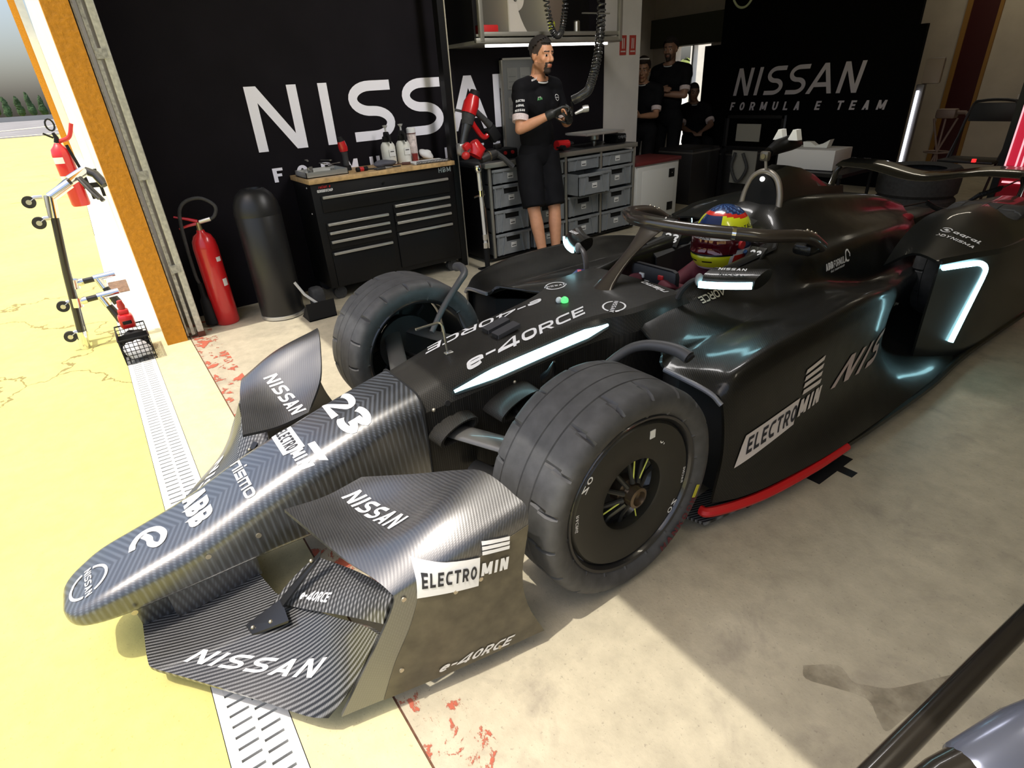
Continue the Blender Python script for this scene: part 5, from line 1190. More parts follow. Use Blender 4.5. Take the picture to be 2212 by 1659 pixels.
# counter-top objects
ZC = .8355
t = thing('display_board', 'tall grey pin board with paper sheets leaning on the counter', 'board', (-4.58, 3.38, ZC))
part('panel', MB().box2((-4.60, 3.19, ZC), (-4.575, 3.60, 1.60), .004), mat('board_grey', (.15, .155, .155), .6), t)
part('frame', MB().box2((-4.60, 3.18, ZC), (-4.57, 3.195, 1.605)).box2((-4.60, 3.18, 1.59), (-4.57, 3.61, 1.605)), M_prof, t, 0)
for k, (y, z) in enumerate(((3.24, 1.36), (3.38, 1.36), (3.24, 1.13), (3.40, 1.16))):
    pp = part('paper_sheet', MB().box2((-4.574, y, z), (-4.571, y + .11, z + .17)), mat('dim_paper', (.22, .22, .21), .8), t, 0)
    part('print_lines', MB().box2((-4.5708, y + .015, z + .02), (-4.570, y + .09, z + .024)).box2((-4.5708, y + .015, z + .06), (-4.570, y + .09, z + .064)).box2((-4.5708, y + .015, z + .10), (-4.570, y + .09, z + .104)), M_greyd, pp, 0)
t = thing('cable_post', 'slim dark upright post with pale edge beside the counter', 'post', (-4.36, 2.52, 0))
part('post', MB().box2((-4.38, 2.46, .0), (-4.31, 2.515, 3.0)), M_black, t, 0)
part('edge_strip', MB().box2((-4.315, 2.514, .0), (-4.305, 2.522, 3.0)), mat('pale_edge', (.40, .37, .30), .5), t, 0)
# gun stand: chrome pole with two red wheel guns
t = thing('wheel_gun_stand', 'slim white and chrome pole stand holding red wheel guns', 'stand', (-4.02, 2.55, 0))
sx, sy = -4.02, 2.52
part('lower_tube', MB().cyl((sx, sy + .02, 0), (sx, sy + .015, .22), .022, n=14), M_blackm, t)
part('upper_tube', MB().cyl((sx, sy + .015, .20), (sx, sy, .82), .014, n=14), mat('tube_white', (.7, .69, .66), .3, .3), t)
part('brace_tube', MB().cyl((sx + .03, sy + .03, .20), (sx + .02, sy + .01, .80), .006, n=8), M_chrome, t)
for z in (.20, .27, .62): part('clamp', MB().cyl((sx, sy + .012, z), (sx, sy + .012, z + .045), .024, n=14), M_chrome, t)
part('clamp_lever', MB().tube([(sx, sy - .06, .62), (sx, sy + .04, .63)], .008, 8), M_chrome, t)
part('head_joint', MB().lathe([(.001, 0), (.024, 0), (.03, .02), (.026, .05), (.001, .052)], (sx, sy, .805), n=18), M_chrome, t)
part('foot', MB().box2((sx - .10, sy - .02, .0), (sx + .10, sy + .06, .012), .004), M_blackm, t)
M_gm = mat('gunmetal', (.10, .10, .10), .35, .8)
t = thing('wheel_gun', 'red and black battery wheel gun hanging nozzle down on the cable post', 'power tool', (-4.230, 2.610, 0.905))
c0 = V((-4.230, 2.557, 1.105))
part('nozzle', MB().tube([(-4.230, 2.525, 1.000), (-4.230, 2.557, 1.084), (-4.230, 2.583, 1.142)], [.026, .030, .040], 14), M_gm, t)
part('socket_plate', MB().box((-4.230, 2.520, 0.963), (.07, .085, .09), bevel=.012), M_alu, t)
part('gearbox', MB().tube([(-4.230, 2.583, 1.142), (-4.230, 2.604, 1.211), (-4.230, 2.620, 1.253)], [.046, .055, .048], 14), M_rubber, t)
part('motor_housing', MB().tube([(-4.230, 2.604, 1.216), (-4.230, 2.636, 1.284), (-4.230, 2.667, 1.337)], [.060, .062, .045], 14), M_red, t)
part('end_cap', MB().tube([(-4.230, 2.667, 1.337), (-4.230, 2.683, 1.374)], [.046, .036], 14), M_blackm, t)
part('grip', MB().tube([(-4.230, 2.652, 1.242), (-4.230, 2.736, 1.174), (-4.230, 2.799, 1.116)], [.026, .024, .030], 12), M_rubber, t)
part('lower_frame', MB().tube(catmull([(-4.230, 2.615, 1.179), (-4.230, 2.662, 1.105), (-4.230, 2.736, 1.032), (-4.230, 2.809, 1.084)], 5), .020, 10), M_red, t)
part('battery', MB().box((-4.230, 2.820, 1.053), (.08, .09, .12), rot=RX(.6), bevel=.014), M_blackm, t)
part('hook', MB().tube([(-4.23, 2.60, 1.22), (-4.29, 2.56, 1.24), (-4.315, 2.53, 1.25)], .010, 8), M_gm, t)
t = thing('wheel_gun', 'bright red wheel gun lying on top of the pole stand', 'power tool', (-4.02, 2.53, .93))
part('motor_housing', MB().tube([(-4.02, 2.50, .925), (-4.02, 2.53, .97), (-4.02, 2.50, 1.03)], [.055, .065, .035], 14), M_red, t)
part('rear_fin', MB().box((-4.02, 2.43, 1.0), (.05, .06, .05), rot=RX(.5), bevel=.012), M_red, t)
part('side_knob', MB().ball((-3.99, 2.40, .94), (.03, .035, .03), 12, 8), M_redp, t)
part('drive_shaft', MB().tube([(-4.02, 2.55, .895), (-4.02, 2.64, .915), (-4.02, 2.70, .925)], [.034, .036, .030], 14), M_gm, t)
part('shaft_ring', MB().tube([(-4.02, 2.625, .912), (-4.02, 2.635, .914)], [.039, .039], 14), mat('bronze_ring', (.35, .28, .18), .3, .9), t)
part('torque_arm', MB().tube([(-4.02, 2.70, .925), (-4.0, 2.76, .88), (-3.98, 2.83, .81)], [.024, .020, .022], 10), M_rubber, t)
# small machines on the counter
for (y, z, nm, lab, c) in ((2.98, .14, 'gearbox_unit', 'small black machine with red knobs at left end of the counter', 0), (4.385, .07, 'power_supply', 'low black case on the right end of the counter', 1)):
    t = thing(nm, lab, 'machine', (-4.40, y, ZC))
    part('case', MB().box2((-4.48, y - z, ZC), (-4.30, y + z, ZC + .08), .012), M_blackm, t)
    for k in range(3): part('knob', MB().cyl((-4.30, y + (k - 1) * z * .55, ZC + .05), (-4.285, y + (k - 1) * z * .55, ZC + .05), .014, n=12), M_redp if c == 0 else M_greyd, t)
    part('fitting', MB().box((-4.38, y - .02, ZC + .10), (.05, .06, .04), bevel=.008), M_gm, t)
t = thing('steel_pan', 'shallow steel pan with drain spout standing on the counter', 'pan', (-4.30, 4.02, ZC))
part('pan', MB().box2((-4.44, 3.80, .945), (-4.16, 4.26, .951)).box2((-4.45, 3.79, .951), (-4.15, 3.80, .968)).box2((-4.45, 4.26, .951), (-4.15, 4.27, .968)).box2((-4.45, 3.79, .951), (-4.44, 4.27, .968)).box2((-4.16, 3.79, .951), (-4.15, 4.27, .968)), mat('dull_steel', (.5, .49, .47), .5, .6), t, 0)
part('spout', MB().lathe([(.012, 0), (.018, .01), (.022, .045), (.045, .06), (.05, .11)], (-4.30, 4.02, ZC), n=20), M_steel, t)
t = thing('red_drill', 'red battery drill lying on counter behind the mechanic', 'power tool', (-4.33, 3.66, ZC))
part('motor_housing', MB().tube([(-4.33, 3.58, ZC + .05), (-4.33, 3.72, ZC + .05)], [.042, .036], 12), M_red, t)
part('chuck', MB().tube([(-4.33, 3.72, ZC + .05), (-4.33, 3.78, ZC + .05)], [.026, .014], 12), M_gm, t)
part('grip', MB().tube([(-4.33, 3.60, ZC + .03), (-4.24, 3.60, ZC + .03)], .022, 10), M_blackm, t)
# white cupboard
t = thing('white_cupboard', 'low white cupboard with dark red top edge beside the crates', 'cupboard', (-4.4, 4.84, 0))
part('carcass', MB().box2((-4.64, 4.505, .02), (-4.215, 5.17, .60), .004), mat('cupboard_white', (.60, .60, .57), .5), t)
part('door', MB().box2((-4.216, 4.53, .035), (-4.200, 5.145, .585), .004), MATS['cupboard_white'], t)
part('door_panel', MB().box2((-4.2005, 4.60, .09), (-4.197, 5.09, .545), .002), mat('cupboard_panel', (.66, .66, .63), .45), t)
part('top_edge', MB().box2((-4.645, 4.50, .60), (-4.19, 5.18, .635), .004), mat('top_red', (.14, .02, .02), .5), t)
for z in (.44, .10): part('latch', MB().box2((-4.198, 5.0, z), (-4.190, 5.085, z + .085), .003), M_black, t)
part('lock_dot', MB().ball((-4.189, 5.045, .485), .006, 8, 6), M_chrome, t)
for y in (4.55, 5.12): part('leg', MB().cyl((-4.25, y, 0), (-4.25, y, .03), .02, n=10), M_white, t)
# fire equipment signs
for y, lab in ((4.705, 'left of two small red and white fire equipment signs on the wall'), (4.84, 'right of two small red and white fire equipment signs, nearer the corner')):
    t = thing('fire_sign', lab, 'sign', (-4.68, y + .045, 1.62))
    part('plate', MB().box2((-4.679, y, 1.60), (-4.674, y + .09, 1.77)), mat('sign_red', (.38, .045, .035), .5), t, 0)
    part('pictogram', MB().box2((-4.6739, y + .028, 1.655), (-4.673, y + .04, 1.745)).box2((-4.6739, y + .052, 1.655), (-4.673, y + .062, 1.745)).box2((-4.6739, y + .012, 1.625), (-4.673, y + .078, 1.637)), mat('sign_white', (.55, .5, .48), .6), t, 0)
# stacked dark cases behind the people
for (x, y, w, h, lab) in ((-4.75, 6.0, .5, .62, 'dark flight case standing behind the white cupboard'), (-4.5, 6.6, .6, .55, 'dark trolley of parts in the shadow before partition')):
    t = thing('flight_case', lab, 'case', (x, y, 0))
    part('body', MB().box2((x - w / 2, y - .25, 0), (x + w / 2, y + .25, h), .01), mat('case_dark', (.012, .011, .011), .5), t)
    part('rail', MB().box2((x - w / 2 - .005, y - .255, h - .05), (x + w / 2 + .005, y + .255, h - .03), .004), mat('case_rail', (.12, .11, .10), .4, .5), t)
t = thing('trolley_rack', 'dim grey rack with pale panels behind the white cupboard', 'rack', (-4.1, 6.2, 0))
part('frame', MB().box2((-4.42, 6.18, 0), (-4.39, 6.22, .95)).box2((-3.72, 6.18, 0), (-3.69, 6.22, .95)).box2((-4.42, 6.18, .92), (-3.69, 6.22, .95)).box2((-4.42, 6.18, .60), (-3.69, 6.22, .62)), M_black, t, 0)
part('pale_panel', MB().box2((-4.30, 6.22, .22), (-3.98, 6.23, .58)), mat('dim_panel', (.22, .21, .18), .7), t, 0)
part('pale_panel', MB().box2((-4.28, 6.22, .68), (-3.98, 6.23, .86)), MATS['dim_panel'], t, 0)
part('hose_loop', MB().tube(catmull([(-4.22, 6.16, .56), (-4.25, 6.16, .40), (-4.15, 6.16, .25), (-4.05, 6.16, .40), (-4.12, 6.16, .56)], 6), .018, 8), M_rubber, t)
solo('label_printer', MB().box((-4.44, 5.62, .68), (.30, .22, .10), bevel=.012), mat('printer_grey', (.33, .32, .30), .6), 'pale grey box on the dark flight case near the woman', 'box', (-4.9, 5.62, .62)) if False else None
# box and printed part behind the car
t = thing('parts_table', 'small dark table behind the car carrying a white box', 'table', (-2.9, 5.6, 0))
part('tabletop', MB().box2((-3.3, 5.3, .52), (-2.55, 5.95, .55)), M_black, t, 0)
for x in (-3.26, -2.59):
    for y in (5.34, 5.91): part('leg', MB().cyl((x, y, 0), (x, y, .52), .015, n=8), M_black, t)
t = thing('cardboard_box', 'white printed cardboard box on dark table behind the car', 'box', (-2.98, 5.58, .55))
part('carton', MB().box((-2.98, 5.58, .64), (.52, .34, .17), rz=.06, bevel=.004), mat('carton_white', (.55, .54, .52), .7), t)
for k in range(2):
    part('yellow_mark', MB().box((-3.10 + k * .20, 5.408 + k * .012, .685), (.035, .004, .035), rz=.06), mat('yellow_print', (.55, .48, .08), .6), t, 0)
    part('grey_mark', MB().box((-3.17 + k * .20, 5.404 + k * .012, .685), (.06, .004, .018), rz=.06), mat('grey_print', (.3, .3, .3), .6), t, 0)
solo('tape_dispenser', MB().prism([(-3.08, 5.55, .728), (-2.86, 5.55, .728), (-2.84, 5.55, .80), (-2.90, 5.55, .765), (-2.97, 5.55, .745), (-3.02, 5.55, .775), (-3.09, 5.55, .775)], (0, .07, 0)), mat('off_white', (.62, .62, .58), .5), 'white curved plastic tape dispenser on the white box', 'dispenser', (-2.97, 5.58, .726), smooth=0)
# ------------------------------------------------------------------ outside: pit trolley, basket, second extinguisher
M_pole = mat('trolley_black', (.02, .018, .015), .35, coat=.4)
t = thing('wheel_trolley', 'chrome and black wheel trolley standing upright on its end outside', 'trolley', (-4.53, -.30, 0))
def TB(pts, r, m, name='tube', n=12): return part(name, MB().tube(pts, r, n), m, t)
# two main tubes rise side by side, x separates them, forks reach toward +y
TB([(-4.53, -.365, .06), (-4.53, -.30, .50), (-4.53, -.225, .93)], .022, M_pole, 'main_tube'); TB([(-4.66, -.355, .06), (-4.66, -.30, .50), (-4.66, -.235, .90)], .020, M_pole, 'main_tube')
TB([(-4.53, -.37, .0), (-4.53, -.358, .12)], .030, M_chrome, 'foot_socket'); TB([(-4.53, -.245, .84), (-4.53, -.222, .965)], .030, M_chrome, 'elbow'); TB([(-4.53, -.222, .955), (-4.53, -.10, 1.02)], .028, M_chrome, 'elbow')
TB([(-4.53, -.20, .97), (-4.56, -.12, 1.02), (-4.60, -.05, 1.05)], .022, M_pole, 'cross_tube'); TB([(-4.58, -.10, 1.03), (-4.62, .0, 1.075)], .030, M_chrome, 'sleeve')
TB([(-4.62, -.0, 1.075), (-4.60, .045, 1.05), (-4.56, .075, .985)], .026, M_pole, 'grip'); TB([(-4.58, -.04, 1.04), (-4.52, .01, .95), (-4.50, .035, .90)], .014, M_pole, 'lever'); TB([(-4.56, -.05, 1.04), (-4.49, -.01, .96), (-4.46, .015, .92)], .010, M_pole, 'lever')
for z, x in ((.40, -4.66), (.31, -4.53)):
    y = -.30 if z > .35 else -.315
    TB([(x, y, z - .03), (x, y + .008, z + .03)], .032, M_chrome, 'tee'); TB([(x, y, z), (x, y + .06, z + .004)], .024, M_chrome, 'sleeve'); TB([(x, y + .055, z + .004), (x, y + .125, z + .008)], .019, M_pole, 'fork_tube')
    TB([(x, y + .12, z + .008), (x, y + .245, z + .016)], .024, M_chrome, 'sleeve'); TB([(x, y + .14, z + .01), (x + .02, y + .16, z - .06)], .024, M_chrome, 'tee')
    part('fork_pad', MB().tube([(x + .02, y + .16, z - .05), (x + .045, y + .20, z - .17)], [.020, .028], 12, flat=(1, .6)), M_pole, t)
def caster(p, yw):
    p = V(p); c = part('castor', MB().cyl(p + V((-.012, 0, 0)), p + V((.012, 0, 0)), .036, n=20), M_rubber, t)
    part('castor_fork', MB().tube([p + V((0, .0, .0)), p + V((0, .035, .022)), p + V((0, .075, .02))], .013, 8), M_alu, c); part('castor_hub', MB().cyl(p + V((-.016, 0, 0)), p + V((.016, 0, 0)), .015, n=12), M_alu, c)
caster((-4.53, -.325, .82), 0); caster((-4.66, -.34, .93), 0); caster((-4.53, -.42, .10), 0); caster((-4.66, -.40, .27), 0)
TB([(-4.53, -.35, .11), (-4.60, -.35, .11), (-4.66, -.35, .11)], .016, M_pole, 'base_tube'); TB([(-4.53, -.22, .93), (-4.66, -.232, .89)], .016, M_pole, 'cross_tube'); TB([(-4.66, -.37, .0), (-4.66, -.352, .08)], .024, M_chrome, 'foot_socket')
# wire basket with a red gun and a white cloth
t = thing('wire_basket', 'black wire mesh basket standing on the drain outside', 'basket', (-4.14, -.08, 0))
bx0, bx1, by0, by1, bh = -4.30, -3.98, -.165, .0, .16
wires = []
for k in range(13):
    x = bx0 + (bx1 - bx0) * k / 12
    wires.append([(x, by0, bh), (x, by0, .006), (x, by1, .006), (x, by1, bh)])
for k in range(8):
    y = by0 + (by1 - by0) * k / 7; wires.append([(bx0, y, bh), (bx0, y, .006), (bx1, y, .006), (bx1, y, bh)])
for k in range(7):
    z = .006 + (bh - .006) * k / 6; wires.append([(bx0, by0, z), (bx1, by0, z), (bx1, by1, z), (bx0, by1, z), (bx0, by0, z)])
wm = MB()
for w in wires: wm.tube(w, .0022 if len(w) < 5 else .0026, 5)
part('mesh', wm, M_black, t); part('rim', MB().tube([(bx0, by0, bh), (bx1, by0, bh), (bx1, by1, bh), (bx0, by1, bh)], .005, 6, closed=True), M_black, t)
part('divider', MB().box2((-4.125, by0 + .004, .01), (-4.12, by1 - .004, .15)), M_blackm, t, 0)
lump('white_cloth', 'crumpled white cloth in near end of the wire basket', 'cloth', (-4.05, -.082, .065), (.058, .068, .056), mat('cloth_white', (.75, .75, .78), .9), 12)
lump('black_cloth', 'black cloth bundle in far end of the wire basket', 'cloth', (-4.205, -.082, .078), (.068, .070, .07), M_blackm, 15)
t = thing('red_jack', 'red gun body with black socket leaning out of wire basket', 'power tool', (-4.26, -.085, .15))
part('body', MB().box((-4.235, -.085, .205), (.09, .085, .09), bevel=.018), M_red, t); part('clip', MB().box((-4.19, -.085, .205), (.012, .05, .022), bevel=.004), M_black, t)
part('shoulder', MB().box((-4.25, -.085, .262), (.06, .06, .035), bevel=.012), M_redp, t); part('nozzle', MB().lathe([(.018, .275), (.022, .30), (.014, .335), (.001, .34)], (-4.25, -.085, 0), n=16), mat('nozzle_red', (.4, .03, .03), .35), t)
t = thing('fire_extinguisher', 'red fire extinguisher hung outside on the white facade', 'extinguisher', (-6.5, -.10, .66))
c = V((-6.5, -.12, .66))
part('cylinder', MB().lathe([(.001, 0), (.065, .004), (.072, .02), (.072, .42), (.064, .47), (.035, .50), (.022, .52), (.001, .52)], c, n=28), M_red, t, 50)
part('valve', MB().tube([c + V((0, 0, .52)), c + V((0, .01, .56)), c + V((0, 0, .60))], [.022, .018, .012], 10), M_black, t)
part('lever', MB().tube([c + V((0, -.01, .56)), c + V((0, -.07, .60))], .008, 8), M_black, t); part('carry_ring', MB().tube([c + V((0, .03 * cos(a), .66 + .045 * sin(a))) for a in [i * pi / 6 for i in range(12)]], .007, 6, closed=True), M_black, t)
part('hose', MB().tube(catmull([c + V((0, .02, .53)), c + V((.03, .10, .56)), c + V((.04, .15, .66))], 6), .016, 8), M_redp, t); part('hose_tail', MB().tube(catmull([c + V((.04, .06, .50)), c + V((.06, .10, .25)), c + V((.05, .11, .05))], 6), .012, 8), M_blackm, t)
for z, h in ((.36, .05), (.20, .06)): part('label', MB().grid([[c + V((.0728 * cos(a), .0728 * sin(a), z + d)) for a in [-1.3 + .22 * k for k in range(7)]] for d in (0, h)], .001), M_label, t)
part('wall_bracket', MB().box2((-6.53, -.06, .80), (-6.47, .084, .84)).box2((-6.53, .06, .72), (-6.47, .084, .95)), M_black, t, 0)
solo('floor_mat', MB().box2((-5.84, -.155, 0), (-6.28, -.01, .008), .002), mat('brown_mat', (.17, .10, .06), .9, vary=.4, scale=60), 'small brown mat lying on the white paving outside', 'mat', (-6.06, -.08, 0))
t = thing('roof_lamp', 'small dark lamp under far canopy edge at top left', 'lamp', (-14, -.5, 4.2))
part('bar', MB().box2((-14.05, -2.5, 3.86), (-13.95, .08, 3.92)), M_black, t); part('head', MB().ball((-14, -.28, 3.72), (.10, .10, .12), 12, 8), M_black, t); part('stem', MB().cyl((-14, -.28, 3.76), (-14, -.28, 3.90), .03, n=8), M_black, t)
# ------------------------------------------------------------------ floor marks
solo('tape_cross', MB().box2((-.845, 1.88, 0), (-.755, 2.13, .001)).box2((-.757, 2.01, 0), (-.70, 2.055, .0012)), mat('black_tape', (.006, .006, .007), .6), 'black tape mark stuck on the floor beside the red floor strip', 'tape', (-.80, 2.0, 0), smooth=0)
ms, nt, bb = newmat('damp_stain'); setp(bb, color=(.22, .185, .125), rough=.55)
tc = nt.nodes.new('ShaderNodeTexCoord'); nz = noise(nt, tc.outputs['Object'], 14, 6, .6)
tr = nt.nodes.new('ShaderNodeBsdfTransparent'); mx = nt.nodes.new('ShaderNodeMixShader'); fac = MN(nt, 'MULTIPLY', MN(nt, 'SUBTRACT', nz, .30), 1.5)
nt.links.new(fac, mx.inputs[0]); nt.links.new(tr.outputs[0], mx.inputs[1]); nt.links.new(bb.outputs[0], mx.inputs[2]); nt.links.new(mx.outputs[0], nt.nodes['Material Output'].inputs[0])
st_ = [(-.385, 1.13), (-.33, 1.20), (-.285, 1.185), (-.255, 1.205), (-.215, 1.245), (-.16, 1.36), (-.115, 1.45), (-.09, 1.44), (-.125, 1.33), (-.155, 1.24), (-.165, 1.17), (-.175, 1.12), (-.205, 1.14), (-.24, 1.165), (-.30, 1.135), (-.36, 1.10)]
struct('trim_14', MB().add([(x, y, .0012) for x, y in catmull(st_ + st_[:1], 4)[:-1]], [tuple(range(4 * len(st_)))]), ms)
# ------------------------------------------------------------------ barrier rail at lower right and red lit stand behind the car
t = thing('barrier_rail', 'black glossy tubular rail crossing the lower right corner', 'rail', (-.04, 1.0, 0))
M_rail = mat('rail_black', (.02, .017, .014), .22, coat=.6)
part('top_tube', MB().tube([(-.098, .50, .55), (-.074, .80, .55), (-.050, 1.10, .55), (-.022, 1.45, .55)], .017, 18), M_rail, t)
for p in ((-.022, 1.45), (-.098, .50)): part('post', MB().tube([(p[0], p[1], .55), (p[0] + .05, p[1], .50), (p[0] + .07, p[1], .0)], .016, 12), M_rail, t)
t = thing('microphone_boom', 'black tube with blue and tan metal end cap at lower right edge', 'boom', (.01, .5, 0))
part('tube', MB().tube([(-.035, .23, .86), (-.028, .385, .856), (-.020, .428, .856), (-.012, .450, .856)], [.017, .017, .018, .020], 16), M_rail, t)
part('end_cap', MB().tube([(-.013, .447, .856), (-.010, .455, .856), (.008, .52, .86), (.03, .58, .862)], [.018, .023, .025, .025], 20), mat('cap_metal', (.22, .24, .32), .22, .7), t)
part('stand_post', MB().tube([(.03, .56, .862), (.10, .60, .84), (.12, .61, .0)], .014, 10), M_rail, t)
M_redglow = emit('red_glow', (1.0, .01, .06), .55)
t = thing('start_light_stand', 'tall dark stand with glowing red panels behind rear wing', 'lamp', (-1.59, 6.5, 0))
part('frame', MB().box2((-1.82, 6.48, 0), (-1.77, 6.56, 1.30)).box2((-1.37, 6.48, 0), (-1.31, 6.56, 1.30)).box2((-1.82, 6.48, .46), (-1.31, 6.56, .54)).box2((-1.82, 6.48, .03), (-1.31, 6.56, .09)), M_black, t, 0)
part('red_panel', MB().box2((-1.77, 6.5, .54), (-1.37, 6.53, 1.28)), M_redglow, t, 0); part('red_panel', MB().box2((-1.77, 6.5, .10), (-1.37, 6.53, .46)), mat('red_acrylic', (.35, .006, .02), .2, coat=.8), t, 0)
for x in (-1.765, -1.69, -1.65): part('tube', MB().cyl((x, 6.485, .54), (x, 6.485, 1.28), .007, n=8), emit('pink_glow', (1, .45, .5), 1.3), t)
part('bright_bar', MB().box2((-1.75, 6.485, .40), (-1.40, 6.495, .415)), MATS['pink_glow'], t, 0)
solo('coiled_cable', MB().tube([V((-1.62 + .0 + (i / 400) * .33, 4.62 + .2 * (i / 400), .525 - .06 * sin(pi * min(1, (i / 400) * 1.4)) + .10 * (i / 400) ** 2)) + V((0, cos(i * .9), sin(i * .9))) * .014 for i in range(400)], .006, 5).tube([(-1.66, 4.15, .55), (-1.66, 4.4, .53), (-1.62, 4.62, .53)], .005, 6).tube([(-1.29, 4.82, .625), (-1.32, 5.3, .62), (-1.36, 6.0, .50), (-1.40, 6.48, .45)], .006, 6), mat('cable_black', (.012, .012, .012), .4), 'thin black coiled cable running from tail of car to red stand', 'cable', (-1.5, 4.7, .5))
# folding chair and little stand by the back wall
t = thing('folding_chair', 'dark metal folding chair near the back wall at right', 'chair', (-2.35, 7.6, 0))
M_chair = mat('chair_dark', (.010, .010, .010), .5)
part('back_frame', MB().tube(catmull([(-2.60, 7.62, 0), (-2.56, 7.60, .50), (-2.50, 7.60, .92), (-2.42, 7.60, .99), (-2.18, 7.60, .99), (-2.12, 7.60, .92), (-2.06, 7.60, .50), (-2.02, 7.62, 0)], 5), .014, 8), M_chair, t)
part('backrest', MB().box2((-2.50, 7.59, .80), (-2.11, 7.605, .97), .005), M_chair, t); part('seat', MB().box2((-2.55, 7.22, .44), (-2.07, 7.60, .465), .008), M_chair, t)
for x in (-2.53, -2.09): part('leg', MB().tube([(x, 7.24, 0), (x, 7.40, .44), (x, 7.60, .72)], .012, 8), M_chair, t)
part('crossbar', MB().cyl((-2.57, 7.61, .30), (-2.05, 7.61, .30), .010, n=8), M_chair, t)
part('red_light', MB().box((-2.22, 7.20, .475), (.03, .03, .03)), emit('small_red', (1, .02, .02), 2), t)
t = thing('folding_stand', 'pale crossed-leg folding stand in front of dark red door', 'stand', (-2.86, 8.2, 0))
M_stand = mat('stand_pale', (.24, .17, .14), .5, .2)
for a in (-.10, 0, .10): part('leg', MB().tube([(-2.92 + a, 8.2 + a * .5, .78), (-2.92, 8.2, .42), (-2.92 - a, 8.2 - a * .5, 0)], .012, 8), M_stand, t)
part('ring', MB().tube([(-2.92 + .13 * cos(k), 8.2 + .10 * sin(k), .42) for k in [i * pi / 8 for i in range(16)]], .010, 6, closed=True), M_stand, t)
part('head', MB().box((-2.92, 8.2, .83), (.20, .12, .10), bevel=.02), M_stand, t); part('arm', MB().tube([(-2.86, 8.2, .84), (-2.74, 8.2, .84), (-2.70, 8.2, .80)], .02, 8), M_stand, t)
t = thing('hose_reel_hook', 'thin pale cable loop hanging before the black partition', 'cable', (-4.6, 6.5, 2.4))
part('loop', MB().tube(catmull([(-4.75, 6.5, 2.9), (-4.75, 6.5, 2.25), (-4.62, 6.5, 2.02), (-4.45, 6.5, 2.15), (-4.40, 6.5, 2.9)], 8), .012, 8), mat('pale_cable', (.30, .33, .20), .6), t)
part('bracket', MB().box2((-4.56, 6.49, 2.22), (-4.42, 6.51, 2.24)).box2((-4.44, 6.49, 2.24), (-4.42, 6.51, 2.9)), M_prof, t, 0)
coil([(-5.35, 6.5, 2.9), (-5.33, 6.5, 2.35), (-5.22, 6.5, 2.20), (-5.08, 6.5, 2.30), (-5.03, 6.5, 2.9)], .02, 60, .005, 'coiled_hose', 'dim coiled hose hanging in front of the black partition', (-5.2, 6.5, 2.9))
t = thing('wheel_stack', 'dim black tyres lying on floor behind the rear wing', 'tyres', (-1.85, 6.4, 0)) if False else None
tb = (-2.35, 6.35)
for k in range(2):
    tt = thing('spare_tyre', ('lower' if k == 0 else 'upper') + ' of two spare tyres stacked on the floor behind rear wing', 'tyre', (tb[0], tb[1], k * .26))
    part('tyre', MB().lathe([(.20, .02), (.30, 0), (.33, .03), (.335, .13), (.33, .23), (.30, .26), (.20, .24)], (tb[0], tb[1], k * .26), n=40, cap=False), M_rubber, tt); part('rim', MB().lathe([(.20, .02), (.19, .06), (.04, .10), (.001, .10)], (tb[0], tb[1], k * .26), n=32, cap=False), M_black, tt)
# ------------------------------------------------------------------ people
def remesh(mb, voxel, smooth=6, fac=0.5):
    me = bpy.data.meshes.new('tmp'); me.from_pydata([tuple(p) for p in mb.v], [], mb.f); me.update()
    bm = bmesh.new(); bm.from_mesh(me); bmesh.ops.recalc_face_normals(bm, faces=bm.faces); bm.to_mesh(me); bm.free()
    o = bpy.data.objects.new('tmp', me); COL.objects.link(o)
    r = o.modifiers.new('r', 'REMESH'); r.mode = 'VOXEL'; r.voxel_size = voxel
    s = o.modifiers.new('s', 'SMOOTH'); s.iterations = smooth; s.factor = fac
    dg = bpy.context.evaluated_depsgraph_get(); dg.update(); e = bpy.data.meshes.new_from_object(o.evaluated_get(dg))
    out = MB(); out.v = [tuple(v.co) for v in e.vertices]; out.f = [tuple(p.vertices) for p in e.polygons]; out.m = [0] * len(out.f)
    bpy.data.objects.remove(o); bpy.data.meshes.remove(me); bpy.data.meshes.remove(e)
    return out
def frame(f, u):
    f = V(f).normalized(); u = V(u); l = u.cross(f).normalized(); u = f.cross(l)
    return Matrix((f, l, u)).transposed()
def head_shapes(mb, c, M, fem=False):
    q = lambda p: V(c) + M @ V(p); k = .94 if fem else 1.0
    mb.ball(q((-.012, 0, .030)), (.100 * k, .077 * k, .092 * k), 20, 14, M=M); mb.ball(q((.028, 0, -.040)), (.064 * k, .060 * k, .078 * k), 18, 12, M=M)
    mb.ball(q((.045, 0, .035)), (.046, .060, .045), 16, 10, M=M)
    for s in (1, -1):
        mb.capsule(q((-.010, s * .054, -.055)), q((.062, s * .016, -.104)), .017, .016); mb.ball(q((.060, s * .040, -.022)), .024, 12, 8)
        mb.ball(q((-.008, s * .079, -.004)), (.020, .009, .033), 12, 8, M=M); mb.ball(q((-.004, s * .076, -.028)), (.010, .008, .012), 10, 8, M=M)
        mb.capsule(q((.084, s * .012, .026)), q((.070, s * .048, .026)), .011, .010); mb.ball(q((.107, s * .012, -.031)), .0095, 10, 8)
        mb.ball(q((.069, s * .031, .003)), .0165, 12, 8)
    mb.capsule(q((.090, 0, .018)), q((.116, 0, -.026)), .0085, .0125)
    mb.ball(q((.075, 0, -.102)), (.022, .024, .020), 12, 8, M=M); mb.ball(q((.093, 0, -.0585)), (.013, .024, .0062), 12, 8, M=M); mb.ball(q((.091, 0, -.0705)), (.013, .021, .0072), 12, 8, M=M)
    mb.ball(q((.080, 0, -.064)), (.018, .03, .022), 12, 8, M=M)
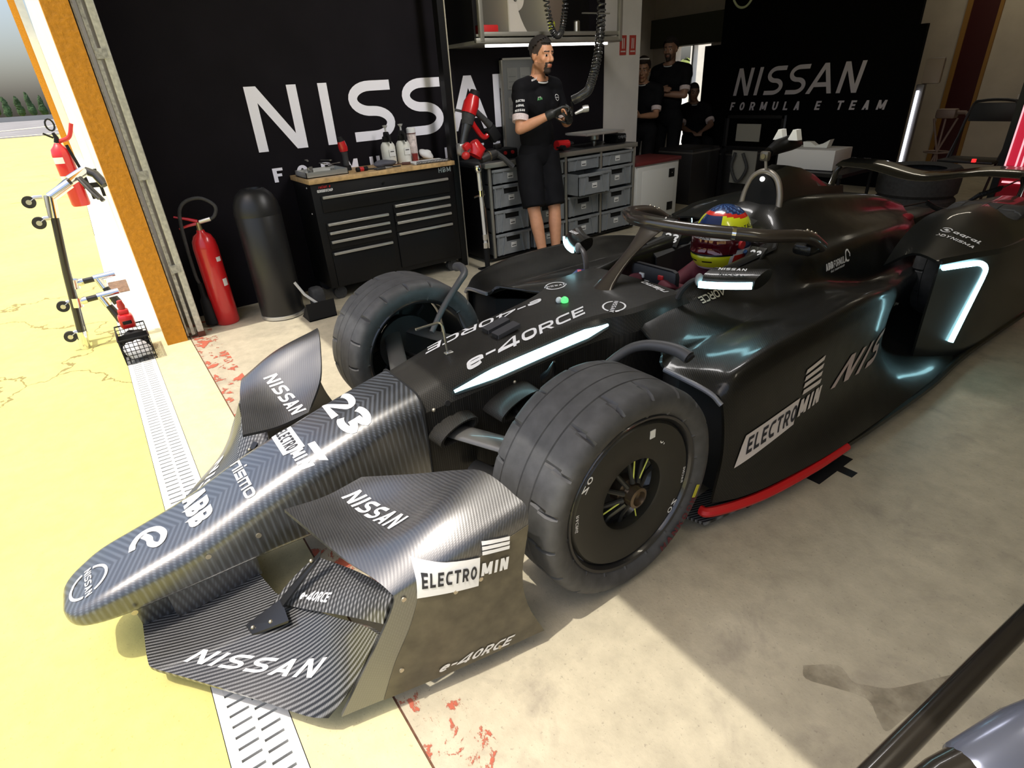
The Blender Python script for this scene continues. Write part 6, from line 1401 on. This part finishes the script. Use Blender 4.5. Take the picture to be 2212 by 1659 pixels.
def hand_shapes(mb, w, d, n, curl=0.6, k=1.0, side=1, spread=.25):
    """palm, four bent fingers of different length and a thumb from the side of the palm"""
    w = V(w); d = V(d).normalized(); n = V(n); n = (n - d * n.dot(d)).normalized(); s = d.cross(n) * side
    for a in (-.026, -.009, .009, .026): mb.capsule(w + s * a * .6 * k, w + (d * .082 + s * a) * k, .014 * k, .0115 * k, 10)
    for a, L, c in ((-.029, .86, 1.15), (-.010, 1.0, 1.0), (.010, 1.04, .92), (.029, .98, .85)):
        p = w + (d * .085 + s * a) * k; dr = (d + s * a * spread * 8 * .3).normalized(); ang = 0
        for j, sl in enumerate((.042, .027, .021)):
            ang += curl * c * (.75 if j == 0 else 1.0); v = dr * cos(ang) + n * sin(ang); p2 = p + v * sl * L * k; mb.capsule(p, p2, (.0095 - .001 * j) * k, (.0088 - .001 * j) * k, 10); p = p2
    p = w + (d * .022 + s * .028) * k; v = (d * .55 + s * .62 + n * .45).normalized()
    for j, sl in enumerate((.040, .032, .024)):
        p2 = p + v * sl * k; mb.capsule(p, p2, (.0125 - .0012 * j) * k, (.0112 - .0012 * j) * k, 10); p = p2; v = (v + d * .35 + n * .25 * curl).normalized()
M_skin = None
def skin(name, c):
    return mat(name, c, .5, vary=.08, scale=25, sss=0.0)
def face_mats(mb, c, M, beard, hairline):
    """material per face: 0 skin, 1 beard/brow, 2 eye white, 3 iris, 4 lip, 5 short hair"""
    c = V(c); Mi = M.transposed()
    for i, f in enumerate(mb.f):
        p = Mi @ (sum((V(mb.v[j]) for j in f), V()) / len(f) - c)
        if (p - V((0, 0, 0))).length > .17: continue
        m = 0
        if p.x > .04:
            for s in (1, -1):
                e = p - V((.082, s * .031, .003))
                if abs(e.y) < .0135 and abs(e.z) < .0045 * (1 - (e.y / .016) ** 2) + .0008: m = 3 if abs(e.y) < .0055 else 2
                if abs(p.z - .026 - .003) < .0055 and .010 < abs(p.y) < .050: m = 1
            if m == 0 and abs(p.y) < .024 and abs(p.z + .0645) < .0105 * (1 - (p.y / .026) ** 2) and p.x > .075: m = 4
        if m == 0 and beard:
            if p.x > .072 and (-.052 < p.z < -.042) and abs(p.y) < .032: m = 1
            elif p.x > .055 and p.z < -.078 and abs(p.y) < .032: m = 1
            elif p.x > .06 and .024 < abs(p.y) < .036 and -.09 < p.z < -.045: m = 1
            elif p.z < -.045 and p.x > -.02 and p.z > -.125: m = 6
        if m == 0 and p.z > hairline(p): m = 5
        mb.m[i] = m
def person(label, J, skin_c, fem=False, beard=False, loc=None, hairline=None, hair_c=(.02, .014, .01), shirt_c=(.006, .006, .0075), shorts=True, cuff=True, long_legs=False, voxel=.0075, group=None):
    j = {k: V(v) for k, v in J.items() if k != 'curl'}
    t = thing('person', label, 'person', loc or (j['pelvis'].x, j['pelvis'].y, 0))
    M = frame(J['hf'], J['hu']); lat = (j['shL'] - j['shR']).normalized(); up = (j['neck'] - j['pelvis']).normalized(); fw = lat.cross(up).normalized(); T = Matrix((fw, lat, fw.cross(lat))).transposed()
    sc = .90 if fem else 1.0; b = MB()
    sw = (j['shL'] - j['shR']).length / 2
    def torso(mbx, g):
        ch = (j['shL'] + j['shR']) / 2 - up * .13; mbx.ball(ch, (.108 * sc + g, sw * .86 + g, .175), 22, 14, M=T)
        md = ch.lerp(j['pelvis'], .55); mbx.ball(md, (.102 * sc + g, .150 * sc + g, .17), 22, 14, M=T)
        mbx.ball(j['pelvis'], (.108 * sc + g, .158 * sc + g, .13), 22, 14, M=T)
        mbx.capsule(ch, j['pelvis'], .095 * sc + g, .10 * sc + g)
        for s in ('R', 'L'):
            mbx.capsule(j['neck'] - up * .02, j['sh' + s], .058 * sc + g * .6, .060 * sc + g); mbx.capsule(ch + lat * (.06 if s == 'L' else -.06) + fw * .03, j['sh' + s] - up * .05, .085 * sc + g, .065 * sc + g)
    torso(b, 0); head_shapes(b, J['head'], M, fem)
    b.capsule(j['head'] + M @ V((-.025, 0, -.07)), j['neck'], .054 * sc, .058 * sc)
    for s in ('R', 'L'):
        b.capsule(j['sh' + s], j['el' + s], .050 * sc, .039 * sc); b.capsule(j['el' + s], j['el' + s].lerp(j['wr' + s], .35), .040 * sc, .041 * sc); b.capsule(j['el' + s].lerp(j['wr' + s], .35), j['wr' + s], .041 * sc, .026 * sc)
        hand_shapes(b, j['wr' + s], J['hd' + s], J['hn' + s], J.get('curl', .7), (.80 if beard and not long_legs else .95) * sc, 1 if s == 'R' else -1)
        b.capsule(j['hip' + s], j['kn' + s], .082 * sc, .055 * sc); b.capsule(j['kn' + s], j['kn' + s].lerp(j['an' + s], .33), .052 * sc, .056 * sc); b.capsule(j['kn' + s].lerp(j['an' + s], .33), j['an' + s], .056 * sc, .035 * sc)
        tf = V(J.get('toe', J['hf'])); tf.z = 0; tf.normalize(); b.capsule(j['an' + s] - V((0, 0, .035)), j['an' + s] + tf * .16 - V((0, 0, .045)), .036, .030)
    body = remesh(b, voxel, 5); hl = hairline or (lambda p: 9)
    face_mats(body, J['head'], M, beard, hl)
    mx = lambda a, k: tuple(x * k for x in a)
    ms_ = [skin('skin_%g' % skin_c[0], skin_c), mat('brow_hair', (.022, .014, .010), .8), mat('eye_white', (.5, .47, .44), .3), mat('iris', (.015, .01, .008), .2), mat('lips_%g' % skin_c[0], (skin_c[0] * .75, skin_c[1] * .5, skin_c[2] * .5), .45), mat('cropped_hair_%g' % hair_c[0], mx(hair_c, 1.0), .8, vary=.3, scale=300), mat('stubble_%g' % skin_c[0], mx(skin_c, .62), .6)]
    part('body', body, ms_, t, 70)
    # shirt with set-in sleeves
    sb = MB(); torso(sb, .014)
    for s in ('R', 'L'): sb.capsule(j['sh' + s], j['sh' + s].lerp(j['el' + s], .62), .066 * sc, .060 * sc)
    sm = remesh(sb, .009, 6)
    nb = (j['neck'] + up * .03)
    keep = [i for i, f in enumerate(sm.f) if not any((V(sm.v[k]) - nb).length < .088 and (V(sm.v[k]) - j['neck']).dot(up) > -.012 for k in f)]
    sm.f = [sm.f[i] for i in keep]; sm.m = [0] * len(sm.f)
    sh = part('shirt', sm, mat('shirt_%g' % shirt_c[0], shirt_c, .85, vary=.2, scale=14, spec=.15), t, 70, label='black short-sleeved team shirt')
    part('collar', MB().tube([nb - up * .035 + fw * (.068 * cos(a) + .012) * sc + lat * .074 * sin(a) * sc - up * .022 * cos(a) for a in [k * pi / 12 for k in range(24)]], .0055, 6, closed=True), mat('trim_white', (.62, .62, .6), .7), sh)
    for s in ('R', 'L'):
        if cuff:
            p = j['sh' + s].lerp(j['el' + s], .66); d = (j['el' + s] - j['sh' + s]).normalized(); part('sleeve_cuff', MB().tube([p, p + d * .045], [.0645 * sc, .062 * sc], 24), mat('cuff_pink', (.66, .56, .56), .8, vary=.15, scale=90), sh)
    # trousers or shorts
    pb = MB(); pb.ball(j['pelvis'] + up * .02, (.122 * sc, .172 * sc, .13), 22, 14, M=T)
    for s in ('R', 'L'):
        end = j['kn' + s] if not long_legs else j['an' + s]
        if long_legs: pb.capsule(j['hip' + s], j['kn' + s], .098 * sc, .075 * sc); pb.capsule(j['kn' + s], j['an' + s] + V((0, 0, .02)), .075 * sc, .062 * sc)
        else: pb.tube([j['hip' + s] + up * .04, j['hip' + s].lerp(end, .5), end + V((0, 0, .02))], [.108, .108, .095], 20)
    part('trousers' if long_legs else 'shorts', remesh(pb, .01, 5), mat('trousers_black', (.0065, .0065, .008), .85, vary=.25, scale=10, spec=.15), t, 70)
    for s in ('R', 'L'):
        tf = V(J.get('toe', J['hf'])); tf.z = 0; tf.normalize(); a = j['an' + s]
        f = MB(); f.capsule(a - V((0, 0, .028)) - tf * .045, a + tf * .165 - V((0, 0, .040)), .046, .036); f.capsule(a - V((0, 0, .02)), a + V((0, 0, .03)), .050, .048)
        f.v = [(p[0], p[1], max(p[2], .002)) for p in f.v]; part('shoe', remesh(f, .008, 4), mat('shoe_dark', (.02, .02, .022), .6), t, 70)
    return t, j, M, T, sh
def hair_cap(t, c, M, m, dz=.0, grow=.008, low=-.02, name='hair', front=.02):
    c = V(c); h = MB(); h.ball(c + M @ V((-.014, 0, .034 + dz)), (.102 + grow, .079 + grow, .093 + grow), 36, 24, M=M); Mi = M.transposed()
    def ok(f):
        p = Mi @ (sum((V(h.v[k]) for k in f), V()) / len(f) - c)
        return p.z > (.075 + front * .5 - max(0, .10 - p.x) * .0 if p.x > .045 else low + max(0, (p.x + .02)) * 1.3)
    h.f = [f for f in h.f if ok(f)]; h.m = [0] * len(h.f)
    rr = random.Random(2); h.v = [(p[0] + rr.uniform(-.002, .002), p[1] + rr.uniform(-.002, .002), p[2] + rr.uniform(-.002, .002)) for p in h.v]
    return part(name, h, m, t, 70)
# mechanic leaning on the counter
mech = dict(head=(-3.905, 3.10, 1.585), hf=(.97, .10, -.10), hu=(.06, .0, 1), neck=(-3.96, 3.095, 1.43), shR=(-3.95, 2.925, 1.365), shL=(-3.99, 3.28, 1.365), elR=(-3.88, 2.845, 1.09), wrR=(-3.72, 3.035, 1.185), elL=(-3.93, 3.36, 1.10), wrL=(-3.73, 3.215, 1.13),
            hdR=(.35, .75, .22), hnR=(.75, -.1, -.6), hdL=(.55, -.40, .25), hnL=(-.1, -.5, .5), pelvis=(-4.0, 3.09, .87), hipR=(-3.99, 2.995, .84), hipL=(-3.99, 3.185, .84), knR=(-3.89, 2.96, .46), knL=(-3.87, 3.165, .45), anR=(-3.79, 2.97, .075), anL=(-3.80, 3.115, .075), toe=(1, .05, 0), curl=.75)
hl_m = lambda p: (.062 - max(0, -(p.x - .06)) * .55) if p.x > -.03 else .01 - .0
t, j, M, T, sh = person('man in black team shirt, shorts and gloves leaning against the counter', mech, (.56, .27, .15), beard=True, hairline=lambda p: .070 if p.x > .055 else (.070 - (.055 - p.x) * 2.2 if p.x > .02 else (.012 if p.x > -.03 else -.055)), hair_c=(.035, .022, .015))
hair_cap(t, mech['head'], M, mat('hair_dark', (.014, .010, .008), .85, vary=.3, scale=200), grow=.007, low=.035, front=.014)
for s in ('R', 'L'):
    g = MB(); hand_shapes(g, mech['wr' + s], mech['hd' + s], mech['hn' + s], .75, 1.08, 1 if s == 'R' else -1); w = V(mech['wr' + s]); e = V(mech['el' + s]); g.capsule(w, w.lerp(e, .12), .034, .034)
    part('glove', remesh(g, .006, 4), mat('glove_black', (.018, .018, .017), .5), t, 70)
# prints on the shirt
def patch(txt, c, U, W, h, L, m, mb_bvh, name='shirt_print', sl=0.0):
    q = MB(); write(q, txt, V(c) - V(U).normalized() * L / 2, V(U).normalized(), V(W).normalized(), h, L, mb_bvh, t=.22, wid=.8, slant=sl, off=.002, cell=.02, reach=.14); part(name, q, m, sh, 0)
shb = BVHTree.FromPolygons([v.co + ORG[sh] for v in sh.data.vertices], [tuple(p.vertices) for p in sh.data.polygons])
sl_d = (V(mech['elR']) - V(mech['shR'])).normalized(); Ua = V((.55, .83, 0)).normalized()
for k, (tx, L) in enumerate((('ELECTRO', .065), ('AGRAL', .06), ('NISSAN', .072))): patch(tx, V(mech['shR']) + sl_d * (.085 + .034 * k) + V((.06, -.05, 0)), Ua, -sl_d, .016, L, M_letter, shb)
patch('NISSAN', V(mech['shR']).lerp(V(mech['neck']), .5) + V((.06, 0, .02)), V((.25, .9, .35)), V((-.3, 0, .9)), .014, .05, M_letter, shb, sl=.3)
patch('AN', V((-3.83, 3.03, 1.285)), V((.1, 1, .1)), V((-.1, 0, 1)), .018, .05, mat('green_print', (.10, .35, .12), .6), shb); patch('AN', V((-3.83, 3.03, 1.30)), V((.1, 1, .1)), V((-.1, 0, 1)), .010, .03, MATS['sign_white'], shb)
q = MB(); ring_emblem(q, V((-3.85, 3.23, 1.29)), V((.0, 1, 0)), V((0, 0, 1)), .022, shb, t=.004); part('shirt_print', q, M_letter, sh, 0)
# what he holds
tt = thing('wheel_nut', 'pale metal fitting held in gloved hands of the mechanic', 'fitting', (-3.62, 3.25, 1.19))
part('ring', MB().lathe([(.016, -.02), (.024, -.02), (.026, .0), (.024, .024), (.016, .024)], (-3.60, 3.27, 1.205), (.5, .8, .1), 20, cap=False), mat('nut_steel', (.62, .6, .56), .35, .7), tt)
part('stem', MB().tube([(-3.64, 3.20, 1.175), (-3.62, 3.235, 1.19), (-3.605, 3.26, 1.20)], [.010, .014, .017], 12), MATS['nut_steel'], tt)
# woman with white glasses on her hair
gx, gy = -5.18, 5.6
wom = dict(head=(gx, gy, 1.475), hf=(.55, -.80, -.25), hu=(.10, -.12, 1), neck=(gx - .02, gy + .03, 1.335), shR=(gx - .155, gy - .035, 1.25), shL=(gx + .14, gy + .115, 1.25), elR=(gx - .27, gy - .10, 1.0), wrR=(gx - .07, gy - .24, 1.075), elL=(gx + .20, gy + .03, .99), wrL=(gx + .17, gy - .20, .995),
           hdR=(.85, -.2, -.12), hnR=(-.1, .4, -.9), hdL=(-.2, -.5, .05), hnL=(-.5, .2, .6), pelvis=(gx - .02, gy + .06, .84), hipR=(gx - .10, gy + .02, .82), hipL=(gx + .06, gy + .10, .82), knR=(gx - .09, gy - .02, .45), knL=(gx + .07, gy + .05, .45), anR=(gx - .09, gy + .03, .075), anL=(gx + .07, gy + .10, .075), toe=(.5, -.85, 0), curl=.8)
t, j, M, T, sh = person('young woman in dark polo shirt with white glasses on her hair', wom, (.36, .19, .11), fem=True, hairline=lambda p: .066 if p.x > .045 else (.066 - (.045 - p.x) * 1.5), hair_c=(.025, .014, .008), long_legs=True, voxel=.008)
hc = hair_cap(t, wom['head'], M, mat('hair_brown', (.022, .012, .007), .7), grow=.006, low=-.07, front=.01)
part('hair_bun', MB().ball(V(wom['head']) + M @ V((-.12, 0, .03)), .04, 14, 10), MATS['hair_brown'], t)
part('glasses', MB().tube([V(wom['head']) + M @ V((.055 - .02 * abs(y / .07), y, .118 - .3 * abs(y) * .4)) for y in [(-.07 + .014 * k) for k in range(11)]], .008, 8), mat('glasses_white', (.6, .58, .56), .3), t)
part('wristband', MB().tube([V(wom['wrR']).lerp(V(wom['elR']), .12), V(wom['wrR']).lerp(V(wom['elR']), .2)], .029, 14), M_black, t)
tt = thing('phone', 'pale phone held in both hands by the woman', 'phone', (gx + .08, gy - .28, 1.04)); part('body', MB().box((gx + .07, gy - .275, 1.035), (.14, .02, .07), rot=RY(.6), bevel=.008), mat('phone_pale', (.30, .28, .27), .3), tt); part('lens', MB().box((gx + .04, gy - .288, 1.058), (.03, .006, .03), rot=RY(.6), bevel=.003), M_black, tt)
# tall man with crossed arms behind her
mx_, my_ = -5.31, 6.2
tall = dict(head=(mx_, my_, 1.67), hf=(.35, -.93, -.08), hu=(.0, -.02, 1), neck=(mx_ - .01, my_ + .03, 1.515), shR=(mx_ - .20, my_ + .0, 1.44), shL=(mx_ + .20, my_ + .08, 1.44), elR=(mx_ - .25, my_ - .06, 1.19), wrR=(mx_ + .03, my_ - .20, 1.235), elL=(mx_ + .26, my_ + .0, 1.17), wrL=(mx_ + .0, my_ - .165, 1.20),
            hdR=(.9, .12, .15), hnR=(.1, .5, -.3), hdL=(-.95, .05, .25), hnL=(-.1, .6, .3), pelvis=(mx_, my_ + .04, .93), hipR=(mx_ - .10, my_ + .03, .91), hipL=(mx_ + .10, my_ + .06, .91), knR=(mx_ - .10, my_ + .0, .50), knL=(mx_ + .11, my_ + .03, .50), anR=(mx_ - .11, my_ + .04, .075), anL=(mx_ + .12, my_ + .07, .075), toe=(.3, -.95, 0), curl=.5)
t, j, M, T, sh = person('tall man in dark polo shirt with folded arms behind the woman', tall, (.26, .14, .09), beard=True, hairline=lambda p: .07 if p.x > .05 else (.07 - (.05 - p.x) * .8), hair_c=(.020, .013, .009), long_legs=True, voxel=.009)
hair_cap(t, tall['head'], M, MATS['hair_dark'], grow=.012, low=.0, front=.012)
# small seated figure against the bright doorway
sx_, sy_ = -6.02, 7.6
sit = dict(head=(sx_, sy_, 1.16), hf=(.8, -.6, -.2), hu=(0, 0, 1), neck=(sx_ + .0, sy_ + .03, 1.01), shR=(sx_ - .10, sy_ - .10, .93), shL=(sx_ + .16, sy_ + .12, .93), elR=(sx_ + .02, sy_ - .24, .70), wrR=(sx_ + .20, sy_ - .28, .66), elL=(sx_ + .32, sy_ + .05, .72), wrL=(sx_ + .34, sy_ - .14, .66), hdR=(.8, -.1, -.1), hnR=(0, 0, -1), hdL=(.2, -.8, -.1), hnL=(0, 0, -1),
           pelvis=(sx_ + .02, sy_ + .05, .52), hipR=(sx_, sy_ - .05, .50), hipL=(sx_ + .10, sy_ + .08, .50), knR=(sx_ + .32, sy_ - .28, .50), knL=(sx_ + .42, sy_ - .12, .50), anR=(sx_ + .34, sy_ - .30, .075), anL=(sx_ + .44, sy_ - .14, .075), toe=(.8, -.6, 0), curl=.5)
t, j, M, T, sh = person('distant seated person in dark clothes silhouetted against bright doorway', sit, (.22, .12, .08), hairline=lambda p: .06 if p.x > .05 else -.03, long_legs=True, voxel=.011)
t = thing('stool', 'dark round stool under the distant seated person', 'stool', (sx_ + .04, sy_ + .06, 0)); part('seat', MB().cyl((sx_ + .04, sy_ + .06, .35), (sx_ + .04, sy_ + .06, .385), .17, n=24), M_black, t)
for k in range(4): part('leg', MB().cyl((sx_ + .04 + .13 * cos(k * pi / 2), sy_ + .06 + .13 * sin(k * pi / 2), .35), (sx_ + .04 + .16 * cos(k * pi / 2), sy_ + .06 + .16 * sin(k * pi / 2), 0), .012, n=8), M_black, t)
# ------------------------------------------------------------------ driver in the cockpit
t = thing('person', 'racing driver in colourful blue, yellow and red helmet sitting in cockpit', 'person', (CX, 2.4, .3))
b = MB(); c = P3(0, 2.40, .682)
b.ball(P3(0, 2.42, .48), (.165, .11, .13), 20, 14); b.ball(P3(0, 2.30, .36), (.15, .16, .09), 20, 12); b.ball(c, (.095, .11, .115), 18, 12); b.capsule(P3(0, 2.43, .55), c, .06, .06)
for s in (1, -1):
    b.capsule(P3(s * .12, 2.42, .52), P3(s * .17, 2.20, .42), .05, .042); b.capsule(P3(s * .17, 2.20, .42), P3(s * .12, 1.99, .55), .040, .028); hand_shapes(b, P3(s * .12, 1.99, .55), (-s * .2, -.75, .5), (-s * .5, -.5, -.5), .8, .95, s)
    b.capsule(P3(s * .09, 2.22, .37), P3(s * .09, 1.98, .42), .07, .06)
M_suit = mat('suit_dark', (.022, .022, .05), .8)
bo = part('body', remesh(b, .009, 4), mat('driver_suit', (.10, .012, .022), .8, vary=.3, scale=9), t, 70)
hm = MB(); nA, nE = 96, 64; vs = []
def hpt(az, el):
    ce, se = cos(el), sin(el); x = .128 * ce * sin(az); f = .150 * ce * cos(az); z = .165 * se
    fr = max(0, cos(az)) * ce
    if el < -.12: k = min(1, (-.12 - el) / .25) * max(0, 1 - max(0, (-el - .75)) / .5); f += .030 * k * fr ** .7; 
    z = max(z, -.150 + .02 * cos(az)); 
    if f < 0: f *= 1.04
    return V((CX + x, 2.40 - f, .682 + z))
for i in range(nE + 1):
    for k in range(nA): vs.append(hpt(-pi + 2 * pi * k / nA, -pi / 2 + pi * i / nE))
fs = []; mi = []
def hcol(az, el):
    A = abs(math.degrees(az)); E = math.degrees(el)
    crown = 44 + 10 * max(0, cos(az))
    if E > crown + 6: return 6 if (int(A / 9) + int(E / 6)) % 3 == 0 else 1
    if E > crown - 2: return 2
    if E > 26: return 3 if A > 35 else 1
    if E > 18 and A < 80: return 3
    if E > 9 and A < 74: return 4
    if E > -13 and A < 72: return 5
    if E > -18 and A < 66: return 0
    if E > -40 and A < 64: return 0 if (E < -24 and E > -28 and 8 < A < 30) else 3
    if E > -44 and A < 70: return 4
    if A < 70: return 1
    if E > 8: return 3 if A > 95 else 1
    if E > -8: return 1 if A < 120 else 2
    if E > -18: return 4
    if E > -30: return 2
    if E > -38: return 3
    if E > -42: return 0
    return 4
for i in range(nE):
    for k in range(nA):
        fs.append((i * nA + k, i * nA + (k + 1) % nA, (i + 1) * nA + (k + 1) % nA, (i + 1) * nA + k)); mi.append(hcol(-pi + 2 * pi * (k + .5) / nA, -pi / 2 + pi * (i + .5) / nE))
hm.v = [tuple(p) for p in vs]; hm.f = fs; hm.m = mi
M_lime = mat('helmet_lime', (.68, .74, .02), .25, coat=.8); 
hl = part('helmet', hm, [M_black, mat('helmet_navy', (.012, .028, .10), .22, coat=.9), mat('helmet_red', (.62, .03, .015), .25, coat=.8), M_lime, mat('helmet_white', (.75, .75, .76), .3, coat=.5), mat('visor_black', (.03, .004, .006), .12, coat=.9), mat('helmet_sky', (.06, .13, .30), .25, coat=.8)], t, 60)
vr = []
for e in (-13, -7, -1, 4, 9.3): vr.append([c + (hpt(radians(a), radians(e)) - c) * 1.03 for a in range(-74, 75, 6)])
part('visor', MB().grid(vr, .003, flip=True), mat('visor_red', (.09, .004, .010), .08, .35, coat=1.0), hl, 60, label='mirrored dark red visor')
hb_ = BVHTree.FromPolygons([V(p) for p in hm.v], hm.f)
q = MB(); write(q, 'NISSAN', c + V((-.05, -.14, .029)), V((1, 0, 0)), V((0, 0, 1)), .017, .085, hb_, t=.17, wid=.9, off=.006, cell=.01); part('visor_lettering', q, M_ink, hl, 0)
q = MB(); write(q, 'ATALAY', c + V((.125, -.03, .062)), V((-.15, .98, .1)).normalized(), V((-.4, 0, .9)).normalized(), .020, .12, hb_, t=.17, off=.003, cell=.01); part('helmet_lettering', q, M_ink, hl, 0)
part('visor_pivot', MB().cyl(c + V((.118, -.03, .0)), c + V((.136, -.03, .0)), .020, n=16), M_redp, hl)
for s in (1, -1): part('tear_strip', MB().cyl(c + V((s * .131, .0, -.035)), c + V((s * .122, .05, -.075)), .010, n=10), MATS['helmet_sky'], hl)
# repeats share a group
for base, grp in (('coiled_hose', 'coiled hoses hanging from the ceiling'), ('pump_sprayer', 'pump spray bottles on the worktop'), ('fire_sign', 'fire equipment signs on the wall'), ('spare_tyre', 'spare tyres stacked on the floor'),
                  ('wheel_gun', 'red wheel guns by the pole stand'), ('fire_extinguisher', 'fire extinguishers by the entrance'), ('flight_case', 'dark cases in the shadow'), ('backdrop', 'black team backdrops')):
    for o in bpy.data.objects:
        if o.parent is None and o.name.split('.')[0] == base and 'label' in o: o['group'] = grp
